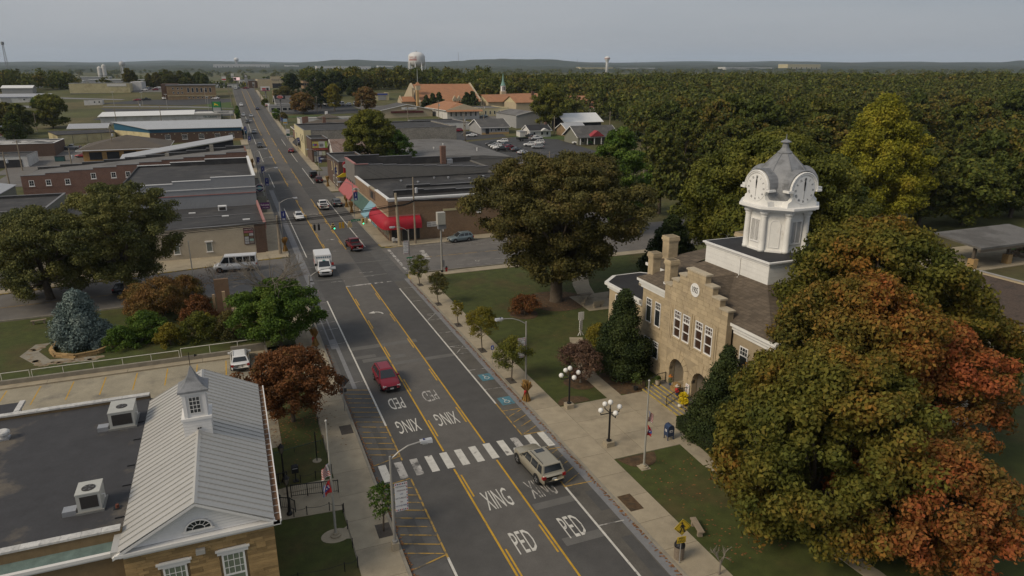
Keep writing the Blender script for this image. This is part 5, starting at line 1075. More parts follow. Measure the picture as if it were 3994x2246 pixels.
for y in (181,185.5,190):window(o,'-x',25,y-.5,y+.5,g+4,g+6.2,None,M_cream,None,True,.1,fm=M_cream);
for y in (183,188):window(o,'-x',25,y-1.2,y+1.2,g+.8,g+2.8,None,M_glass,None,False,.1,fm=M_trim)
for x,z in ((27.2,4.6),(27.2,1.4)):window(o,'-y',178,x-.5,x+.5,g+z,g+z+1.3,None,M_glass,(2,2),True,.14)
bt=site('boot_sign','giant red and yellow cowboy boot sign hanging above the right sidewalk','sign',(26.3,175.5,4.2));y0=175.3
side=lambda pts,d:MB().slab([(x,y0,z)for x,z in pts][::-1],(0,d,0))
side([(25.7,5.4),(27.25,5.75),(27.3,7.4),(27.1,8.1),(26.6,8.3),(25.95,8.15),(25.6,7.6),(25.8,6.4)],.6).build('shaft',mat('boot_red',(.30,.012,.02),.5,.08),bt)
side([(24.0,4.55),(24.2,4.45),(25.5,4.4),(26.3,4.6),(27.2,4.8),(27.25,5.75),(25.7,5.4),(25.3,5.25),(24.7,4.85)],.62).build('foot',mat('boot_yellow',(.55,.40,.015),.5,.08),bt);side([(26.4,4.6),(26.5,4.3),(27.2,4.3),(27.2,4.82)],.55).build('heel',M_black,bt)
MB().slab([(26.55+.95*cos(t),y0-.06,7.15+.55*sin(t))for t in np.linspace(0,2*pi,21)[:-1]],(0,.05,0)).build('name_oval',M_fw,bt);text('sign_lettering','Frontier',.42,M_ink,bt,(26.55,y0-.065,7.15),(pi/2,0,0),.003);MB().tube([(27.2,y0+.3,7.9),(28,178,7.9)],.05,5).build('bracket',M_black,bt)
o,g=gable('tin_roofed_house','house with a rusty tin roof behind the brown brick shop',30.2,46,222,236,3.0,4.4,'x',M_wwall,M_rust,.5)
o,g=flat('poster_store','dark red store with colourful poster panels facing the side street',24.6,30,232.8,247,7.4,M_brick3,M_roofd,.3,M_gcop)
for xa,xb,za,zb,c in ((24.9,26.9,4.6,6.6,(.42,.36,.10)),(26.9,28.8,4.6,6.6,(.45,.45,.44)),(28.8,29.6,4.6,6.6,(.25,.36,.08)),(24.9,29.6,3.9,4.5,(.25,.04,.04)),(25.2,26.6,2.2,3.4,(.12,.14,.16)),(26.7,27.7,2.2,3.5,(.45,.45,.46)),(27.8,28.8,2.2,3.5,(.4,.42,.32)),(25.9,27.2,.3,1.9,(.4,.4,.4)),(25.2,25.7,.2,2.0,(.32,.32,.28)),(27.4,28.6,.3,1.9,(.07,.06,.07))):
 MB().box(xa,xb,232.68,232.8,g+za,g+zb).build('poster',mat('poster_%d%d%d'%tuple(int(v*100)for v in c),c,.7,.35,2.5),o)
for k,c in enumerate(((.1,.25,.5),(.45,.05,.25),(.05,.05,.35),(.5,.2,.05))):MB().slab([(25.3+.36*k+.3*cos(t),232.64,g+5.6+.35*sin(t))for t in np.linspace(0,2*pi,9)[:-1]],(0,.03,0)).build('poster_art',mat('art_%s'%'abcd'[k],c,.7,.1),o)
for k in range(4):MB().box(27.2+.3*k,27.35+.3*k,232.64,232.68,g+5.0,g+5.9-.12*(k%2)).build('poster_art',M_ink,o)
text('sign_lettering','Continental Cinema',.42,mat('sign_orange',(.55,.22,.12),.6),o,(27.2,232.66,g+4.2),(pi/2,0,0),.003)
o,g=flat('block_sided_shop','big shop with stained concrete block side wall and yellow front',24.2,78,248,282,8.4,M_block,M_roofd,.4,M_gcop);MB().box(24.05,24.2,247.9,282,g-1,g+8.5).build('yellow_front',M_yell,o);MB().box(24.0,26.4,247.88,248,g-1,g+8.5).build('yellow_return',M_yell,o)
for y in (252,258):MB().box(23.95,24.05,y,y+.8,g+4,g+6.5).build('window',M_glass,o)
awning(o,'dark_awning',M_dark,22.4,24.0,262,276,g+2.3,g+3.8)
o,g=flat('low_grey_warehouse','low warehouse with a wide grey roof beside the car park',48,79,196,246,3.8,M_gclad2,M_roofg,.12,M_gcop);MB().slab([(48,196,g+3.9),(79,196,g+3.9),(70,196,g+4.7),(57,196,g+4.7)],(0,50,.8)).build('raised_roof',M_roofg,o)
for x,y in ((60,215),(72,208),(66,225)):MB().lathe([(.14,0),(.14,.9),(.26,.95),(.2,1.1)],(x,y,g+4.6),7).build('roof_vent',M_wcop,o)
o,g=hip('hip_roof_inn','brick building with a brown hip roof and chimneys on the right',25.6,62,290,308,4.2,3.0,M_brick,M_sb,.8);wrow(o,'-y',290,(32,38,44,50,56),1.4,g+2.2,g+3.8)
for x,y in ((37,295),(31,303),(29.5,300)):MB().box(x-.6,x+.6,y-.6,y+.6,g+4.5,g+8.4).build('chimney',M_brick,o)
MB().box(24.6,29,288,290,g+2.9,g+3.3).build('porch_roof',M_roofg,o)
# ================================================================ MIDDLE DISTANCE AND BEYOND
# ---- right of the street: church, houses, sheds
g=9.6;o=site('church','long church with steep orange roof beyond the car park','church',(120,410,g))
x0,x1,y0,y1,ze,zr=101.5,138,390,430,13.6,22.8
MB().box(x0,x1,y0,y1,g-3,ze).build('wall',M_tan,o);c=410
for s in (-1,1):MB().slab([(x0+1,c,zr),(x1-.6,c,zr),(x1-.6,c+s*21,ze-.2),(x0+1,c+s*21,ze-.2)][::s],(0,0,.3)).build('roof_slope',M_or,o)
for x,d in ((x0,.9),(x1-.5,.9)):
 MB().slab([(x,y0-.5,g-1),(x,y1+.5,g-1),(x,y1+.5,ze+.4),(x,c,zr+.9),(x,y0-.5,ze+.4)],(d,0,0)).build('gable_wall',M_tan,o)
for k in range(3):
 y=391+k*6.2;MB().box(x1-.6,x1+.6,y-.9,y+.9,ze,ze+1.6+k*2.6).build('gable_step',M_tan,o)
MB().box(x0-1,x0+.3,391,394,g,20).build('buttress',M_sand,o);MB().box(x0-1,x0+.3,402,405,g,21).build('buttress',M_tan,o)
MB().slab([(x0-.1,395,g+1),(x0-.1,401,g+1),(x0-.1,401,17),(x0-.1,398,20),(x0-.1,395,17)],(-.15,0,0)).build('west_window',M_dark,o)
for x in (122,124.6):
 MB().slab([(x-1.2,389.3,g),(x+1.2,389.3,g),(x+1.2,389.3,15),(x,389.3,17),(x-1.2,389.3,15)],(0,1.5,0)).build('dormer_gable',M_tan,o);MB().slab([(x-.5,389.2,g+2),(x+.5,389.2,g+2),(x+.5,389.2,13.2),(x,389.2,14.6),(x-.5,389.2,13.2)],(0,.08,0)).build('lancet_window',M_glass,o)
MB().box(x0+.2,x0+2.6,396.5,399.5,20,22.5).build('turret',M_tan,o);MB().lathe([(2.2,22.5),(.1,24.6)],(x0+1.4,398,0),4,pi/4).build('turret_roof',M_or,o);MB().tube([(x0+1.4,398,24.4),(x0+1.4,398,31.5)],[.22,.1],6).build('mast',mat('verdigris',(.35,.38,.36),.6,.1),o)
MB().box(93.5,101,398,408,g-2,g+4.2).build('porch',M_tan,o);MB().slab([(93,403,g+6.6),(101.4,403,g+6.6),(101.4,397.4,g+4),(93,397.4,g+4)],(0,0,.2)).build('porch_roof',M_or,o);MB().slab([(93.3,397.8,g),(93.3,408,g),(93.3,408,g+4.4),(93.3,403,g+7.4),(93.3,397.8,g+4.4)],(.5,0,0)).build('porch_gable',M_tan,o)
g=10.2;o=site('steeple_church','lower church with orange roofs and a green-spired white steeple','church',(160,400,g))
for (xa,xb,ya,yb,h,r)in ((141,160,386,408,3.2,3.6),(158,182,396,414,4.4,2.6),(150,172,366,384,3.4,3.2),(172,190,352,372,3.4,3.2)):
 MB().box(xa,xb,ya,yb,g-4,g+h).build('wall',M_tan,o);cy=(ya+yb)/2
 for s in (-1,1):MB().slab([(xa-.6,cy,g+h+r),(xb+.6,cy,g+h+r),(xb+.6,cy+s*((yb-ya)/2+.6),g+h-.2),(xa-.6,cy+s*((yb-ya)/2+.6),g+h-.2)][::s],(0,0,.2)).build('roof_slope',M_or,o)
 for x in (xa,xb-.3):MB().slab([(x,ya,g+h),(x,yb,g+h),(x,cy,g+h+r-.1)],(.3,0,0)).build('gable_wall',M_yell,o)
sx,sy=157,404;MB().box(sx-1.5,sx+1.5,sy-1.5,sy+1.5,g+3,g+8.6).build('steeple_base',M_tan,o);MB().box(sx-1.1,sx+1.1,sy-1.1,sy+1.1,g+8.6,g+11.8).build('belfry',M_trim,o)
for dx in (-.5,.5):MB().box(sx+dx-.3,sx+dx+.3,sy-1.15,sy-1.08,g+9,g+11.2).build('belfry_opening',M_dark,o)
MB().lathe([(1.7,g+11.8),(1.3,g+12.5),(.75,g+14),(.08,g+19)],(sx,sy,0),8).build('spire',mat('copper_green',(.17,.30,.26),.6,.1),o);MB().box(166,167.4,381,382.4,g+3,g+9).build('chimney',M_brick3,o)
def nwin(o,side,plane,us,w,z0,z1):wrow(o,side,plane,us,w,z0,z1,None,None,False)
o,g=hip('orange_hip_store','cream store with an orange hip roof below the church',103,120,342,384,3.6,3.4,M_wwall,M_or,.9);nwin(o,'-y',342,(105,107.6,110.2,112.8,115.4,118),.9,g+.6,g+2.8);MB().slab([(102,341,g+3.7),(121,341,g+3.7),(111.5,341.4,g+6.6)],(0,.3,0)).build('front_gable',M_tan,o);MB().slab([(102,339.4,g+2.9),(121,339.4,g+2.9),(121,341.2,g+3.7),(102,341.2,g+3.7)],(0,0,.15)).build('canopy',M_or,o)
o,g=gable('gift_shop','grey-roofed shop with a small blue and white name sign',74,101,362,384,3.2,2.8,'y',M_tan,M_sg,.6,'building');MB().box(79,96,361.2,362,g+1.8,g+2.7).build('canopy',M_maroon,o);MB().box(84.5,92.5,361.3,361.5,g+3.4,g+4.6).build('sign_board',M_fw,o);text('sign_lettering','GIFTS PLACE',.8,mat('sign_blue',(.05,.12,.35),.6),o,(88.5,361.28,g+4.0),(pi/2,0,0),.01)
o,g=flat('yellow_hall','pale yellow flat-roofed hall between the churches',124,140,352,378,4.0,M_yell,M_roofg,.3,M_cream);nwin(o,'-y',352,(127,129.5,132,134.5),.9,g+.8,g+2.6);MB().box(135,140,349,352,g+2.2,g+2.5).build('porch',M_trim,o)
o,g=flat('whitewashed_store','long peeling whitewashed store with black roof behind the block wall',80,102,304,330,3.4,M_wwall,M_roofd,.2,M_gcop);nwin(o,'-y',304,(84,90,95,99.5),.9,g+1.6,g+2.3)
o,g=gable('grey_office','grey bungalow office with dark shingle roof beside the car park',100.5,113,284,300,2.7,2.9,'x',M_gwall,M_sg,.6,'building');nwin(o,'-y',284,(105,107,109.6,111.6),.7,g+.7,g+2.1);MB().box(102.3,103.8,283.8,284,g,g+2.2).build('door',M_dark,o);MB().box(100.5,113,283.85,284,g-.5,g+.5).build('stone_skirt',M_sand,o);MB().slab([(108.3+.7*cos(t),283.85,g+1.6+.45*sin(t))for t in np.linspace(0,2*pi,13)[:-1]],(0,.06,0)).build('name_plate',M_dark,o)
o,g=gable('grey_warehouse','grey metal warehouse with shallow roof behind the bungalow office',123,138,300,326,5.0,1.6,'y',M_gwall,M_roofg,.3,'building')
o,g=gable('white_cottage','small white cottage with black roof on the green lot',115.5,125,267,275,2.7,1.9,'x',M_wwall,M_dark,.4);nwin(o,'-y',267,(117.6,121,123.4),1.0,g+.8,g+2.1);MB().box(112.4,115.4,270,274,g-1,g+2.2).build('lean_to',M_wwall,o);MB().box(112.2,115.4,269.8,274.2,g+2.2,g+2.35).build('lean_to_roof',M_metal2,o);MB().slab([(120,265.6,g+2.5),(124,265.6,g+2.5),(122,265.6,g+3.6)],(0,2,0)).build('porch_gable',M_wwall,o);MB().box(124.6,125.4,272,273,g+3,g+5.6).build('chimney',M_brick,o)
o,g=gable('white_roofed_barn','large barn with a bright white metal roof among the trees',139,157,282,296,3.6,3.2,'x',M_dark,M_wroof,.8,'barn')
o,g=gable('grey_tin_house','small stone house with a pale tin roof beside the barn',131,140,264,274,2.8,2.2,'x',M_brick4,M_metal2,.5)
o,g=gable('porch_house','grey house with dark roof, red gable and front porch by the lot',124,141,240,252,2.9,3.4,'x',M_olive,M_sg,.8);MB().slab([(128,237.6,g+2.9),(134,237.6,g+2.9),(131,237.6,g+5)],(0,3,0)).build('red_gable',mat('red_gable_paint',(.3,.04,.05),.7),o);MB().slab([(123,237,g+2.5),(136,237,g+2.5),(136,240,g+3.2),(123,240,g+3.2)],(0,0,.12)).build('porch_roof',M_sg,o);[MB().box(x-.12,x+.12,237.2,237.45,g,g+2.5).build('porch_post',M_trim,o)for x in (123.5,126.5,129.5,132.5,135.5)];MB().box(137,138,239.9,240,g,g+2.1).build('door',M_red,o);nwin(o,'-y',240,(126,130,134),1.1,g+.6,g+2.1)
o,g=hip('red_roofed_house','small house with a red roof at the edge of the woods',186,196,338,348,2.8,2.2,M_olive,mat('red_shingles',(.2,.055,.045),.9,.1),.6,'house')
o,g=flat('service_garage','small cream garage with a blue sign left of the church',86,98,452,466,4.6,M_yell,M_roofg,.3,M_cream);MB().box(91,96,451.8,452,g+.2,g+3).build('roller_door',M_gwall,o);MB().box(90,97,451.7,451.95,g+3.4,g+4.2).build('sign_board',M_fblue,o)
o,g=flat('diner','low diner with a white canopy edge and glass front on the right',22.9,36,412,424,3.6,M_gwall,M_roofg,.2,M_wcop);nwin(o,'-y',412,(25,28,31,34),2.4,g+.9,g+2.4)
o,g=gable('shingled_shop','grey shingled shop roof behind the diner',28,50,428,446,2.6,3.6,'x',M_gwall,M_sg,.8,'building')
o,g=flat('white_roofed_inn','long building with pale roof and cupola behind the hip-roofed inn',32,62,342,356,3.4,M_wwall,mat('pale_roof',(.33,.32,.29),.8,.15,.3),.15,M_gcop);hp=MB().add([(40,340,g+3.6),(50,340,g+3.6),(50,348,g+3.6),(40,348,g+3.6),(45,344,g+5.4)],[(0,1,4),(1,2,4),(2,3,4),(3,0,4)]).build('pavilion_roof',M_sb,o);MB().box(44.4,45.6,348,349,g+3.4,g+6.2).build('cupola',M_trim,o)
# three-storey tan office with ribbon windows, low wing in front
g=14.6;o=site('office_block','three-storey tan brick office block with dark ribbon windows','office',(60,506,g))
MB().box(51,68,500,516,g-4,g+9.6).build('wall',M_brick4,o);MB().box(50.6,62,499.6,516,g+6.8,g+8.2).build('ribbon_window',M_glass,o);MB().box(50.6,62,499.6,516,g+3.2,g+4.6).build('ribbon_window',M_glass,o)
for k in range(8):MB().box(51.5+1.35*k,51.7+1.35*k,499.5,499.65,g+3.2,g+8.2).build('mullion',M_brick4,o)
MB().box(57,61,505,509,g+9.6,g+11.4).build('plant_room',M_gwall,o);MB().box(51,68,500,516,g+9.6,g+9.75).build('roof',M_roofd,o)
o,g=flat('low_brick_wing','low tan brick wing with conifers in front, below the office block',31,52,494,506,4.4,M_brick4,M_roofg,.3,M_cream)
# big-box stores past the crest
g=15.8;o=site('department_store','pale department store with raised entrance front past the crest','store',(55,724,g))
MB().box(32,75,720,760,g-4,g+8).build('wall',M_tan,o);MB().box(44,57,719,722,g-4,g+10.4).build('entrance_front',M_tan,o);MB().box(45,56,718.9,719,g,g+4.2).build('entrance',M_dark,o);MB().box(32,75,720,760,g+8,g+8.2).build('roof',M_roofg,o);text('sign_lettering','Peebles & Moore',1.7,mat('sign_slate',(.1,.12,.16),.6),o,(50.5,718.9,g+7.4),(pi/2,0,0),.02);MB().box(61,67,719.9,720,g+6,g+7.4).build('sign_panel',mat('sign_gold',(.5,.38,.08),.6),o);MB().box(61,69,718,720,g+1,g+4).build('canopy',mat('dark_green',(.02,.07,.05),.7),o)
o,g=flat('brick_store','red-brown brick store left of the department store',24,31.5,722,750,6.5,M_brick3,M_roofg,.3,M_gcop,g=15.8)
# ---- left of the street
g=6.0;o=site('tractor_store','long white-roofed tractor dealer shed on the left','store',(-28,392,g))
MB().box(-55,-2,386,402,g-3,g+3.4).build('wall',M_wwall,o);MB().slab([(-56,385,g+3.3),(-14,385,g+3.6),(-14,403,g+4.9),(-56,403,g+4.6)],(0,0,.15)).build('roof',M_wroof,o);MB().box(-14,-2,385.4,402.5,g+3.4,g+4.2).build('shopfront_parapet',M_wwall,o)
text('sign_lettering','TRI-GREEN',1.3,MATS['dark_green'],o,(-7,385.9,g+2.3),(pi/2,0,0),.02)
s=site('tractor_brand_sign','tall green sign with a leaping yellow deer on the left verge','sign',(-3.4,396,7));MB().box(-5.6,-5.2,395.8,396.2,5,15.4).build('post',MATS['dark_green'],s);MB().box(-1.6,-1.2,395.8,396.2,5,15.4).build('post',MATS['dark_green'],s);MB().box(-5.2,-1.6,395.8,396.2,12.4,15.2).build('panel',mat('tractor_green',(.03,.2,.06),.6,.05),s);MB().box(-5.2,-1.6,395.8,396.2,10,12.3).build('name_panel',M_gwall,s)
MB().slab([(-4.6,395.7,13.1),(-4.0,395.7,13.6),(-3.2,395.7,13.5),(-2.6,395.7,13.0),(-2.7,395.7,13.5),(-3.0,395.7,13.9),(-3.8,395.7,14.2),(-4.2,395.7,14.6),(-4.5,395.7,14.1),(-4.3,395.7,13.7)],(0,.08,0)).build('deer_emblem',mat('deer_yellow',(.7,.55,.02),.6),s)
s=site('white_lettered_sign','white sign board with dark letters below the green deer sign','sign',(-.5,384,7));MB().box(-5,3.8,383.9,384.2,9.6,11.2).build('board',M_fw,s);text('sign_lettering','FREEDOM',1.2,M_ink,s,(-.6,383.88,10.4),(pi/2,0,0),.02);MB().box(2.4,2.7,383.9,384.2,5,9.6).build('post',M_gwall,s)
g=13.0;o=site('old_school','brown brick office building with tall windows at the left','building',(-18,512,g))
MB().box(-32.4,-3.9,504.4,524,g-4,g+8.6).build('wall',M_brick4,o);MB().box(-32.8,-3.5,504,524.4,g+8.6,g+9.2).build('cornice',M_gcop,o);MB().box(-36,-26,512,530,g-3,g+9.6).build('rear_block',M_brick3,o)
nwin(o,'-y',504.4,(-20,-17.4,-14.8,-12.2,-9.6,-7),1.3,g+4.4,g+7.2);nwin(o,'-y',504.4,(-28.8,-26,-23.6),1.0,g+6.2,g+7.4);nwin(o,'-y',504.4,(-28.8,-26,-23.6),1.0,g+3.6,g+4.8);nwin(o,'-y',504.4,(-20,-17.4,-14.8,-12.2,-9.6,-7),1.2,g+.7,g+1.6);MB().box(-32.4,-3.9,504.2,504.4,g+2.2,g+2.5).build('belt_course',M_cream,o)
o,g=flat('tan_supermarket','long tan supermarket with a white sign panel at the left',-97,-60,572,606,7.2,M_cream,M_roofg,.3,M_wcop,g=15.2);MB().box(-74,-62,571.8,572,g+5.2,g+7).build('sign_panel',M_fw,o);MB().box(-61,-54,590,622,g-3,g+8).build('white_end',M_wwall,o);MB().box(-97,-60,571.9,572,g-1,g+.8).build('base_band',M_olive,o)
o,g=gable('white_metal_barn','long white metal barn at the far left edge',-165,-100.5,524,538,3.6,1.6,'x',M_wwall,M_metal2,.4,'barn',g=11.6);MB().box(-165,-100.5,523.6,524,g+3.3,g+3.7).build('blue_eave',M_fblue,o);nwin(o,'-y',524,(-108,-114),1.2,g+1.4,g+2.4);MB().box(-126,-121,523.8,524,g-.5,g+3).build('dark_door',M_gwall,o)
o,g=gable('grey_metal_barn','smaller grey metal barn behind the white one',-140,-122,588,600,4.4,1.6,'x',M_gwall,M_wroof,.4,'barn',g=15)
o,g=flat('field_shed','small pale flat-roofed shed standing alone in the field',-77,-67.3,491,497,2.8,M_wwall,M_roofd,.1,M_gcop,caps=False);nwin(o,'-y',491,(-71.5,-69),1,g+1.2,g+2.2)
o,g=gable('red_roofed_hut','tiny white hut with a dark red roof behind the brick shop',-84,-78.5,322,328,3.4,1.5,'x',M_wwall,M_maroon,.3);o,g=gable('grey_garage','grey gabled garage beneath the trees at the left',-86,-79,334,344,3.6,2,'x',M_gwall,M_metal2,.3)
# scattered roofs of the valley beyond: each a building of its own
far=[(-330,1250,60,26,7,'w'),(-225,1190,46,20,6,'w'),(-150,1320,90,24,8,'g'),(-60,1270,70,26,8,'w'),(-420,1500,40,20,6,'w'),(-260,1560,130,30,9,'g'),(-118,905,44,20,6,'w'),(-160,960,24,16,9,'w'),(-38,1010,40,20,6,'b'),(10,1100,50,20,5,'w'),(-15,1180,24,14,5,'r'),(-90,1120,30,14,5,'t'),(60,1350,60,20,6,'w'),(520,3300,240,60,16,'w'),(2450,2550,190,60,24,'t'),(2200,2620,260,50,12,'w'),(1500,2750,160,40,13,'t'),(1700,2900,380,40,8,'w'),(120,4400,300,60,22,'w'),(900,4200,90,40,12,'w'),(1080,4100,70,40,10,'t'),(420,4700,80,40,14,'w'),(-900,2900,60,24,9,'w'),(-560,2200,60,20,8,'w'),(2000,2450,120,30,8,'w'),(2350,2800,300,40,8,'g')]
names={'w':('white',M_wwall),'g':('grey',M_gwall),'b':('blue-roofed',M_fblue),'r':('red',M_red),'t':('tan',M_cream)}
FARL=['leftmost wide white roof in the far valley','white flat store left of the far water tower','long grey plant behind the left silos','white warehouse right of the far water tower','small white roof at the far left under the hills','longest grey factory in the far left valley','white store roof just past the supermarket','tall white block by the radio mast','blue store in the valley left of the crest','white building beside the crest of the street','small red restaurant left of the crest','tan shop left of the crest','white store right of the crest under the trees','wide white plant below the hills beyond the church','tall cream factory at the far right on the horizon','long white wing left of the cream horizon factory','cream block on the horizon above the clock tower','very long white roof on the right horizon','blue-white factory under the far hills beyond the street','white block on the plain left of the white water tower','tan block on the plain beside the white water tower','white block right of the far hill factory','white roof in the far left woods','second white roof in the far left woods','short white roof on the right horizon','grey roofs at the far right below the hills']
for k,(x,y,w,d,h,c)in enumerate(far):
 z=zt(x,y);o=site('distant_store',FARL[k],'building',(x,y,z),'far buildings of the valley')
 MB().box(x-w/2,x+w/2,y,y+d,z-5,z+h).build('wall',names[c][1],o);MB().box(x-w/2-.5,x+w/2+.5,y-.5,y+d+.5,z+h,z+h+.6).build('roof',M_wroof if k%3 else M_roofg,o)
 n=max(3,int(w/14))
 for i in range(n):MB().box(x-w/2+w*(i+.3)/n,x-w/2+w*(i+.7)/n,y-.3,y,z+.5,z+h*.45).build('opening',M_dark if i%2 else M_gwall,o)
 # ---- water towers
def water_tower(lab,x,y,ztank,r,hb,legs,m=None,gz=None):
 m=m or mat('tank_white',(.62,.62,.62),.5,.08,.1);g=zt(x,y)if gz is None else gz
 o=site('water_tower',lab,'water tower',(x,y,g))
 prof=[(.1,-r*.62),(r*.5,-r*.55),(r*.82,-r*.38),(r,-r*.08),(r,hb),(r*.93,hb+r*.22),(r*.72,hb+r*.42),(r*.4,hb+r*.54),(.1,hb+r*.58)]
 MB().lathe(prof,(x,y,ztank),28).build('tank',m,o,True);MB().lathe([(r*1.03,-.3),(r*1.05,.1),(r*1.0,.15)],(x,y,ztank),28).build('balcony',m,o)
 for k in range(legs):a=2*pi*k/legs+.35;MB().tube([(x+r*.98*cos(a),y+r*.98*sin(a),ztank),(x+r*1.12*cos(a),y+r*1.12*sin(a),g-1)],[.55,.6],8).build('leg',m,o)
 MB().tube([(x,y,ztank-r*.6),(x,y,g)],.9,8).build('riser',m,o);MB().lathe([(.5,0),(.5,.8),(.1,1)],(x,y,ztank+hb+r*.57),8).build('vent',M_gcop,o)
 return o
wt=water_tower('tall white multi-legged water tower with red lettering beyond the church',181,700,40.0,8.2,4.6,8,gz=14)
for k,ch in enumerate('SVILLE'):
 a=rad(225+9.5*k-22);text('tank_lettering',ch,3.0,mat('tower_red',(.3,.05,.04),.6),wt,(181+8.25*cos(a),700+8.25*sin(a),43.6),(pi/2,0,a+pi/2),.03)
b=MB();aa=[rad(196+6*k)for k in range(11)]
for p,q in zip(aa,aa[1:]):b.quad(*[(181+8.27*cos(t),700+8.27*sin(t),z)for t,z in ((p,41.1),(q,41.1),(q,42.1),(p,42.1))])
b.build('tank_stripe',MATS['tower_red'],wt)
water_tower('small grey water tower on three legs far left above the stores',-186,1700,46.5,5.4,3.2,3,mat('tank_grey',(.42,.42,.43),.5,.08),gz=16)
o=site('pedestal_water_tower','white pedestal water tower on the horizon above the woods','water tower',(845,1500,25));MB().lathe([(3.6,20),(3.0,50),(3.4,57),(6.2,60),(6.6,63),(5.4,66),(1.5,67.4)],(845,1500,0),20).build('tank',MATS['tank_white'],o,True);MB().lathe([(6.64,62.2),(6.64,63.4)],(845,1500,0),20).build('red_band',MATS['tower_red'],o)
o=site('pedestal_water_tower','tiny white water tower above the blue-white factory on the far hills','water tower',(95,4420,60));MB().lathe([(6,50),(5,92),(12,98),(13,106),(9,113),(2,115)],(95,4420,0),16).build('tank',MATS['tank_white'],o,True);MB().lathe([(13.1,100),(13.1,103)],(95,4420,0),16).build('band',M_gwall,o)
def lattice(lab,x,y,h,w,g=None,top=False):
 g=zt(x,y)if g is None else g;o=site('radio_mast',lab,'mast',(x,y,g));m=mat('mast_grey',(.22,.23,.25),.6,.1)
 for sx_ in (-1,1):
  for sy_ in (-1,1):MB().tube([(x+sx_*w,y+sy_*w,g),(x+sx_*w*.35,y+sy_*w*.35,g+h)],.14,4).build('leg',m,o)
 b=MB();n=12
 for k in range(n):
  z0_,z1_=g+h*k/n,g+h*(k+1)/n;a0,a1=w*(1-.65*k/n),w*(1-.65*(k+1)/n)
  b.tube([(x-a0,y-a0,z0_),(x+a1,y-a1,z1_)],.08,3).tube([(x+a0,y-a0,z0_),(x-a1,y-a1,z1_)],.08,3)
 b.build('bracing',m,o)
 if top:MB().lathe([(.6,0),(1.5,.5),(1.5,3),(.6,3.4)],(x,y,g+h),8).build('antenna_ring',m,o)
lattice('lattice radio mast at the far left above the valley',-205,900,44,1.6,None,True);lattice('thin radio mast on the skyline right of the water tower',640,2000,62,.9)
lattice('thin red radio mast beyond the woods on the right',1540,2500,40,.7);lattice('second thin mast beyond the woods on the right',1330,2600,45,.7)
for k,x in enumerate((-218,-210)):o=site('silo',('left','right')[k]+' of two white silos beside the far water tower','silo',(x-4,1650,15));MB().lathe([(4,0),(4,26+4*k),(.5,29+4*k)],(x-4,1650,14),14).build('shell',M_wwall,o);MB().lathe([(4.15,10),(4.15,11)],(x-4,1650,14),14).build('hoop',M_gcop,o)
# ---- roadside signs and billboards
def billboard(lab,x,y,w,h,zb,m,arts=(),post=.35,off=0):
 g=zt(x,y);o=site('billboard',lab,'billboard',(x,y,g));MB().tube([(x+off,y+.3,g-.5),(x+off,y+.3,zb)],post,8).build('post',M_gcop,o);MB().box(x-w/2,x+w/2,y-.2,y+.2,zb,zb+h).build('panel',m,o);MB().box(x-w/2-.1,x+w/2+.1,y-.6,y-.2,zb-.25,zb).build('catwalk',M_gcop,o)
 for (xa,xb,za,zc,mm)in arts:MB().box(x+xa,x+xb,y-.24,y-.2,zb+za,zb+zc).build('artwork',mm,o)
 return o
b=billboard('black billboard with a red and white oval on the right verge',28.4,403,5.4,2.1,15.9,M_dark)
MB().slab([(28.4+1.7*cos(t),402.72,16.95+.85*sin(t))for t in np.linspace(0,2*pi,25)[:-1]],(0,.06,0)).build('oval_rim',M_fw,b);MB().slab([(28.4+1.55*cos(t),402.68,16.95+.72*sin(t))for t in np.linspace(0,2*pi,25)[:-1]],(0,.06,0)).build('oval',M_red,b);text('sign_lettering','TEXACO',.75,M_fw,b,(28.4,402.66,16.95),(pi/2,0,0),.01)
billboard('white billboard with red bottom edge and dark figure on the right',24.2,456,5.2,2.5,19.1,M_fw,((-1.9,.3,.7,1.5,M_red),(.6,1.9,.1,1.7,M_dark),(-2.6,2.6,0,.25,M_red),(-1.6,.2,.25,.55,M_navy)))
billboard('bright pink and white lit billboard at the crest',12.4,640,4.8,2.3,23.6,mat('lit_screen',(.6,.4,.38),.5,.05,1,emit=((.9,.62,.6),.35)),((-2.3,-.4,.3,2.0,M_dark),(-1.4,-.5,.2,1.9,mat('screen_red',(.5,.1,.06),.5))))
s=site('star_sign','tall pale sign with a dark round wheel emblem at the crest','sign',(19.6,640,17));MB().box(18.3,20.9,639.8,640.2,22,25.6).build('panel',M_gwall,s);MB().slab([(19.6+1.35*cos(t),639.8,27+1.35*sin(t))for t in np.linspace(0,2*pi,21)[:-1]],(0,.3,0)).build('wheel',M_gcop,s);MB().slab([(19.6+(1.0 if k%2 else .45)*cos(k*pi/5+.3),639.7,27+(1.0 if k%2 else .45)*sin(k*pi/5+.3))for k in range(10)],(0,.05,0)).build('star',M_fw,s);MB().box(19.3,19.9,639.9,640.1,14,22).build('post',M_gcop,s)
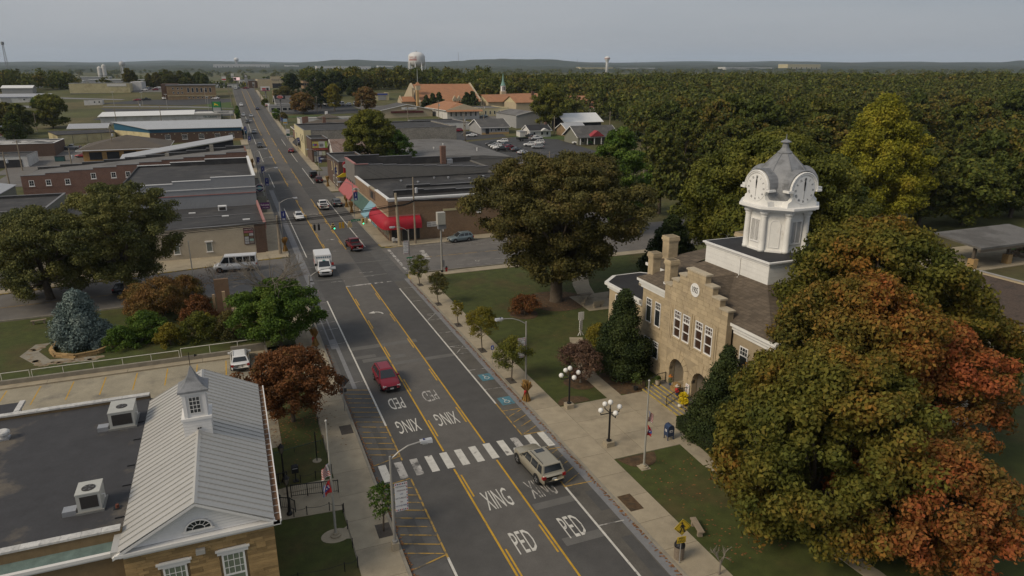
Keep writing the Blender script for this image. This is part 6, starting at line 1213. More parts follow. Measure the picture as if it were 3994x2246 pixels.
for lab,x,y,w,h,zb,m,mc in (('small white shop sign on a post beside the diner',22.9,424,2.6,1.5,11.6,M_fw,M_red),('grey framed sign at the right end of the crest',22.0,560,1.8,3,20,M_gwall,M_dark),('white and green notice sign before the hip-roofed inn',22.6,296,1.5,3.2,4.6,M_fw,MATS['dark_green']),('pale blue sign behind the hip-roofed inn',24.5,330,1.8,2.4,7.4,mat('pale_blue',(.3,.42,.52),.6),M_yel),('yellow and white shop sign far left of the crest',-62,900,9,5,22,M_fw,M_yel),('red and white shop sign in the valley',3.5,900,4.5,4.5,21,M_fw,M_red),('white pole sign in the valley',14,960,3.5,5,24,M_fw,M_gwall)):
 o=site('roadside_sign',lab,'sign',(x,y,zt(x,y)));MB().box(x-w/2,x+w/2,y-.1,y+.1,zb,zb+h).build('panel',m,o);MB().box(x-w/2+.1,x+w/2-.1,y-.14,y-.1,zb+h*.15,zb+h*.45).build('band',mc,o);MB().tube([(x,y+.05,zt(x,y)-.3),(x,y+.05,zb)],.14,6).build('post',M_gcop,o)
 # ---- annex and pavilion right of the courthouse
o,g=flat('courthouse_annex','tan stone annex with a leaf-strewn brown flat roof right of the courthouse',64,92,42,60,3.6,M_tan,mat('leafy_roof',(.085,.06,.045),.95,.4,3,col2=(.06,.045,.035),c2scale=.6),.3,mat('annex_coping',(.3,.29,.28),.8,.15));nwin(o,'-y',42,(70,74,78),1.1,1.2,2.6);nwin(o,'-x',64,(46,50,54),1.1,1.2,2.6)
o=site('pavilion','open pavilion with a low dark roof on stone pillars at the right','pavilion',(106,72,0))
MB().slab([(104,68,3.4),(122,68,3.4),(122,76,4.2),(104,76,4.2)],(0,0,.3)).build('roof',M_roofg,o);MB().box(104,122,68,68.3,3.0,3.4).build('beam',M_sb,o)
for x in (105,113,121):MB().box(x-.5,x+.5,69,70,0,1.6).build('stone_pier',M_sand,o);MB().box(x-.2,x+.2,69.3,69.7,1.6,3.5).build('post',M_sb,o)
MB().box(96,122,68,80,-.1,.1).build('floor',M_conc,o)
struct(MB().prism([(98,60),(128,52),(128,54.5),(99,62.5)],-.03,.1).build('path',M_conc));struct(MB().prism([(104,60),(150,46),(150,78),(124,82),(122,66)],-.03,.06).build('verge',MATS['verge_grass']));struct(MB().quad((112,90,.05),(170,78,.05),(172,84,.05),(114,97,.05)).build('back_lane',M_side))
mt=MB();
for k in range(90):a,r=random.random()*6.28,random.random()**.5*3.4;q=random.uniform(.2,.55);c=(122+r*cos(a),71+r*sin(a),max(.1,2.0*(1-r/3.6)));mt.ball(c,q,5,3,.7)
tag(mt.build('rock_pile',mat('pile_stone',(.25,.19,.13),.9,.2,2,isl=.3)),'heap of rough tan stones beside the pavilion','stones',kind='stuff')
# ---- hills on the skyline
def hill(name,w0,s0,s1,h,seed,m):
 n=70;b=MB();ax,ay=.3738,.9275;rows=[]
 for j,(dw,f)in enumerate(((-900,0),(-350,.72),(0,1.0),(500,.9))):
  for i in range(n+1):
   s=s0+(s1-s0)*i/n;t=i/n
   e=min(1,t*6,(1-t)*6);e=e*e*(3-2*e)
   zz=h*f*e*(.62+.38*mnoise.noise(Vector((s*.0011,seed,0)))*1.6+.10*mnoise.noise(Vector((s*.006,seed,1))))+4*f*e*mnoise.noise(Vector((s*.03,seed,j)))
   w=w0+dw;g0=float(np.interp((w-5.6)/.9275,_tu,_tz));rows.append((w*ax+s*ay,w*ay-s*ax,g0-6+max(zz,0)))
 b.add(rows,[(j*(n+1)+i,j*(n+1)+i+1,(j+1)*(n+1)+i+1,(j+1)*(n+1)+i)for j in range(3)for i in range(n)])
 struct(b.build(name,m,None,True))
M_hill=mat('wooded_hill',(.030,.040,.018),.95,.4,.012,col2=(.05,.05,.022),c2scale=.004)
hill('hills',7600,-7600,9000,46,3.1,M_hill);hill('hills',6400,-2300,900,70,5.7,M_hill);hill('hills',6000,2200,7600,76,9.2,M_hill);hill('hills',9500,-9500,11000,60,1.3,M_hill)
# ================================================================ VEHICLES
def paint(name,c,rough=.28,metal=.25):return mat('paint_'+name,c,rough,.04,1,metal=metal,spec=.6)
PAINT={'white':paint('white',(.66,.66,.66),.3,0),'red':paint('red',(.22,.008,.022)),'deepred':paint('deepred',(.15,.006,.012)),'beige':paint('beige',(.36,.33,.26),.3,.35),'silver':paint('silver',(.34,.35,.36),.3,.4),'grey':paint('grey',(.15,.16,.17),.3,.4),'black':paint('black',(.012,.012,.014)),'maroon':paint('maroon',(.075,.018,.02)),'bluegrey':paint('bluegrey',(.20,.25,.27),.3,.35),'blue':paint('blue',(.03,.05,.1)),'darkgrey':paint('darkgrey',(.05,.053,.055)),'green':paint('green',(.03,.22,.03),.5,0)}
M_tyre=mat('tyre',(.015,.015,.015),.9,.1,4);M_rim=mat('alloy',(.35,.35,.36),.4,.1,3,metal=.6);M_cg=mat('car_glass',(.018,.022,.026),.08,0,1,spec=.7);M_trimk=mat('black_plastic',(.02,.02,.021),.6,.1)
M_lamp=mat('headlamp',(.55,.55,.55),.15,0,spec=.7);M_tail=mat('tail_lamp',(.30,.012,.012),.25,0,spec=.6);M_plate=mat('plate',(.5,.5,.48),.6);M_amber=mat('amber_lamp',(.6,.2,.02),.3);M_ltw=mat('lit_headlamp',(.7,.7,.65),.2,0,emit=((1,.95,.8),1.2))
SPEC={'suv':(4.6,[(-2.3,.45,.92,.76),(-2.22,.33,1.02,.87),(-1.4,.26,1.04,.93),(0,.25,1.02,.93),(1.05,.25,1.0,.93),(1.9,.28,.92,.90),(2.2,.34,.80,.83),(2.3,.42,.66,.74)],(-2.2,-1.8,.2,1.08),1.0,1.66,.88,.66,(-1.3,-.45,.35),True),'bigsuv':(5.1,[(-2.55,.5,.98,.82),(-2.48,.36,1.12,.93),(-1.5,.28,1.14,.99),(0,.27,1.1,.99),(1.2,.27,1.08,.99),(2.1,.3,1.0,.96),(2.45,.38,.86,.88),(2.55,.45,.72,.8)],(-2.45,-2.15,.35,1.25),1.08,1.78,.94,.74,(-1.5,-.5,.5),True),'sedan':(4.75,[(-2.38,.45,.80,.74),(-2.28,.33,.96,.85),(-1.5,.24,.99,.91),(0,.23,.94,.91),(.95,.23,.94,.91),(1.95,.26,.84,.87),(2.28,.32,.72,.8),(2.38,.4,.6,.7)],(-1.85,-1.15,.1,1.0),.93,1.44,.84,.60,(-.6,.3),False),'pickup':(5.8,[(-2.9,.55,1.12,.9),(-2.86,.45,1.16,.98),(-1.8,.42,1.16,1.0),(0,.4,1.16,1.0),(1.3,.4,1.16,1.0),(2.45,.42,1.1,.97),(2.82,.46,.98,.92),(2.9,.52,.8,.86)],(-.85,-.68,.45,1.35),1.15,1.88,.93,.76,(-.05,),False),'jeep':(4.3,[(-2.15,.55,1.05,.88),(-2.1,.48,1.1,.92),(0,.46,1.1,.92),(1.0,.46,1.1,.86),(1.9,.5,1.06,.74),(2.1,.55,1.0,.72),(2.15,.6,.8,.7)],(-2.1,-2.05,.55,.95),1.1,1.86,.9,.82,(-1.1,-.1),False),'van':(6.4,[(-3.2,.5,1.25,.96),(-3.15,.4,1.3,1.0),(0,.38,1.3,1.02),(1.9,.38,1.25,1.02),(2.7,.4,1.1,.98),(3.1,.45,.95,.9),(3.2,.55,.8,.84)],(-3.15,-3.1,1.5,2.35),1.28,2.5,.99,.86,(-2.2,-1.2,-.2,.8),False)}
CARS={}
def car_parts(kind,pm):
 L_,ST_,cab,zb,zr_,hb,hr,pil,rails=SPEC[kind];P=[]
 b=MB();rows=[]
 for y,z0,z1,hw in ST_:
  ring=[(hw*.86,z0),(hw*.97,z0+.1),(hw,(z0+z1)/2+.05),(hw*.965,z1-.05),(hw*.88,z1)]
  rows.append([(x,y,z)for x,z in ring]+[(-x,y,z)for x,z in ring[::-1]])
 n=10;b.add([p for r in rows for p in r],[(i*n+j,i*n+(j+1)%n,(i+1)*n+(j+1)%n,(i+1)*n+j)for i in range(len(rows)-1)for j in range(n)]+[tuple(range(n)),tuple(range((len(rows)-1)*n,len(rows)*n))[::-1]])
 P.append(('body',b,pm,True))
 rb,rt,ft,fb=cab;zr2=zr_-.05;zc=zb-.03
 V=[(-hb,rb,zc),(hb,rb,zc),(hb,fb,zc),(-hb,fb,zc),(-hr,rt,zr2),(hr,rt,zr2),(hr,ft,zr2),(-hr,ft,zr2),(-hr*.8,rt+.12,zr_),(hr*.8,rt+.12,zr_),(hr*.8,ft-.15,zr_),(-hr*.8,ft-.15,zr_)]
 P.append(('cabin',MB().add(V,[(0,1,5,4),(1,2,6,5),(2,3,7,6),(3,0,4,7),(4,5,9,8),(5,6,10,9),(6,7,11,10),(7,4,8,11),(8,9,10,11)]),pm,False))
 def face(a,bq,c,d,f0,f1,g0,g1,off,name):
  a,bq,c,d=map(Vector,(a,bq,c,d));at=lambda u,v:(a*(1-u)+bq*u)*(1-v)+(d*(1-u)+c*u)*v
  nn=(bq-a).cross(d-a).normalized()*off
  P.append((name,MB().quad(*[tuple(at(u,v)+nn)for u,v in ((f0,g0),(f1,g0),(f1,g1),(f0,g1))]),M_cg,False))
 face(V[2],V[3],V[7],V[6],.06,.94,.1,.95,.012,'windscreen');face(V[0],V[1],V[5],V[4],.08,.92,.3 if kind!='sedan' else .12,.93,.012,'rear_window')
 edges=[rb]+list(pil)+[fb]
 for s in (1,-1):
  for e0,e1 in zip(edges,edges[1:]):
   y0=e0+(.22 if e0==rb else .05);y1=e1-(.28 if e1==fb else .05)
   t0=max(y0,rt+.12);t1=min(y1,ft-.08)
   if t1<=t0:t0,t1=(t1,t1+.04)if t0>t1 and e1==fb else (t0,t0+.04)
   lerp=lambda v:(hb+(hr-hb)*v+.012)*s
   q=[(lerp(.16),y0,zc+(zr2-zc)*.16),(lerp(.16),y1,zc+(zr2-zc)*.16),(lerp(.88),t1,zc+(zr2-zc)*.88),(lerp(.88),t0,zc+(zr2-zc)*.88)]
   P.append(('side_window',MB().quad(*(q if s>0 else q[::-1])),M_cg,False))
 rw=.34 if kind in ('sedan','suv')else .39;hw=max(s_[3]for s_ in ST_);ya,yr=L_/2-.92,-L_/2+(.98 if kind!='pickup' else 1.2)
 for y in (ya,yr):
  for s in (1,-1):
   a=MB();m_=[(hw*s+.006*s,y+(rw+.09)*cos(t),rw+(rw+.09)*sin(t))for t in np.linspace(-.35,pi+.35,13)];a.quad(*(m_ if s>0 else m_[::-1]));P.append(('wheel_arch',a,M_trimk,False))
   w=MB();pr=[(rw*.62,-.11),(rw*.95,-.12),(rw,-.08),(rw,.08),(rw*.95,.12),(rw*.62,.11)];vs=[((hw-.08)*s+d*s,y+r*cos(2*pi*j/16),rw+r*sin(2*pi*j/16))for r,d in pr for j in range(16)]
   w.add(vs,[(i*16+j,i*16+(j+1)%16,(i+1)*16+(j+1)%16,(i+1)*16+j)for i in range(5)for j in range(16)]);P.append(('wheel',w,M_tyre,True))
   r_=MB()
   for k in range(5):
    a0=k*1.2566;q=[((hw+.03)*s,y+rr*cos(a0+d),rw+rr*sin(a0+d))for rr,d in ((.05,-.6),(rw*.6,-.25),(rw*.6,.25),(.05,.6))];r_.quad(*(q if s>0 else q[::-1]))
   q=[((hw+.015)*s,y+rw*.63*cos(t),rw+rw*.63*sin(t))for t in np.linspace(0,2*pi,15)[:-1]];r2=MB().quad(*(q if s>0 else q[::-1]));P.append(('>hub',r2,M_trimk,False));P.append(('>rim',r_,M_rim,False))
 yf,hf=L_/2,ST_[-2][3];zf=ST_[-2][2]
 for s in (1,-1):
  P.append(('headlight',MB().box(*sorted((s*hf*.62,s*hf*1.0)),yf-.22,yf-.03 if kind!='jeep' else yf+.01,zf-.2,zf-.03),M_lamp,False))
  zq=ST_[1][2];P.append(('tail_light',MB().box(*sorted((s*ST_[1][3]*.72,s*(ST_[1][3]+.012))),-L_/2-.01,-L_/2+.2,zq-.3,zq-.06 if kind!='pickup' else zq-.02),M_tail,False))
  P.append(('mirror',MB().box(*sorted((s*(hb+.02),s*(hb+.24))),fb-.42,fb-.28,zb+.05,zb+.22),pm if kind!='pickup' else M_trimk,False))
 P.append(('grille',MB().box(-hf*.55,hf*.55,yf-.1,yf+.004,zf-.34,zf-.1),M_trimk,False));P.append(('front_bumper',MB().box(-hf*.85,hf*.85,yf-.12,yf+.012,ST_[-1][1]-.1,ST_[-1][1]+.06),M_trimk,False));P.append(('rear_bumper',MB().box(-hf*.88,hf*.88,-yf-.02,-yf+.15,ST_[0][1]-.1,ST_[0][1]+.08),M_rim if kind=='pickup' else M_trimk,False))
 P.append(('number_plate',MB().box(-.17,.17,-yf-.03,-yf,ST_[0][1]+.2,ST_[0][1]+.34),M_plate,False));P.append(('number_plate',MB().box(-.17,.17,yf,yf+.025,ST_[-1][1]+.0,ST_[-1][1]+.12),M_plate,False))
 P.append(('sill',MB().box(-hw*.94,hw*.94,yr+.4,ya-.4,.2 if kind!='pickup' else .34,ST_[3][1]+.06),M_trimk,False))
 if rails:
  for s in (1,-1):P.append(('roof_rail',MB().tube([(s*hr*.88,rt+.15,zr_-.03),(s*hr*.88,rt+.3,zr_+.04),(s*hr*.88,ft-.35,zr_+.04),(s*hr*.88,ft-.2,zr_-.03)],.022,4),M_trimk,False))
 if kind=='pickup':
  P.append(('bed',MB().box(-.8,.8,-2.78,-.92,1.162,1.172),M_trimk,False));P.append(('bed_rail',MB().box(-.98,-.82,-2.86,-.88,1.1,1.2).box(.82,.98,-2.86,-.88,1.1,1.2),pm,False))
 if kind=='jeep':P.append(('spare_wheel',MB().lathe([(.1,-.1),(.38,-.1),(.38,.1),(.1,.1)],(0,0,0),14),M_tyre,False))
 if kind in ('sedan','bigsuv'):P.append(('sunroof',MB().box(-.36,.36,ft-.75,ft-.25,zr_-.01,zr_+.008),M_cg,False))
 return P
def car(kind,col,label,x,y,rz,group='cars and trucks in the street',z=None,cat='car',off=.03):
 """rz is the heading: 0 drives away from the camera, pi towards it."""
 key=(kind,col)
 if key not in CARS:
  data=[]
  for nm,b,m,sm in car_parts(kind,PAINT[col]):
   o=b.build(nm.strip('>'),m,None,sm);data.append((nm,o.data))
   if nm=='spare_wheel':o.data.transform(Matrix.Translation((0,-2.25,1.1))@Matrix.Rotation(pi/2,4,'X'))
   bpy.data.objects.remove(o)
  CARS[key]=data
 zz=zt(x,y)if z is None else z
 nm={'suv':'parked_suv','bigsuv':'large_suv','sedan':'sedan','pickup':'pickup_truck','jeep':'off_road_car','van':'passenger_van'}[kind]
 root=thing(nm,label,cat,(x,y,zz+off),rz,group);last=None
 dy=zt(x-sin(rz),y+cos(rz))-zt(x,y);root.rotation_euler.x=math.atan(dy)
 for nm,me in CARS[key]:
  o=bpy.data.objects.new(nm.strip('>'),me);COL.objects.link(o);o.parent=last if nm[0]=='>' else root
  if nm=='wheel':last=o
 return root
car('suv','red','shiny red SUV driving towards the camera on the left lane',11.75,62.0,pi+.03)
car('bigsuv','beige','beige large SUV just past the crosswalk on the right lane',19.2,42.3,.06)
car('suv','white','white SUV parked in the post office lot below the wall',-1.35,72.3,0)
car('pickup','deepred','dark red pickup truck crossing Fourth Street',18.2,118.2,.05,cat='truck')
car('sedan','white','white sedan with sunroof driving towards the camera past Fourth Street',11.9,147.2,pi)
car('pickup','white','white pickup truck driving away beside the awnings',18.0,157.2,0,cat='truck')
car('suv','grey','grey SUV parked by the awnings on the right',21.3,159.5,0)
car('suv','maroon','dark maroon SUV parked in front of the black off-roader',21.7,194.6,0);car('jeep','black','tall black off-road car parked at the right kerb',21.3,203,0)
car('suv','bluegrey','pale blue-grey SUV parked on Fourth Street by the brick wall',36.9,116.4,pi/2+.1);car('van','white','white passenger van parked on Fourth Street behind the park tree',-1.0,111.2,pi/2-.1,cat='van')
car('suv','black','dark SUV half hidden behind the left park tree',-14.6,104.4,-pi/2)
for k,c,lab,x,y,r in (('sedan','red','small red car waiting at the side street on the right',20.5,261,-.15),('suv','darkgrey','dark SUV coming down the street past the side road',10.9,279,pi),('sedan','grey','grey car coming down the street beside the blue-banded hall',10.8,326,pi),('suv','black','dark car with lit headlights coming down the street',9.9,367,pi),('sedan','silver','silver car farthest left of the pair on the rise',9.0,400,pi),('sedan','silver','silver car in the turn lane on the rise',12.6,394,pi),('sedan','blue','dark blue car driving up the rise on the right lane',17.5,430,0),('suv','white','white car coming over the rise',9.6,452,pi),('suv','darkgrey','dark car at the crest of the street',12.2,585,pi),('sedan','silver','pale car at the crest of the street',9.6,578,pi),('sedan','deepred','dark red car turning at the crest',17,582,1.3)):
 car(k,c,lab,x,y,r)
for (x,y,s)in ((9.9,369.2,1),):
 pass
 # cars in the car park and lots
LOT=(('suv','red','red SUV at the far corner of the car park by the white store',93.9,297,1.4),('sedan','darkgrey','dark sedan parked behind the white coupe',94.7,285.5,1.3),('sedan','white','white coupe beside the cream posts',94.3,279,1.4),('sedan','deepred','red sedan behind the black one at the left kerb of the car park',83.0,256.6,1.5),('sedan','black','black sedan at the left kerb of the car park',82.6,253.2,1.5),('suv','white','white SUV alone at the top of the car park',99.2,256,1.2),('suv','darkgrey','dark SUV heading the middle row of the car park',92.7,250.8,1.1),('suv','silver','silver SUV second in the middle row',92.0,246,1.1),('suv','white','white SUV third in the middle row',91.6,242.6,1.1),('sedan','white','white sedan fourth in the middle row',91.4,239.4,1.1),('pickup','black','black pickup at the near end of the middle row',91.2,235.4,1.1),('suv','grey','grey SUV at the back of the right row',97,246.8,-1.1),('sedan','red','red car in the right row',96,241.2,-1.1),('sedan','grey','grey sedan near the end of the right row',95.8,233.6,-1.1),('sedan','white','white sedan at the near end of the right row',95.0,225.6,-1.1),('sedan','deepred','red sedan nearest the warehouse corner',81.5,234.4,1.5),('sedan','black','black sedan nearest the warehouse corner',81.2,228,1.5),('suv','white','white SUV left of the two large white ones',105.2,243.4,1.2),('bigsuv','white','largest white SUV at the right of the car park',110.2,246.8,1.2),('suv','silver','silver hatchback in front of the large white SUVs',105.6,236.8,1.2),('suv','black','black SUV in front of the white cottage',116,268,.3),('pickup','white','white pickup with open trailer before the cottage',114.8,259.4,-1.45),('sedan','white','white car beside the green bin at the porch house',125,242,1.2),('sedan','green','green mower-like cart beside the porch house',128,241,1.2),('sedan','bluegrey','blue-green car in front of the orange hip-roofed store',124,347,1.4),('sedan','silver','pale car beside the yellow hall porch',137.5,349,1.3),('sedan','red','red car on the office lot at the left',-50,506,1.4),('pickup','black','dark pickup beside the red car on the office lot',-45,506.5,-1.4),('sedan','white','white car at the right of the old brown office',-4.2,498,1.3),('sedan','white','white car left of the old brown office',-35,510,.3),('sedan','red','red car beside the plywood-walled pavilion',-46,274,1.3),('bigsuv','white','white car parked behind the brown hip roof',-38,295,1.3),('pickup','silver','silver pickup in the yard by the old brick shop',-53,298,1.4),('pickup','green','green tractor-like vehicle on the tractor yard',-14,410,1.4),('suv','green','second green machine on the tractor yard',-22,409,1.4))
for k,c,lab,x,y,r in LOT:car(k,c,lab,x,y,r,'cars parked in the lots',off=.09,cat='truck' if k=='pickup' else 'car')
k=0
for i in range(6):
 for j in range(3):car(('sedan','suv')[k%2],('white','silver','darkgrey','deepred','grey')[k%5],'small car on the distant supermarket lot',-52+7*i,585+12*j,1.4,'cars on the supermarket lot',off=.09);k+=1
for i in range(8):car(('bigsuv','van')[i%2],'white','white vehicle in the row before the church woods',52+4.2*i,436-i*1.5,.2,'white vehicles in the row before the church',off=.09)
# flat trailer
o=thing('open_trailer','black mesh-sided trailer behind the white pickup','trailer',(108.6,258.6,zt(108.6,258.6)+.1),-1.45);MB().box(-.9,.9,-2.2,2.2,.6,.7).build('deck',M_trimk,o);MB().box(-.95,-.88,-2.2,2.2,.7,1.3).box(.88,.95,-2.2,2.2,.7,1.3).box(-.9,.9,-2.2,-2.1,.7,1.4).build('mesh_side',M_trimk,o)
for s in (-1,1):MB().lathe([(.3,-.1),(.3,.1)],(0,0,0),12).build('wheel',M_tyre,o,loc=(s*.95,-.3,.32)).rotation_euler.y=pi/2
# ---- ambulance
A=thing('ambulance','white box ambulance with red stripe turning at Fourth Street','ambulance',(11.4,104.9,.03),pi-.04,'cars and trucks in the street')
W=PAINT['white'];M_stripe=mat('ambulance_red',(.35,.02,.02),.5,.05)
MB().box(-1.2,1.2,-3.3,.75,.55,2.85).box(-1.12,1.12,-3.25,.7,2.85,2.9).build('box_body',W,A);MB().box(-.95,.95,-3.2,2.9,.35,.6).build('chassis',M_trimk,A)
b=MB();rows=[(.7,.5,1.35,1.0),(1.7,.5,1.3,1.0),(2.5,.5,1.15,.95),(2.95,.55,1.0,.88),(3.05,.6,.9,.84)]
rr=[[(hw,y,z0),(hw,y,z1-.1),(hw*.9,y,z1),(-hw*.9,y,z1),(-hw,y,z1-.1),(-hw,y,z0)]for y,z0,z1,hw in rows];b.add([p for r in rr for p in r],[(i*6+j,i*6+(j+1)%6,(i+1)*6+(j+1)%6,(i+1)*6+j)for i in range(4)for j in range(6)]+[tuple(range(24,30))]);b.build('bonnet',W,A)
CV=[(-.98,.7,1.3),(.98,.7,1.3),(.96,1.95,1.28),(-.96,1.95,1.28),(-.86,.7,2.15),(.86,.7,2.15),(.8,1.15,2.12),(-.8,1.15,2.12)]
MB().add(CV,[(1,2,6,5),(2,3,7,6),(3,0,4,7),(4,5,6,7)]).build('cab',W,A);at=lambda a,b_,t:Vector(a).lerp(Vector(b_),t)
q=[at(at(CV[2],CV[3],u),at(CV[6],CV[7],u),v)+Vector((0,.015,.012))for u,v in ((.06,.1),(.94,.1),(.94,.93),(.06,.93))];MB().quad(*[tuple(p)for p in q]).build('windscreen',M_cg,A)
for s in (1,-1):
 MB().quad(*[(s*x,y,z)for x,y,z in ((.985,.8,1.42),(.98,1.6,1.42),(.86,1.15,2.03),(.88,.8,2.03))][::s]).build('side_window',M_cg,A)
 MB().box(*sorted((s*1.2,s*1.212)),-3.2,.6,1.25,1.5).build('red_stripe',M_stripe,A);MB().box(*sorted((s*1.2,s*1.21)),-2.4,-1.2,1.75,2.4).build('side_window',M_cg,A);MB().box(*sorted((s*.92,s*1.0)),2.86,3.0,.8,1.0).build('headlight',M_amber,A);MB().box(*sorted((s*.6,s*.9)),2.95,3.07,.78,.98).build('headlight',M_lamp,A);MB().box(*sorted((s*1.05,s*1.4)),1.45,1.55,1.45,1.85).build('mirror',M_trimk if s>0 else M_stripe,A)
 for y in (2.15,-1.9):
  w=MB().lathe([(.22,-.12),(.38,-.13),(.4,-.08),(.4,.08),(.38,.13),(.22,.12)],(0,0,0),16).build('wheel',M_tyre,A,True,loc=(s*.92,y,.4));w.rotation_euler.y=pi/2;MB().lathe([(.2,-.11),(.2,.11)],(0,0,0),12).build('rim',M_rim,w)
for k in range(7):MB().slab([(-.95+.315*k+.13*cos(t),.752,2.55+.13*sin(t))for t in np.linspace(0,2*pi,11)[:-1]][::-1],(0,.012,0)).build('emblem',mat('emblem_blue',(.12,.17,.22),.6),A)
MB().box(-.85,.85,2.9,3.14,.42,.62).build('front_bumper',M_rim,A);MB().box(-.55,.55,2.98,3.075,.68,.92).build('grille',M_trimk,A);MB().box(-.2,.2,1.1,1.3,2.14,2.24).build('beacon',mat('teal_beacon',(.15,.4,.38),.4),A);text('bonnet_lettering','AMBULANCE',.22,MATS['emblem_blue'],A,(0,2.35,1.2),(.25,0,pi),.002)
# ================================================================ STREET FURNITURE
M_pole=mat('galvanised_pole',(.33,.32,.30),.5,.12,2,metal=.3);M_head=mat('lamp_head',(.42,.43,.45),.45,.08,2);M_wood=mat('weathered_pole',(.24,.20,.15),.9,.2,2);M_bann=mat('blue_banner',(.022,.032,.15),.8,.08);M_corn=leafmat('corn_stalk',[(.17,.09,.025),(.30,.18,.06),(.36,.24,.10)],1.5,tr=.1)
M_wban=mat('white_banner',(.6,.6,.6),.8,.04)
def banner_white(o,x,y,z0,z1,x1,yy):
 b=MB().box(min(x,x1),max(x,x1),yy-.015,yy+.015,z0,z1).build('banner',M_wban,o);cx=(x+x1)/2
 for k,t in enumerate(('VETERANS','PARADE','1ST','SATURDAY','IN','NOVEMBER')):text('banner_lettering',t,.15,(M_ink,M_maroon,M_navy)[k%3],b,(cx,yy-.018,z1-.28-k*.27),(pi/2,0,0),.001)
 for k in range(7):
  for zz in (z0+.03,z1-.14):MB().box(min(x,x1)+.04+k*(abs(x1-x)-.14)/6,min(x,x1)+.1+k*(abs(x1-x)-.14)/6,yy-.02,yy-.015,zz,zz+.1).build('border_square',(M_red,M_navy,M_maroon)[k%3],b)
 for k in range(8):MB().box(max(x,x1)-.07,max(x,x1)-.02,yy-.02,yy-.015,z0+.2+k*.2,z0+.3+k*.2).build('border_square',(M_navy,M_red)[k%2],b)
 for zz in (z0-.01,z1+.01):MB().tube([(x,yy,zz),(x1,yy,zz)],.015,5).build('banner_arm',M_pole,o)
def banner_blue(o,x,y,z,d):
 x1=x+d*.8;yy=y-.06;b=MB().box(*sorted((x+d*.1,x1+d*.1)),yy-.015,yy+.015,z,z+1.7).build('banner',M_bann,o);cx=(x+x1)/2+d*.1
 MB().slab([(cx-.12,yy-.02,z+.75),(cx+.1,yy-.02,z+1.0),(cx-.02,yy-.02,z+1.15),(cx+.14,yy-.02,z+1.5),(cx-.1,yy-.02,z+1.2),(cx-.02,yy-.02,z+1.0)],(0,.004,0)).build('banner_emblem',M_wban,b)
 for zz in (.12,.3):MB().box(cx-.25,cx+.25,yy-.02,yy-.016,z+zz,z+zz+.09).build('banner_bar',M_wban,b)
def lamp(lab,x,y,d,h=6.6,arm=2.5,ban=None,base=False):
 g=zt(x,y)+.1;o=site('street_lamp',lab,'street lamp',(x,y,g),'cobra-head street lamps')
 MB().lathe([(.10,0),(.09,h*.5),(.07,h)],(x,y,g),10).build('pole',M_pole,o)
 MB().tube([(x,y,g+h-.25),(x+d*arm*.3,y,g+h+.2),(x+d*arm*.6,y,g+h+.48),(x+d*arm,y,g+h+.58)],.05,6).build('arm',M_pole,o)
 hx=x+d*arm;MB().add([(hx,y-.13,g+h+.5),(hx,y+.13,g+h+.5),(hx,y+.13,g+h+.68),(hx,y-.13,g+h+.68),(hx+d*.75,y-.2,g+h+.46),(hx+d*.75,y+.2,g+h+.46),(hx+d*.75,y+.15,g+h+.68),(hx+d*.75,y-.15,g+h+.68)],[(0,1,2,3),(4,7,6,5),(0,4,5,1),(1,5,6,2),(2,6,7,3),(3,7,4,0)]).build('lamp_head',M_head,o)
 MB().box(hx+d*.3-.16,hx+d*.3+.16,y-.12,y+.12,g+h+.4,g+h+.47).build('lens',mat('lens',(.4,.4,.36),.3),o);MB().box(hx+d*.25-.05,hx+d*.25+.05,y-.05,y+.05,g+h+.68,g+h+.75).build('photocell',M_navy,o)
 if base:MB().box(x-.22,x+.22,y-.22,y+.22,g-.1,g+.55).build('footing',M_conc,o);MB().lathe([(.17,.55),(.17,.7),(.1,.72)],(x,y,g),8).build('base_collar',M_pole,o)
 if ban=='w':banner_white(o,x+d*.15,y,g+h-3.9,g+h-1.9,x+d*.95,y-.1)
 if ban=='wr':banner_white(o,x+d*.12,y,g+h-3.6,g+h-1.6,x+d*.9,y-.1)
 if ban=='b':banner_blue(o,x,y,g+h-3.4,1)
 return o
lamp('street lamp with white banner nearest the camera on the left',7.0,37.2,1,6.7,1.9,'w',True)
lamp('street lamp rising out of the left park tree',6.9,79.5,1,6.8,2.3,'w',True);lamp('street lamp with white banner beside the courthouse corn bundle',24.6,57.4,-1,6.2,2.4,'wr')
lamp('street lamp on a concrete foot at the courthouse corner of Fourth Street',23.2,98.4,-1,6.9,2.0,'wr',True);lamp('street lamp with blue banner at the left corner past Fourth Street',7.3,129.7,1,6.8,2.4,'b')
lamp('street lamp beside the grey clad shop',6.8,169.5,1,7.2,2.4,'b');lamp('street lamp between the two left shop rows',7.0,190,1,7.2,2.4,'b');lamp('street lamp before the long brick shop',6.8,209,1,7.2,2.4,'b');lamp('street lamp past the long brick shop on the left',6.6,266,1,7.2,2.4,'b');lamp('street lamp by the blue awning on the left',6.4,300,1,7.2,2.4,'b')
lamp('street lamp with blue banner between the green and blue awnings',22.7,144,-1,7.0,2.2,'b');lamp('street lamp with blue banner beside the boot sign',24.3,181.4,-1,7.2,2.4,'b');lamp('street lamp at the brown brick shop corner',23.0,203,-1,7.2,2.4,'b');lamp('street lamp before the block-sided shop',22.4,256,-1,7.2,2.4,'b');lamp('street lamp farthest up the right sidewalk',22.6,330,-1,7.4,2.4,'b');lamp('tall lamp beside the diner',23.4,418,-1,8,2)
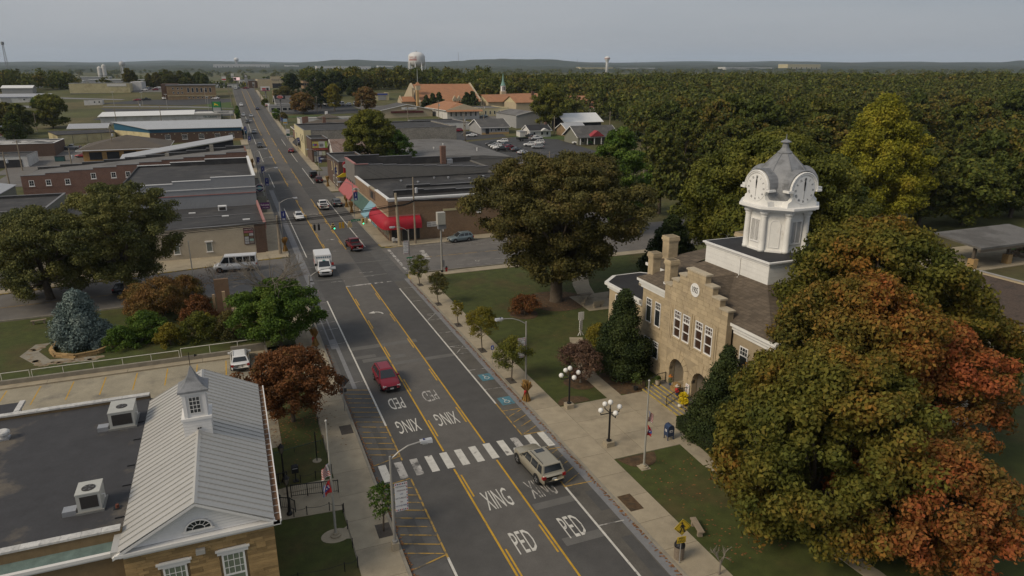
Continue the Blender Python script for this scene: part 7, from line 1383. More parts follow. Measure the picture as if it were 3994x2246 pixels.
# utility poles and wires
def upole(lab,x,y,h,r=.16,arms=(),tr=False,m=M_wood,grp='wooden utility poles',lean=0):
 g=zt(x,y);o=site('utility_pole',lab,'utility pole',(x,y,g),grp);MB().tube([(x+lean,y,g-.3),(x,y,g+h)],[r*1.25,r*.8],9).build('pole',m,o)
 for z in arms:MB().box(x-1.1,x+1.1,y-.06,y+.06,g+z,g+z+.12).build('cross_arm',m,o);[MB().lathe([(.05,0),(.06,.15),(.02,.17)],(x+dx,y,g+z+.12),6).build('insulator',M_gcop,o)for dx in (-1,-.5,.5,1)]
 if tr:MB().lathe([(.26,0),(.28,.1),(.28,.85),(.2,.95)],(x+.5,y,g+h-2.8),10).build('transformer',M_head,o)
 return o
upole('tall wooden utility pole with transformer against the brick corner block',28.95,117.75,11.8,.15,(),True);upole('thick leaning wooden pole in front of the red awning',25.8,117.8,9.2,.27,(),False,M_conc,lean=.35);upole('grey wooden pole at the left corner past Fourth Street',6.1,118.9,6.6,.22,(),False,M_wood)
o=site('signal_cabinet_pole','tall metal pole with a grey box at its top beside the hydrant','pole',(28.0,97.9,.1));MB().lathe([(.17,0),(.16,3.5),(.13,7.4)],(28,97.9,0),10).build('pole',M_pole,o);MB().box(27.4,28.6,97.3,98.2,7.6,9.4).build('cabinet',mat('cabinet_grey',(.40,.39,.35),.6,.06),o);MB().box(27.5,28.7,97.4,98.1,6.9,7.6).build('lower_cabinet',M_gcop,o);MB().lathe([(.2,0),(.2,.5)],(28,97.9,0),8).build('base',M_black,o);MB().box(28.12,28.4,97.75,98.05,1.0,2.0).build('meter',M_gcop,o)
wires=[]
def wire(lab,pts,r=.03,sag=.5,grp='overhead wires'):
 b=MB()
 for p,q in zip(pts,pts[1:]):b.tube([tuple(Vector(p).lerp(Vector(q),t)-Vector((0,0,sag*4*t*(1-t))))for t in np.linspace(0,1,9)],r,4,False)
 o=b.build('overhead_wire',mat('wire',(.012,.012,.013),.7,0));tag(o,lab,'wire',grp)
for k,dz in enumerate((0,.28,.5,.95)):
 wire('%s of the overhead cables crossing the street at Fourth Street'%('lowest','second lowest','second highest','highest')[k],[(-60,112,5.2+dz),(6.1,118.7,5.35+dz*.8),(25.8,117.6,7.0+dz*.5),(28.95,117.6,7.7+dz*.4),(64,116.5,6.9+dz)],.05 if k<3 else .03,.25)
for k,z in enumerate((9.4,10.2,11.5)):wire('%s service wire over the brick block roof'%('low','middle','high')[k],[(28.95,117.9,z),(26,200,z+1)],.02,1.2);wire('%s service wire running right from the tall pole'%('low','middle','high')[k],[(28.95,117.9,z),(74,150,z+.5)],.02,1.0)
sp=[(6.15,118.7,5.3),(9.2,118.5,4.95),(12.1,118.3,4.95),(14.9,118.2,4.98),(17.6,118.1,5.1),(20.3,118.0,5.5),(25.8,117.8,6.4)]
wire('signal span wire over the junction',sp,.025,.02)
M_sigy=mat('signal_yellow',(.42,.24,.02),.5,.06);M_sigb=mat('signal_black',(.02,.02,.02),.5);M_sigo=mat('signal_buff',(.42,.32,.16),.6,.06);M_grn=mat('signal_green_lit',(.02,.5,.2),.4,0,emit=((.05,1,.45),1.5));M_off=mat('signal_lens',(.02,.018,.015),.3)
def signal(lab,x,y,z,m,front,n=3,tw=False,lit=False):
 o=site('traffic_signal',lab,'traffic signal',(x,y,z),'signals on the span wire');MB().tube([(x,y,z),(x,y,z-.2)],.03,5).build('hanger',M_black,o)
 cols=((x,3),)if not tw else ((x-.2,2),(x+.2,2));top=z-.2
 if tw:MB().box(x-.17,x+.17,y-.12,y+.12,top-.34,top).build('housing',m,o);MB().lathe([(.13,0),(.13,.03)],(0,0,0),12).build('lens',M_off,o,loc=(x,y-front*-.13,top-.17)).rotation_euler.x=pi/2;top-=.36
 for cx,k in cols:
  MB().box(cx-.17,cx+.17,y-.12,y+.12,top-.34*k,top).build('housing',m,o)
  for i in range(k):
   zz=top-.17-.34*i;on=lit and i==k-1 and (not tw or cx>x);l=MB().lathe([(.13,-.02),(.13,.02)],(0,0,0),12).build('lens',M_grn if on else M_off,o,loc=(cx,y+front*.125,zz));l.rotation_euler.x=pi/2
   q=MB();[q.quad(*[(cx+.15*cos(t),y+front*d,zz+.15*sin(t))for t,d in ((a,.12),(b_,.12),(b_,.34),(a,.34))])for a,b_ in zip(np.linspace(.2,2.94,6),np.linspace(.2,2.94,6)[1:])];q.build('visor',m,o)
signal('black signal head at the left of the pair facing away',11.9,118.3,4.95,M_sigb,1);signal('black signal head at the right of the pair facing away',12.6,118.3,4.95,M_sigb,1);signal('buff five-lens signal with green arrow facing the camera',14.9,118.1,4.98,M_sigo,-1,tw=True,lit=True)
signal('yellow signal head on the left of the middle pair',16.1,118.1,5.02,M_sigy,1);signal('yellow signal head on the right of the middle pair',16.6,118.1,5.04,M_sigy,1);signal('buff five-lens signal facing away from the camera',17.7,118.0,5.12,M_sigo,1,tw=True);signal('yellow signal with green light facing the camera at the right end',20.0,118.0,5.45,M_sigy,-1,lit=True);signal('pale signal head at the far right of the span wire',20.6,118.0,5.55,M_sigo,1)
o=site('street_name_sign','green Fourth St sign hanging on the span wire','sign',(18.8,118,5.1));MB().box(18.0,19.6,117.98,118.02,4.85,5.2).build('blade',mat('sign_green',(.01,.16,.075),.5),o);text('sign_lettering','Fourth St',.3,M_fw,o,(18.8,117.975,5.02),(pi/2,0,0),.002)
o=site('street_name_sign','small green sign blades on the corner lamp pole','sign',(23.2,98.3,2.6));MB().box(22.7,23.7,98.2,98.23,2.7,2.9).build('blade',MATS['sign_green'],o);MB().box(23.18,23.21,97.8,98.7,2.45,2.65).build('blade',MATS['sign_green'],o)
# globe lamps
def globe_lamp(lab,x,y):
 o=site('globe_lamp',lab,'lamp post',(x,y,.12),'five-globe lamp posts');MB().box(x-.35,x+.35,y-.35,y+.35,.1,.55).build('plinth',M_conc,o);MB().lathe([(.2,.55),(.2,.66),(.09,.72),(.075,3.0),(.075,3.4)],(x,y,0),10).build('post',M_black,o)
 for k,(dx,dy,dz)in enumerate(((-.85,0,0),(.85,0,0),(0,-.85,0),(0,.85,0),(0,0,.55))):
  MB().tube([(x,y,3.05),(x+dx,y+dy,3.05),(x+dx,y+dy,3.25+dz)]if k<4 else [(x,y,3.3),(x,y,3.25+dz)],.04,6).build('arm',M_black,o)
  MB().ball((x+dx,y+dy,3.44+dz),.215,16,10).build('globe',mat('opal_globe',(.74,.73,.70),.35,0),o,True)
globe_lamp('black lamp post with five white globes farther from the steps',25.95,50.6);globe_lamp('black lamp post with five white globes nearest the flagpole',25.95,43.4)
# corn stalk bundles
def corn(lab,x,y,h=1.9,bow=True):
 g=zt(x,y)+.13;o=site('corn_bundle',lab,'corn stalks',(x,y,g),'corn stalk bundles tied to lamp posts');b=MB()
 for k in range(150):
  a=random.random()*6.28;r0,r1=random.uniform(.1,.45),random.uniform(.05,.55);hh=h*random.uniform(.75,1.05);a2=a+random.uniform(-.5,.5)
  p0=Vector((x+r0*cos(a),y+r0*sin(a),g));pm_=Vector((x+.12*cos(a),y+.12*sin(a),g+h*.5));p1=Vector((x+r1*cos(a2),y+r1*sin(a2),g+hh));w=Vector((random.gauss(0,1),random.gauss(0,1),0)).normalized()*random.uniform(.02,.05)
  b.quad(tuple(p0-w),tuple(p0+w),tuple(pm_+w),tuple(pm_-w));b.quad(tuple(pm_-w),tuple(pm_+w),tuple(p1+w*1.6),tuple(p1-w*1.2))
 b.build('stalks',M_corn,o)
 if bow:MB().ball((x-.2,y-.2,g+h*.52),.14,6,4).slab([(x-.35,y-.25,g+h*.5),(x-.2,y-.25,g+h*.5),(x-.25,y-.25,g+h*.25)],(0,.03,0)).build('red_bow',M_red,o)
corn('corn stalk bundle with red bow beside the right street lamp',22.95,53.4);corn('corn stalk bundle with red bow by the left park tree',6.5,74.6);corn('corn stalk bundle at the left corner past Fourth Street',7.0,120.3,2.3,False);corn('corn stalk bundle before the green awning',22.95,149,2.4,False);corn('corn stalk bundle before the pink awning',23.0,156,2.6,False);corn('corn stalk bundle near the boot sign',23.0,186,2.6,False);corn('corn stalk bundle on the far left sidewalk',6.2,228,2.6,False)
# small things on the courthouse side
o=site('post_box','blue street mailbox at the edge of the courthouse plaza','mailbox',(31.1,42.5,.13));M_pbox=mat('mailbox_blue',(.018,.035,.085),.4,.06,spec=.5)
pr=[(-.3,.35),(.3,.35),(.3,1.05)]+[(.3*cos(t),1.05+.3*sin(t))for t in np.linspace(0,pi,9)[1:-1]]+[(-.3,1.05)]
MB().slab([(31.1+u,42.2,.13+z)for u,z in pr],(0,.6,0)).build('body',M_pbox,o)
for dx in (-.26,.26):
 for dy in (-.26,.26):MB().box(31.1+dx-.03,31.1+dx+.03,42.5+dy-.03,42.5+dy+.03,.13,.5).build('leg',M_pbox,o)
for f in ([(30.95,42.19,.85),(31.25,42.19,.85),(31.25,42.19,1.05),(30.95,42.19,1.05)],):lb=MB().slab(f,(0,.01,0)).build('emblem_label',M_fw,o);MB().slab([(30.98,42.185,.9),(31.2,42.185,.92),(31.23,42.185,1.0),(31.05,42.185,.98)],(0,.004,0)).build('eagle_mark',M_navy,lb)
lb=MB().slab([(30.79,42.4,.85),(30.79,42.65,.85),(30.79,42.65,1.05),(30.79,42.4,1.05)],(.01,0,0)).build('emblem_label',M_fw,o);MB().slab([(30.785,42.42,.9),(30.785,42.6,.92),(30.785,42.62,1.0),(30.785,42.48,.98)],(.004,0,0)).build('eagle_mark',M_navy,lb)
def facing(o,name,pts,m,x,y,z,a,d=.02):
 q=MB().slab([(u,0,w)for u,w in pts],(0,d,0)).build(name,m,o,loc=(x,y,z));q.rotation_euler.z=a;return q
o=site('crossing_sign','yellow diamond pedestrian sign with PED XING plate at the right kerb','sign',(22.95,29.3,.13));M_sy=mat('sign_yellow',(.50,.34,.02),.5,.05);MB().tube([(22.95,29.34,.1),(22.95,29.34,3.3)],.035,6).build('post',M_pole,o)
di=facing(o,'diamond',[(0,-.58),(.58,0),(0,.58),(-.58,0)],M_sy,22.95,29.3,2.75,-.1);facing(di,'diamond_border',[(0,-.53),(.53,0),(0,.53),(-.53,0),(-.5,0),(0,.5),(.5,0),(0,-.5),(-.5,0),(-.53,0)],M_ink,0,-.006,0,0,.004)
for pts in ([(-.05+.07*cos(t),.3+.07*sin(t))for t in np.linspace(0,2*pi,10)[:-1]],[(-.12,.2),(.04,.22),(.1,-.02),(.02,-.02),(-.08,-.02)],[(-.08,-.02),(.0,-.02),(-.12,-.38),(-.2,-.36)],[(.0,-.02),(.1,-.02),(.2,-.36),(.12,-.38)],[(.02,.2),(.2,.02),(.16,-.02),(-.0,.12)],[(-.1,.2),(-.2,.0),(-.16,-.02),(-.06,.1)],[(-.36,-.2),(.36,-.2),(.36,-.23),(-.36,-.23)],[(-.26,-.3),(.26,-.3),(.26,-.33),(-.26,-.33)]):facing(di,'walker',pts,M_ink,0,-.008,0,0,.004)
pl=facing(o,'plate',[(-.3,0),(.3,0),(.3,.45),(-.3,.45)],M_sy,22.95,29.3,1.62,-.1)
for k,t in enumerate(('PED','XING')):text('sign_lettering',t,.22,M_ink,pl,(0,-.008,.33-.2*k),(pi/2,0,0),.002)
o=site('litter_bin','round tan litter bin with black lid beside the crossing sign','bin',(23.2,29.75,.13));MB().lathe([(.3,.0),(.33,.9),(.3,.92)],(23.2,29.75,.13),16).build('body',mat('bin_aggregate',(.2,.16,.12),.9,.25,12),o);MB().lathe([(.34,.9),(.34,1.02),(.22,1.25),(.2,1.05),(.1,1.0)],(23.2,29.75,.13),16).build('lid',M_black,o)
def bench(lab,x,y,rz,back=False,m=None):
 o=thing('stone_bench',lab,'bench',(x,y,.1),rz);m=m or mat('bench_stone',(.26,.21,.15),.9,.2,3)
 MB().box(-.8,.8,-.2,.2,.4,.5).build('seat',m,o);[MB().box(s*.55-.1,s*.55+.1,-.16,.16,0,.4).build('leg',m,o)for s in (-1,1)]
 if back:MB().box(-.8,.8,.16,.26,.5,.95).build('backrest',m,o)
 return o
bench('weathered stone bench behind the crossing sign',25.9,31.6,1.3);bench('stone bench with back on the memorial plaza nearest the courthouse',42.0,74.5,.1+pi,True,M_conc);bench('stone bench with back on the memorial plaza by the picnic table',40.9,76.3,.9+pi,True,M_conc);bench('stone bench on the grass beside Fourth Street in the left park',-23.6,94.3,.15)
o=site('picnic_table','small wooden picnic table on the memorial plaza','table',(42,78,.12));MB().box(41.2,42.9,77.6,78.4,.85,.92).build('top',M_wood,o);[MB().box(41.2,42.9,77.2+d,77.45+d,.45,.5).build('seat',M_wood,o)for d in (0,1.4)];[MB().tube([(x,77.4,.12),(x,78.4,.85)],.04,4).tube([(x,78.6,.12),(x,77.6,.85)],.04,4).build('trestle',M_wood,o)for x in (41.5,42.6)]
o=site('memorial_stone','upright grey memorial stone at the edge of the plaza','memorial',(45.6,77.5,.12));MB().box(45.2,46.0,77.3,77.65,.12,.35).build('base',M_conc,o);MB().slab([(45.3,77.4,.35),(45.9,77.4,.35),(45.9,77.4,1.5),(45.6,77.4,1.62),(45.3,77.4,1.5)],(0,.16,0)).build('slab',M_gut,o)
o=site('finger_post','stack of thin white slats on a white post in the courthouse lawn','sculpture',(35.3,66.4,.1));MB().tube([(35.3,66.4,.1),(35.3,66.4,2.95)],.06,6).build('post',M_fw,o)
for k in range(8):MB().box(34.95,35.65,66.35,66.42,2.02+k*.12,2.1+k*.12).build('slat',M_fw,o)
for k in range(11):q=MB().box(-.32,.32,-.03,.03,0,.08).build('slat',M_fw if k%2 else M_trim,o,loc=(35.3,66.38,.75+k*.115));q.rotation_euler.z=.5
for s in (-1,1):MB().tube([(35.3,66.4,.75),(35.3+s*.35,66.4,.1)],.05,5).build('brace',M_fw,o)
o=site('fire_hydrant','red fire hydrant with green cap on the courthouse corner','hydrant',(28.75,98.1,.13));MB().lathe([(.2,0),(.2,.06),(.13,.08),(.13,.55),(.17,.57),(.17,.63)],(28.75,98.1,.13),10).build('barrel',M_red,o);MB().lathe([(.16,.63),(.12,.76),(.04,.85)],(28.75,98.1,.13),10).build('bonnet',MATS['dark_green'],o);[MB().tube([(28.75,98.1,.58),(28.75+dx,98.1+dy,.58)],.07,6).build('outlet',M_red,o)for dx,dy in ((.24,0),(-.24,0),(0,-.24))]
def post_sign(lab,x,y,h,m,a,w=.3,hh=.45,mm=None):
 o=site('small_sign',lab,'sign',(x,y,.13));MB().tube([(x,y,.1),(x,y,.1+h)],.025,5).build('post',M_pole,o);q=facing(o,'plate',[(-w/2,-hh),(w/2,-hh),(w/2,0),(-w/2,0)],m,x,y-.04,h,a)
 if mm:facing(q,'symbol',[(-w*.25,-hh*.8),(w*.25,-hh*.8),(w*.1,-hh*.2),(-w*.15,-hh*.25)],mm,0,-.006,0,0,.004)
post_sign('blue accessible-parking sign on a post at the right kerb',22.95,62.4,2.2,M_fblue,0,mm=M_fw);post_sign('blue accessible sign by the courthouse steps',33.1,43.4,1.0,M_fblue,0,mm=M_fw)
o=site('diamond_sign_back','grey back of a diamond road sign at the left kerb','sign',(7.05,57.6,.13));MB().tube([(7.05,57.56,.1),(7.05,57.56,3.4)],.04,6).build('post',M_pole,o);M_sgb=mat('sign_back',(.075,.073,.07),.5,.05);facing(o,'diamond',[(0,-.62),(.62,0),(0,.62),(-.62,0)],M_sgb,7.05,57.6,3.0,0);facing(o,'plate',[(-.3,0),(.3,0),(.3,.4),(-.3,.4)],M_sgb,7.05,57.6,1.9,0)
o=site('stop_sign','red stop sign with green street blades beyond the large elm','sign',(68,99.5,0));MB().tube([(68,99.5,0),(68,99.5,3.2)],.04,6).build('post',M_pole,o);facing(o,'octagon',[(.42*cos(t),.42*sin(t))for t in np.linspace(pi/8,2*pi+pi/8,9)[:-1]],M_red,68,99.45,2.4,-.5);MB().box(67.5,68.5,99.48,99.52,3.0,3.2).build('blade',MATS['sign_green'],o)
for k,(x,lab)in enumerate(((25.35,'white newspaper box at the brick corner'),(25.9,'small grey box beside the leaning pole'))):o=site('newspaper_box',lab,'newspaper box',(x,119.4,.12));MB().box(x-.22,x+.22,119.2,119.6,.5,1.1-.2*k).build('case',M_fw,o);MB().box(x-.12,x+.12,119.3,119.5,.12,.5).build('foot',M_gcop,o)
# park monument and courtyard wall
o=site('park_monument','tan stone monument of stepped columns in the left park','monument',(-2.6,88,.12));Ms=mat('monument_stone',(.36,.26,.16),.9,.15,2)
for k in range(4):MB().box(-3.4+.18*k,-1.8-.18*k,87.0+.16*k,89-.1*k,.12+.16*k,.12+.16*(k+1)).build('step',Ms,o)
MB().box(-2.75,-2.4,87.7,88.05,.76,3.6).build('column',Ms,o);MB().box(-3.9,-3.6,88.2,88.5,.12,3.2).build('column',Ms,o);MB().box(-3.55,-1.9,89.2,89.6,.12,4.8).build('slab',mat('monument_brown',(.17,.11,.07),.9,.15,2),o);MB().box(-3.5,-2.2,90.5,91.2,.12,1.0).build('plinth',Ms,o)
o=site('planter_wall','low curved sandstone planter wall round the blue spruce','planter',(-17.5,82,.1))
pw=[(-20.2,85.5),(-20.3,83.2),(-19.6,81.6),(-17.6,80.4),(-15.6,80.8),(-14.4,82.2)]
for (xa,ya),(xb,yb)in zip(pw,pw[1:]):
 d=Vector((xb-xa,yb-ya));n=max(2,int(d.length/.7))
 for r in range(3):
  for i in range(n):
   p=Vector((xa,ya))+d*((i+.5+.25*(r%2))/n);q=piece('wall_stone',M_sand,o,-d.length/n/2+.012,d.length/n/2-.012,-.16,.16,0,.15);q.matrix_parent_inverse=Matrix.Translation((17.5,-82,-.1));q.location=(p.x,p.y,.18+r*.16);q.rotation_euler.z=math.atan2(d.y,d.x)
for x,y,h in ((-40,220,9),(-52,208,10),(-58,248,9),(-36,268,10),(-28,372,9),(-46,366,9),(-40,408,9),(-78,370,8)):
 upole('wooden utility pole %s'%{-40:'behind the long brick shop' if y==220 else 'beside the tractor dealer',-52:'left of the long brick shop',-58:'beside the black open shed',-36:'in front of the plywood pavilion',-28:'behind the blue-banded hall',-46:'left behind the blue-banded hall',-78:'at the edge of the field'}[x],x,y,h,.16,(h-.8,),x in (-40,-52,-36))
for x,y,h,t in ((84,256,9,'by the left kerb of the car park'),(92,282,9,'beside the cream posts'),(80,330,9,'at the whitewashed store'),(98,340,10,'below the orange hip roof'),(66,372,9,'left of the gift shop'),(118,330,9,'by the yellow hall'),(128,270,8,'at the white cottage'),(150,262,10,'in front of the white-roofed barn'),(76,118.5,11,'at the back street corner'),(70,150,11,'along the back street'),(47,400,9,'by the yellow tree'),(60,438,9,'before the white vehicles'),(21.6,470,9,'on the right of the rise'),(4.4,452,9,'on the left of the rise'),(4.2,520,9,'near the crest on the left'),(21.8,540,10,'near the crest on the right')):
 upole('wooden utility pole '+t,x,y,h,.16,(h-.8,),x>90 and x<120)
for k,(x,y)in enumerate(((-60,480),(-44,470),(-30,452),(-10,480),(-8,430))):o=site('lot_light','thin light pole %s'%('at the left of the office lot','in the middle of the tractor yard','on the lane by the tractor yard','before the old brown office','near the green deer sign')[k],'light pole',(x,y,zt(x,y)));MB().tube([(x,y,zt(x,y)),(x,y,zt(x,y)+8)],.1,5).build('pole',M_pole,o);MB().box(x-.8,x+.8,y-.2,y+.2,zt(x,y)+8,zt(x,y)+8.2).build('head',M_fw,o)
o=site('road_work_sign','orange road work sign on the right of the rise','sign',(21.9,452,zt(21.9,452)));gz=zt(21.9,452);MB().box(21.5,22.5,452,452.1,gz+1.2,gz+3.4).build('panel',mat('orange_sign',(.6,.09,.02),.5),o);MB().tube([(22,452.2,gz),(22,452.2,gz+3)],.06,5).build('post',M_pole,o)
o=site('green_dumpster','green dumpster in the yard left of the plywood pavilion','dumpster',(-51.5,267,zt(-51.5,267)));gz=zt(-51.5,267);MB().box(-52.8,-50.2,266,268,gz+.1,gz+1.6).build('body',MATS['copper_green']if False else mat('dumpster_green',(.03,.09,.09),.6,.1),o);MB().box(-52.9,-50.1,265.9,268.1,gz+1.6,gz+1.72).build('lid',M_trimk,o)
# ================================================================ TREES
M_bark=mat('bark',(.095,.075,.055),.95,.3,3,bump=.03,bscale=12);M_barkp=mat('pale_bark',(.2,.18,.15),.95,.25,3);M_twig=mat('bare_twig',(.19,.165,.135),.9,.2,3)
def leaf_obj(name,C,Nn,S,m,parent=None,asp=.62):
 """One mesh of leaf-shaped quads: centres C, facing Nn, sizes S."""
 n=len(C);Nn=Nn/np.maximum(np.linalg.norm(Nn,axis=1,keepdims=True),1e-6);a=rng.normal(size=(n,3));U=np.cross(Nn,a);U/=np.maximum(np.linalg.norm(U,axis=1,keepdims=True),1e-6);Vv=np.cross(Nn,U)
 S=np.asarray(S).reshape(-1,1)*np.ones((n,1));bend=Nn*S*.18
 P=np.stack([C-U*S,C+Vv*S*asp+bend,C+U*S,C-Vv*S*asp+bend],1).reshape(-1,3).astype(np.float32)
 me=bpy.data.meshes.new(name);me.vertices.add(4*n);me.vertices.foreach_set('co',P.ravel());me.loops.add(4*n);me.loops.foreach_set('vertex_index',np.arange(4*n,dtype=np.int32));me.polygons.add(n);me.polygons.foreach_set('loop_start',np.arange(0,4*n,4,dtype=np.int32));me.polygons.foreach_set('loop_total',np.full(n,4,np.int32));me.update(calc_edges=True);me.materials.append(m)
 o=bpy.data.objects.new(name,me);COL.objects.link(o);return setpar(o,parent)
def sphere_dirs(n,up=.25):
 d=rng.normal(size=(n,3));d/=np.linalg.norm(d,axis=1,keepdims=True);d[:,2]+=up;return d/np.linalg.norm(d,axis=1,keepdims=True)
def clump_leaves(cl,per,flat=.75,jit=.55):
 """Leaves spread over the upper shells of many small clumps: light tops, dark hollows between."""
 Cs,Ns=[],[]
 for x,y,z,r in cl:
  k=max(6,int(per*r*r));d=sphere_dirs(k,.3);rr=r*(1.32-.85*rng.random((k,1))**.8);p=d*rr;p[:,2]*=flat
  Cs.append(p+(x,y,z));Ns.append(d+rng.normal(size=(k,3))*jit)
 return np.concatenate(Cs),np.concatenate(Ns)
def crown_clumps(h0,h,r,nc,shape,rc,cx=0.,cy=0.):
 cl=[];H_=h-h0;i=0
 while len(cl)<nc and i<nc*30:
  i+=1;t=rng.random()**.8;a=rng.random()*2*pi
  if shape=='round':w=sqrt(max(0,1-(2*t-.85)**2/1.3))if t>.08 else .55
  elif shape=='oval':w=(sin(pi*min(1,t*.92+.08)))**.55
  elif shape=='cone':w=(1-t)**.85*.95+.04
  elif shape=='vase':w=min(1,.42+t*.95)*(1-max(0,t-.62)**2*4.2)
  elif shape=='tulip':w=(1-t)**.55*min(1,.55+t*2.2)
  elif shape=='shrub':w=sqrt(max(0,1-t*t))
  w*=1+.13*sin(3*a+7*t)+.08*sin(5*a-11*t);u=rng.random()**.42 if shape!='cone' else rng.random()**.3
  rr=rc*r*(.75+.5*rng.random())*(1.0 if shape!='cone' else .55+.7*(1-t))
  cl.append((cx+r*w*u*cos(a),cy+r*w*u*sin(a),h0+H_*(.04+.93*t)-rr*.35,rr))
 return cl
def woody(b,base,tips,r0,h0,bend=.25,seed=0):
 bx,by,bz=base;top=(bx+random.uniform(-.2,.2),by+random.uniform(-.2,.2),bz+h0)
 b.tube([(bx,by,bz-.2),(bx,by,bz+.25),((bx+top[0])/2,(by+top[1])/2,bz+h0*.55),top],[r0*1.6,r0*1.15,r0,r0*.85],9)
 for t in tips:
  t=Vector(t);p=Vector(top)-Vector((0,0,random.uniform(0,h0*.3)));m=p.lerp(t,.5)+Vector((random.gauss(0,bend),random.gauss(0,bend),(t-p).length*.08));b.tube([tuple(p),tuple(p.lerp(m,.55)),tuple(m),tuple(t)],[r0*.5,r0*.38,r0*.26,r0*.08],6)
def tree(name,lab,x,y,h,r,shape,lm,per,size,nc=60,h0=None,rc=.27,r0=None,cat='tree',group=None,bark=None,limbs=10,flat=.75,base=None,sub=None,trunk=True):
 g=(zt(x,y)+(.08 if y<100 else 0))if base is None else base;o=thing(name,lab,cat,(x,y,g),0,group);h0=h*.22 if h0 is None else h0;r0=r0 or max(.08,h*.022)
 cl=crown_clumps(h0,h,r,nc,shape,rc);C,Nn=clump_leaves(cl,per,flat)
 leaf_obj('crown',C,Nn,size*(.7+.6*rng.random(len(C))),lm,o)
 if trunk:
  b=MB();tips=random.sample(cl,min(limbs,len(cl)));woody(b,(0,0,0),[c[:3]for c in tips],r0,h0+(h-h0)*.18);b.build('trunk',bark or M_bark,o,True)
 return o
def twigs(b,p,d,l,r,depth):
 q=p+d*l;b.tube([tuple(p),tuple(p.lerp(q,.5)+Vector((random.gauss(0,.03),random.gauss(0,.03),.02))*l),tuple(q)],[r,r*.8,r*.55],4,False)
 if depth:
  for k in range(random.choice((2,3,3))):twigs(b,p.lerp(q,random.uniform(.5,1)),(d+Vector((random.gauss(0,.5),random.gauss(0,.5),random.gauss(.1,.35)))).normalized(),l*random.uniform(.55,.8),r*.6,depth-1)
  # colours (linear): the year is turning
G1=[(.022,.028,.006),(.045,.050,.010),(.070,.066,.013),(.10,.078,.016)]
LM_maple=leafmat('maple_leaves',[(.026,.030,.007),(.050,.048,.010),(.085,.062,.012),(.12,.058,.013),(.14,.04,.014)],.16,tr=.22)
LM_mapleg=leafmat('maple_green_leaves',[(.026,.032,.007),(.048,.052,.010),(.066,.062,.011),(.085,.066,.012),(.14,.066,.014)],.2,tr=.25)
LM_mapler=leafmat('maple_red_leaves',[(.035,.036,.009),(.065,.05,.012),(.12,.055,.015),(.15,.044,.015),(.11,.03,.013)],.22,tr=.22)
LM_elm=leafmat('elm_leaves',[(.026,.026,.009),(.044,.041,.013),(.062,.054,.016),(.08,.056,.02)],.25,tr=.2)
LM_willow=leafmat('willow_leaves',[(.03,.036,.014),(.052,.056,.019),(.074,.073,.022),(.095,.085,.024)],.3,tr=.2)
LM_oak=leafmat('round_tree_leaves',[(.026,.032,.007),(.048,.054,.010),(.075,.076,.013),(.095,.085,.016)],.2,tr=.22);LM_tulip=leafmat('tulip_tree_leaves',[(.045,.048,.006),(.085,.084,.008),(.13,.12,.012),(.16,.125,.014)],.25,tr=.22)
LM_dark=leafmat('dark_evergreen',[(.010,.016,.006),(.018,.026,.008),(.030,.036,.010)],.4,tr=.08);LM_spruce=leafmat('blue_spruce',[(.045,.062,.058),(.075,.098,.09),(.11,.13,.115)],.8,tr=.05);LM_fresh=leafmat('fresh_green',[(.018,.036,.006),(.034,.060,.010),(.055,.085,.014),(.075,.085,.016)],.35,tr=.22)
LM_redm=leafmat('small_red_maple',[(.045,.024,.012),(.075,.034,.013),(.09,.036,.014),(.06,.042,.014)],.6,tr=.2);LM_bron=leafmat('bronze_shrub',[(.07,.038,.016),(.11,.06,.02),(.075,.055,.017),(.05,.045,.013)],.5,tr=.18);LM_purp=leafmat('purple_plum',[(.035,.02,.017),(.06,.036,.025),(.08,.05,.03)],.8,tr=.15);LM_ygr=leafmat('yellow_green',[(.045,.048,.008),(.085,.075,.011),(.14,.105,.014)],.5,tr=.22)
FCOL=[(.020,.030,.008),(.034,.044,.010),(.050,.056,.011),(.030,.042,.010),(.066,.070,.012),(.046,.044,.012),(.028,.038,.010),(.085,.078,.013),(.075,.052,.014),(.022,.032,.010)]
LM_forest=leafmat('forest_leaves',FCOL,.12,hue_obj=True,tr=.22);LM_mass=leafmat('forest_mass_leaves',FCOL,.05,tr=.2)
LM_farw=leafmat('far_forest_leaves',FCOL,.022,tr=.1)
# ---- hero trees
tree('maple_tree','big green maple overhanging the lawn path, nearest the crossing sign',33.0,29.0,13.0,6.9,'round',LM_mapleg,400,.15,340,.6,.12,.34,limbs=26)
tree('maple_tree','tall maple turning orange before the right end of the courthouse',40.2,33.6,15.6,6.6,'round',LM_maple,400,.15,300,2.4,.12,.34,limbs=26)
tree('maple_tree','tall olive-green maple rising beside the clock tower on the right',46.4,38.0,18.4,7.4,'round',LM_mapleg,380,.16,330,4,.12,.36,limbs=26)
tree('maple_tree','low red-orange maple at the bottom right of the picture',36.6,24.2,8.6,5.2,'round',LM_mapler,420,.14,230,1.2,.13,.26,limbs=22)
tree('maple_tree','red-orange maple at the right beside the diagonal path',45.4,31.2,12.2,5.4,'round',LM_mapler,400,.15,240,2.4,.13,.28,limbs=22)
tree('maple_tree','dull green maple at the right edge before the annex',54.5,36.5,11.5,5.6,'round',LM_mapleg,360,.16,200,2.2,.14,limbs=16)
tree('elm_tree','broad olive-brown elm standing in the courthouse lawn',38.2,79.0,19.5,11.6,'vase',LM_elm,300,.16,420,3.4,.095,.75,limbs=34,flat=.6)
tree('elm_tree','large feathery tree with forked trunk in the left park',-14.5,101,15.8,7.6,'vase',LM_willow,330,.14,330,2.6,.11,.5,limbs=30,flat=.6)
tree('willow_tree','drooping yellow-green tree at the left edge of the park',-24.5,105.4,12.6,7.2,'round',LM_willow,330,.14,300,1.0,.12,.45,limbs=22)
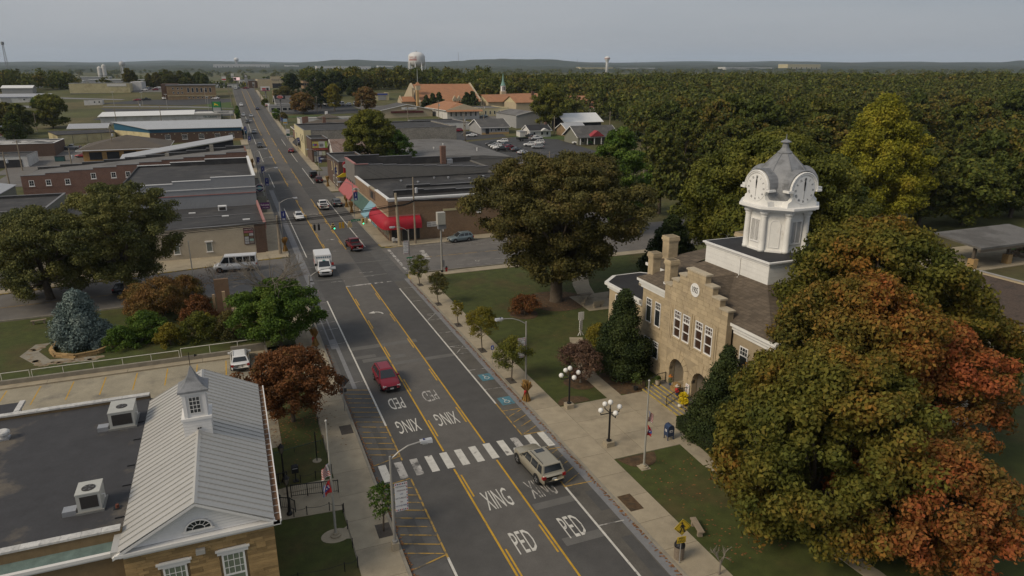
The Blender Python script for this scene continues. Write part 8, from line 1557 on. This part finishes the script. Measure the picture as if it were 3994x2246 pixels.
tree('round_tree','broad dense green tree behind the clock tower',71,77,21,12.2,'round',LM_oak,260,.21,330,3,.12,.45)
tree('tulip_tree','tall yellow-green tulip tree rising above the woods',107,91,25.5,10.4,'tulip',LM_tulip,230,.22,300,3,.125,.45)
tree('poplar_tree','fresh green upright tree left of the clock tower woods',65.5,110,20,5.0,'oval',LM_fresh,300,.2,190,2,.16);tree('round_tree','dense dark-green tree standing behind the grey-sided shop',38.8,208,18,7.6,'oval',LM_oak,190,.26,220,1.5,.15);tree('round_tree','smaller fresh green tree right of the dense one',45.5,206,12,5.2,'oval',LM_fresh,190,.26,120,1.5,.17)
tree('holly_tree','dark conical evergreen against the left of the courthouse front',34.3,55.6,8.8,2.9,'cone',LM_dark,1300,.10,90,.5,.3,flat=.9);tree('holly_tree','dark conical evergreen right of the courthouse arch',35.3,41.2,8.2,2.3,'cone',LM_dark,1300,.10,80,.4,.3,flat=.9)
tree('dark_fir','dark drooping fir beyond the courthouse roof',58,82,9.5,4.2,'cone',LM_dark,420,.2,60,1,.3);tree('blue_spruce','silvery blue spruce in the stone planter',-17.5,85.2,6.4,3.0,'cone',LM_spruce,900,.11,100,.2,.3,flat=.8)
tree('park_tree','green tree with bare upper branches beside the left sidewalk',2.9,76.2,7.6,4.6,'round',LM_fresh,560,.12,200,1.4,.14,.24)
o=thing('bare_branches','dead bare branches standing out of the green park tree','branches',(2.6,77.2,.1));b=MB()
for k in range(20):a=random.random()*6.28;twigs(b,Vector((.6*cos(a),.6*sin(a)-.5,5.8+random.random()*1.6)),Vector((cos(a),sin(a)*.8-.3,random.uniform(.25,1.3))).normalized(),2.2,.06,3)
b.tube([(0,0,0),(0,0,4),(0.1,0,9.6)],[.16,.12,.03],6);b.build('twigs',M_twig,o)
o=thing('bare_tree','thin bare tree beside the flag in the left park','tree',(-3.2,95.0,.1));b=MB();b.tube([(0,0,0),(0,0,3)],[.12,.08],6)
for k in range(9):a=random.random()*6.28;twigs(b,Vector((0,0,1.6+random.random()*1.6)),Vector((cos(a),sin(a),1.0)).normalized(),1.5,.04,3)
b.build('trunk',M_twig,o);cl=crown_clumps(2,5.5,2.6,26,'round',.2);C,Nn=clump_leaves(cl,26);leaf_obj('crown',C,Nn,.1,LM_purp,o)
tree('red_maple','small russet maple beside the post office lawn',2.6,57.3,6.6,3.9,'round',LM_redm,560,.11,170,1.7,.14,.17)
for k,(x,y,hh,r,lm,sh,lab)in enumerate(((23.15,92.7,4.4,1.5,LM_oak,'round','olive young street tree nearest Fourth Street'),(23.2,83.4,4.4,1.35,LM_elm,'oval','brownish young street tree second from Fourth Street'),(23.2,74.9,3.3,.75,LM_ygr,'oval','smallest thin young street tree on the right sidewalk'),(23.2,66.3,5.0,1.75,LM_ygr,'round','yellow-green young street tree on the right sidewalk'),(23.3,57.9,4.7,1.8,LM_oak,'round','dark green young street tree by the white banner lamp'),(6.7,39.3,3.7,.85,LM_fresh,'oval','slim green young tree in the left sidewalk pit'))):
 tree('street_tree',lab,x,y,hh,r,sh,lm,620,.075,70,hh*.32,.21,.055,group='young street trees',limbs=7,base=.13)
tree('plum_tree','purple-brown small tree in the courthouse lawn near the lamp',29.4,55,4.2,2.1,'round',LM_purp,520,.09,46,1.2,.28,.09,bark=M_barkp);tree('plum_tree','low reddish shrub-like tree beside the elm',32.1,75.4,2.6,1.9,'round',LM_redm,420,.1,36,.5,.28,.07);tree('gold_shrub','yellowing shrub left of the courthouse bay',35.4,62.5,2.6,1.5,'shrub',LM_ygr,600,.09,30,.2,.32,cat='shrub');tree('small_maple','dark red small maple at the right edge by the annex',62,45,5,2.8,'round',LM_purp,300,.13,36,1.4,.3)
hd=thing('clipped_hedge','clipped dark hedge beside the courthouse steps','hedge',(33.3,41.6,.1));C=np.stack([rng.uniform(-.6,.9,5200),rng.uniform(-2.6,2.2,5200),rng.uniform(.05,1.15,5200)],1);f=rng.integers(0,4,5200);C[f==0,2]=1.15;C[f==1,0]=-.6;C[f==2,1]=2.2;leaf_obj('foliage',C,rng.normal(size=C.shape)+(-.3,-.2,.6),.06,LM_dark,hd);MB().box(-.5,.8,-2.5,2.1,0,1.0).build('stems',mat('hedge_core',(.012,.014,.006),.95),hd)
for x,y,hh,r,lm,lab in ((-9.5,90.2,5.4,3.6,LM_bron,'large bronze shrub in the middle of the left park'),(-7.2,94.5,4.2,2.6,LM_bron,'bronze shrub by the park flagpole'),(-12.4,93.0,4.2,2.4,LM_bron,'feathery bronze shrub below the forked park tree'),(-5.6,86.6,3.8,2.2,LM_redm,'russet shrub left of the park monument'),(-10.8,83.6,3.4,2.6,LM_fresh,'green shrub behind the parking lot wall'),(-8.4,80.8,2.6,1.6,LM_ygr,'yellow-green shrub nearest the wall'),(-5.2,81.0,3.4,2.1,LM_oak,'olive shrub behind the wall left of the white SUV'),(-2.0,80.2,3.4,2.0,LM_elm,'dark shrub behind the white SUV'),(-13.4,82.2,2.4,1.9,LM_fresh,'low green shrub beside the planter wall'),(.8,79.6,2.8,1.6,LM_fresh,'green shrub at the foot of the park tree'),(-4.6,84.0,2.2,1.4,LM_ygr,'yellowish shrub before the monument')):
 tree('park_shrub',lab,x,y,hh,r,'shrub',lm,460,.095,100,.1,.19,.07,'shrub','shrubs of the left park',limbs=6)
o=thing('bare_sapling','leafless cut-back sapling at the bottom of the right sidewalk','tree',(24.6,27.6,.12));b=MB();b.tube([(0,0,0),(.03,0,1.0)],[.06,.05],6)
for a in (.3,1.7,2.9,4.4):twigs(b,Vector((.02,0,.6+.1*a)),Vector((cos(a),sin(a),1.4)).normalized(),.7,.035,2)
b.build('trunk',M_twig,o)
# ---- mid-distance trees around the town
for nm,x,y,hh,r,sh,lm,lab in (('yellow_tree',57,405,15,4.6,'oval',LM_ygr,'yellow tree before the church lot'),('dark_tree',52,424,20,7,'oval',LM_dark,'dark tall tree behind the yellow one'),('orange_tree',74,402,13,6.4,'round',LM_bron,'orange-brown round tree left of the church'),('round_bush',39.5,400,11,6.6,'round',LM_bron,'round brown-green tree beside the black billboard'),('verge_tree',23.8,372,6,2,'oval',LM_fresh,'small dark green street tree on the right rise'),('verge_tree',26,362,5,2.2,'round',LM_elm,'brown shrub behind the small street tree'),('verge_tree',22.6,440,5,2.2,'round',LM_oak,'bush on the right verge of the rise'),('verge_tree',5.8,372,8,1.2,'oval',LM_fresh,'slim tree on the left verge of the rise'),('field_tree',-73.5,380,15,8,'round',LM_oak,'large tree standing alone before the field'),('field_bush',-98,482,7,4,'round',LM_fresh,'round bush in the field'),('lot_tree',134,288,20,8,'oval',LM_oak,'tall tree between the warehouse and white barn'),('lot_tree',36,470,9,6,'round',LM_elm,'rounded tree below the red-edged billboard'),('office_tree',46,530,13,6,'round',LM_dark,'dark tree left of the office block'),('office_tree',72,492,16,7,'oval',LM_dark,'dark tree right of the office block'),('office_tree',80,470,14,6,'oval',LM_dark,'dark tree behind the yellow tree'),('verge_tree',150,240,4,2.4,'shrub',LM_dark,'low round bush beside the porch house')):
 tree(nm,lab,x,y,hh,r,sh,lm,66,.42,110,hh*.12,.18,limbs=5,group='town trees')
con=tree('town_conifer','dark conifer at the left of the church group',104,384.5,9,3.6,'cone',LM_dark,60,.5,46,.3,.3,group='conifers before the church',limbs=3)
for x,y,s,lab in ((107.5,384,1.1,'dark conifer second from the left before the church'),(111,383.5,1.15,'dark conifer third from the left before the church'),(127,383,1.1,'dark conifer left of the right-hand church pair'),(130.5,383,1.15,'dark conifer at the right before the church')):copy_tree(con,None,(x,y,zt(x,y)),1.7*x,lab,'conifers before the church',s)
for k in range(6):copy_tree(con,None,(33+3.4*k,491,zt(33+3.4*k,491)),k,'%s conifer in the row before the low brick wing'%('leftmost','second','third','fourth','fifth','rightmost')[k],'conifers before the low brick wing',.62)
# ---- the woods on the right: each near tree a copy of one of a few grown forms
protos=[]
for sh,hh,r in (('round',15,6.2),('oval',17,5.4),('round',13,6.6),('oval',19,6.2),('tulip',16,5.2),('cone',15,4.0)):
 p=tree('woodland_tree','woodland tree',0,0,hh,r,sh,LM_forest,60,.40,120,1.6,.17,limbs=4,base=0);protos.append(p)
def forbidden(x,y):
 for a,b_,c,d in ((-20,82,0,118),(60,80,118,210),(78,126,205,305),(20,100,205,470),(100,145,300,395),(92,150,45,92),(118,162,232,300),(138,198,335,420),(95,145,380,436),(20,130,96,118)):
  if a<x<b_ and c<y<d:return True
 return False
cand=[]
tries=0
while len(cand)<2600 and tries<60000:
 tries+=1;w=95+620*rng.random()**.62;s=-40+rng.random()*(w*.92+60)
 x,y=w*.3738+s*.9275,w*.9275-s*.3738
 if y<46 or x<62 or forbidden(x,y)or (x<60+max(0,(y-430))*-.05):continue
 if (y<310 and x/y<.60)or (y<240 and x/y<.66)or (y>430 and x<62):continue
 dmin=4.6+w*.007
 if any((x-p[0])**2+(y-p[1])**2<dmin*dmin for p in cand[-420:]):continue
 cand.append((x,y,w))
cand.sort(key=lambda p:p[2])
near,rest=cand[:300],cand[300:]
cols=('leftmost','left','middle','right','rightmost')
for i,(x,y,w)in enumerate(near):
 p=protos[int(rng.integers(0,6))if rng.random()>.12 else 1];sc_=(.82+.36*rng.random())*(1.08-w*.0004)
 fm=('rounded','upright','low spreading','tall','pointed','dark conical')[protos.index(p)];q=x/y
 lab='%s woodland tree %s'%(fm,'at the right edge of the woods' if q>1.35 else 'behind the tulip tree and pavilion' if q>.95 else 'in the woods behind the clock tower' if q>.72 else 'beside the back street past the elm' if w<230 else 'behind the white-roofed barn and porch house' if w<330 else 'in the deep woods beyond the white barn')
 o=p if p['label']=='woodland tree' and not p.get('used')else copy_tree(p)
 o.location=(x,y,zt(x,y)-.3);o.rotation_euler.z=rng.random()*6.28;o.scale=(sc_,sc_,sc_*(.88+.2*rng.random()));o['label']=lab;o['group']='woodland trees right of the town'
for p in protos:
 if p['label']=='woodland tree':p['label']='woodland tree standing in the dense woods right of the town';p['group']='woodland trees right of the town';p.location=(140,150,zt(140,150))
def wood_mass(name,lab,pts,per,size,m,nc=9):
 Cs,Ns=[],[]
 for x,y,hh,r in pts:
  cl=crown_clumps(hh*.15,hh,r,nc,'oval' if rng.random()<.5 else 'round',.44,x,y);g=zt(x,y);C,Nn=clump_leaves([(a,b_,c+g,d)for a,b_,c,d in cl],per,.8);Cs.append(C);Ns.append(Nn)
 C=np.concatenate(Cs);tag(leaf_obj(name,C,np.concatenate(Ns),size*(.7+.6*rng.random(len(C))),m),lab,'woods',kind='stuff')
wood_mass('far_woods','mass of woodland behind the nearer trees on the right',[(x,y,rng.uniform(9.5,15)*(1.12-w*.0006),rng.uniform(4.6,7.2))for x,y,w in rest],3.6,.85,LM_mass,14)
pts=[]
for k in range(1500):
 w=640+2100*rng.random()**1.3;s=rng.uniform(-w*.78,w*.8);x,y=w*.3738+s*.9275,w*.9275-s*.3738
 if x<40 and w<900 and abs(x+20)<60:continue
 if x>130 or rng.random()<.62 and mnoise.noise(Vector((x*.006,y*.006,3)))>-.12:pts.append((x,y,rng.uniform(8,13),rng.uniform(6,11)))
wood_mass('valley_woods','tree belts and woods filling the far valley',pts,.9,1.9,LM_farw,7)
pts=[(-110+36*rng.random(),316+50*rng.random(),rng.uniform(7,12),rng.uniform(4,6))for _ in range(22)]+[(-72+62*rng.random(),650+40*rng.random(),rng.uniform(9,13),6)for _ in range(26)]+[(-190+80*rng.random(),610+60*rng.random(),rng.uniform(9,15),6.5)for _ in range(40)]+[(62+130*rng.random(),520+120*rng.random(),rng.uniform(10,17),6.5)for _ in range(120)]
for i,(x,y,hh,r)in enumerate(pts[:48]):
 o=copy_tree(protos[i%5],None,(x,y,zt(x,y)-.3),i*1.3,('tree in the belt behind the left brick shops' if i<22 else 'tree in the belt behind the old brown office'),('trees behind the left brick shops' if i<22 else 'trees behind the old brown office'),hh/15)
wood_mass('far_woods','woods around the church and far left barns',pts[48:],3.2,.9,LM_mass,12)
# wooded country out to the hills: one rough canopy sheet
ws=list(np.geomspace(2500,7400,46));n=150;vv=[];ax,ay=.3738,.9275
for w in ws:
 for j in range(n+1):
  s=(j/n*2-1)*w*.95;g0=float(np.interp((w-5.6)/.9275,_tu,_tz));e=mnoise.noise(Vector((w*.012,s*.012,0)))+.6*mnoise.noise(Vector((w*.05,s*.05,5)))
  vv.append((w*ax+s*ay,w*ay-s*ax,g0+(4+9*e)*(1 if w>2560 else 0)))
b=MB().add(vv,[(i*(n+1)+j,i*(n+1)+j+1,(i+1)*(n+1)+j+1,(i+1)*(n+1)+j)for i in range(len(ws)-1)for j in range(n)])
tag(b.build('distant_woods',M_hill),'wooded country running out to the hills','woods',kind='stuff')
# ================================================================ HAZE
hz=MB().box(-12000,14000,-200,14500,-12,420).build('haze',None)
m=bpy.data.materials.new('haze');m.use_nodes=True;t=m.node_tree;t.nodes.clear()
pv=t.nodes.new('ShaderNodeVolumePrincipled');pv.inputs['Color'].default_value=(.70,.84,1.0,1);pv.inputs['Density'].default_value=5.5e-5;pv.inputs['Anisotropy'].default_value=.1
ou=t.nodes.new('ShaderNodeOutputMaterial');t.links.new(pv.outputs[0],ou.inputs['Volume']);hz.data.materials.append(m);tag(hz,'thin blue-grey haze over the whole valley','haze',kind='stuff')
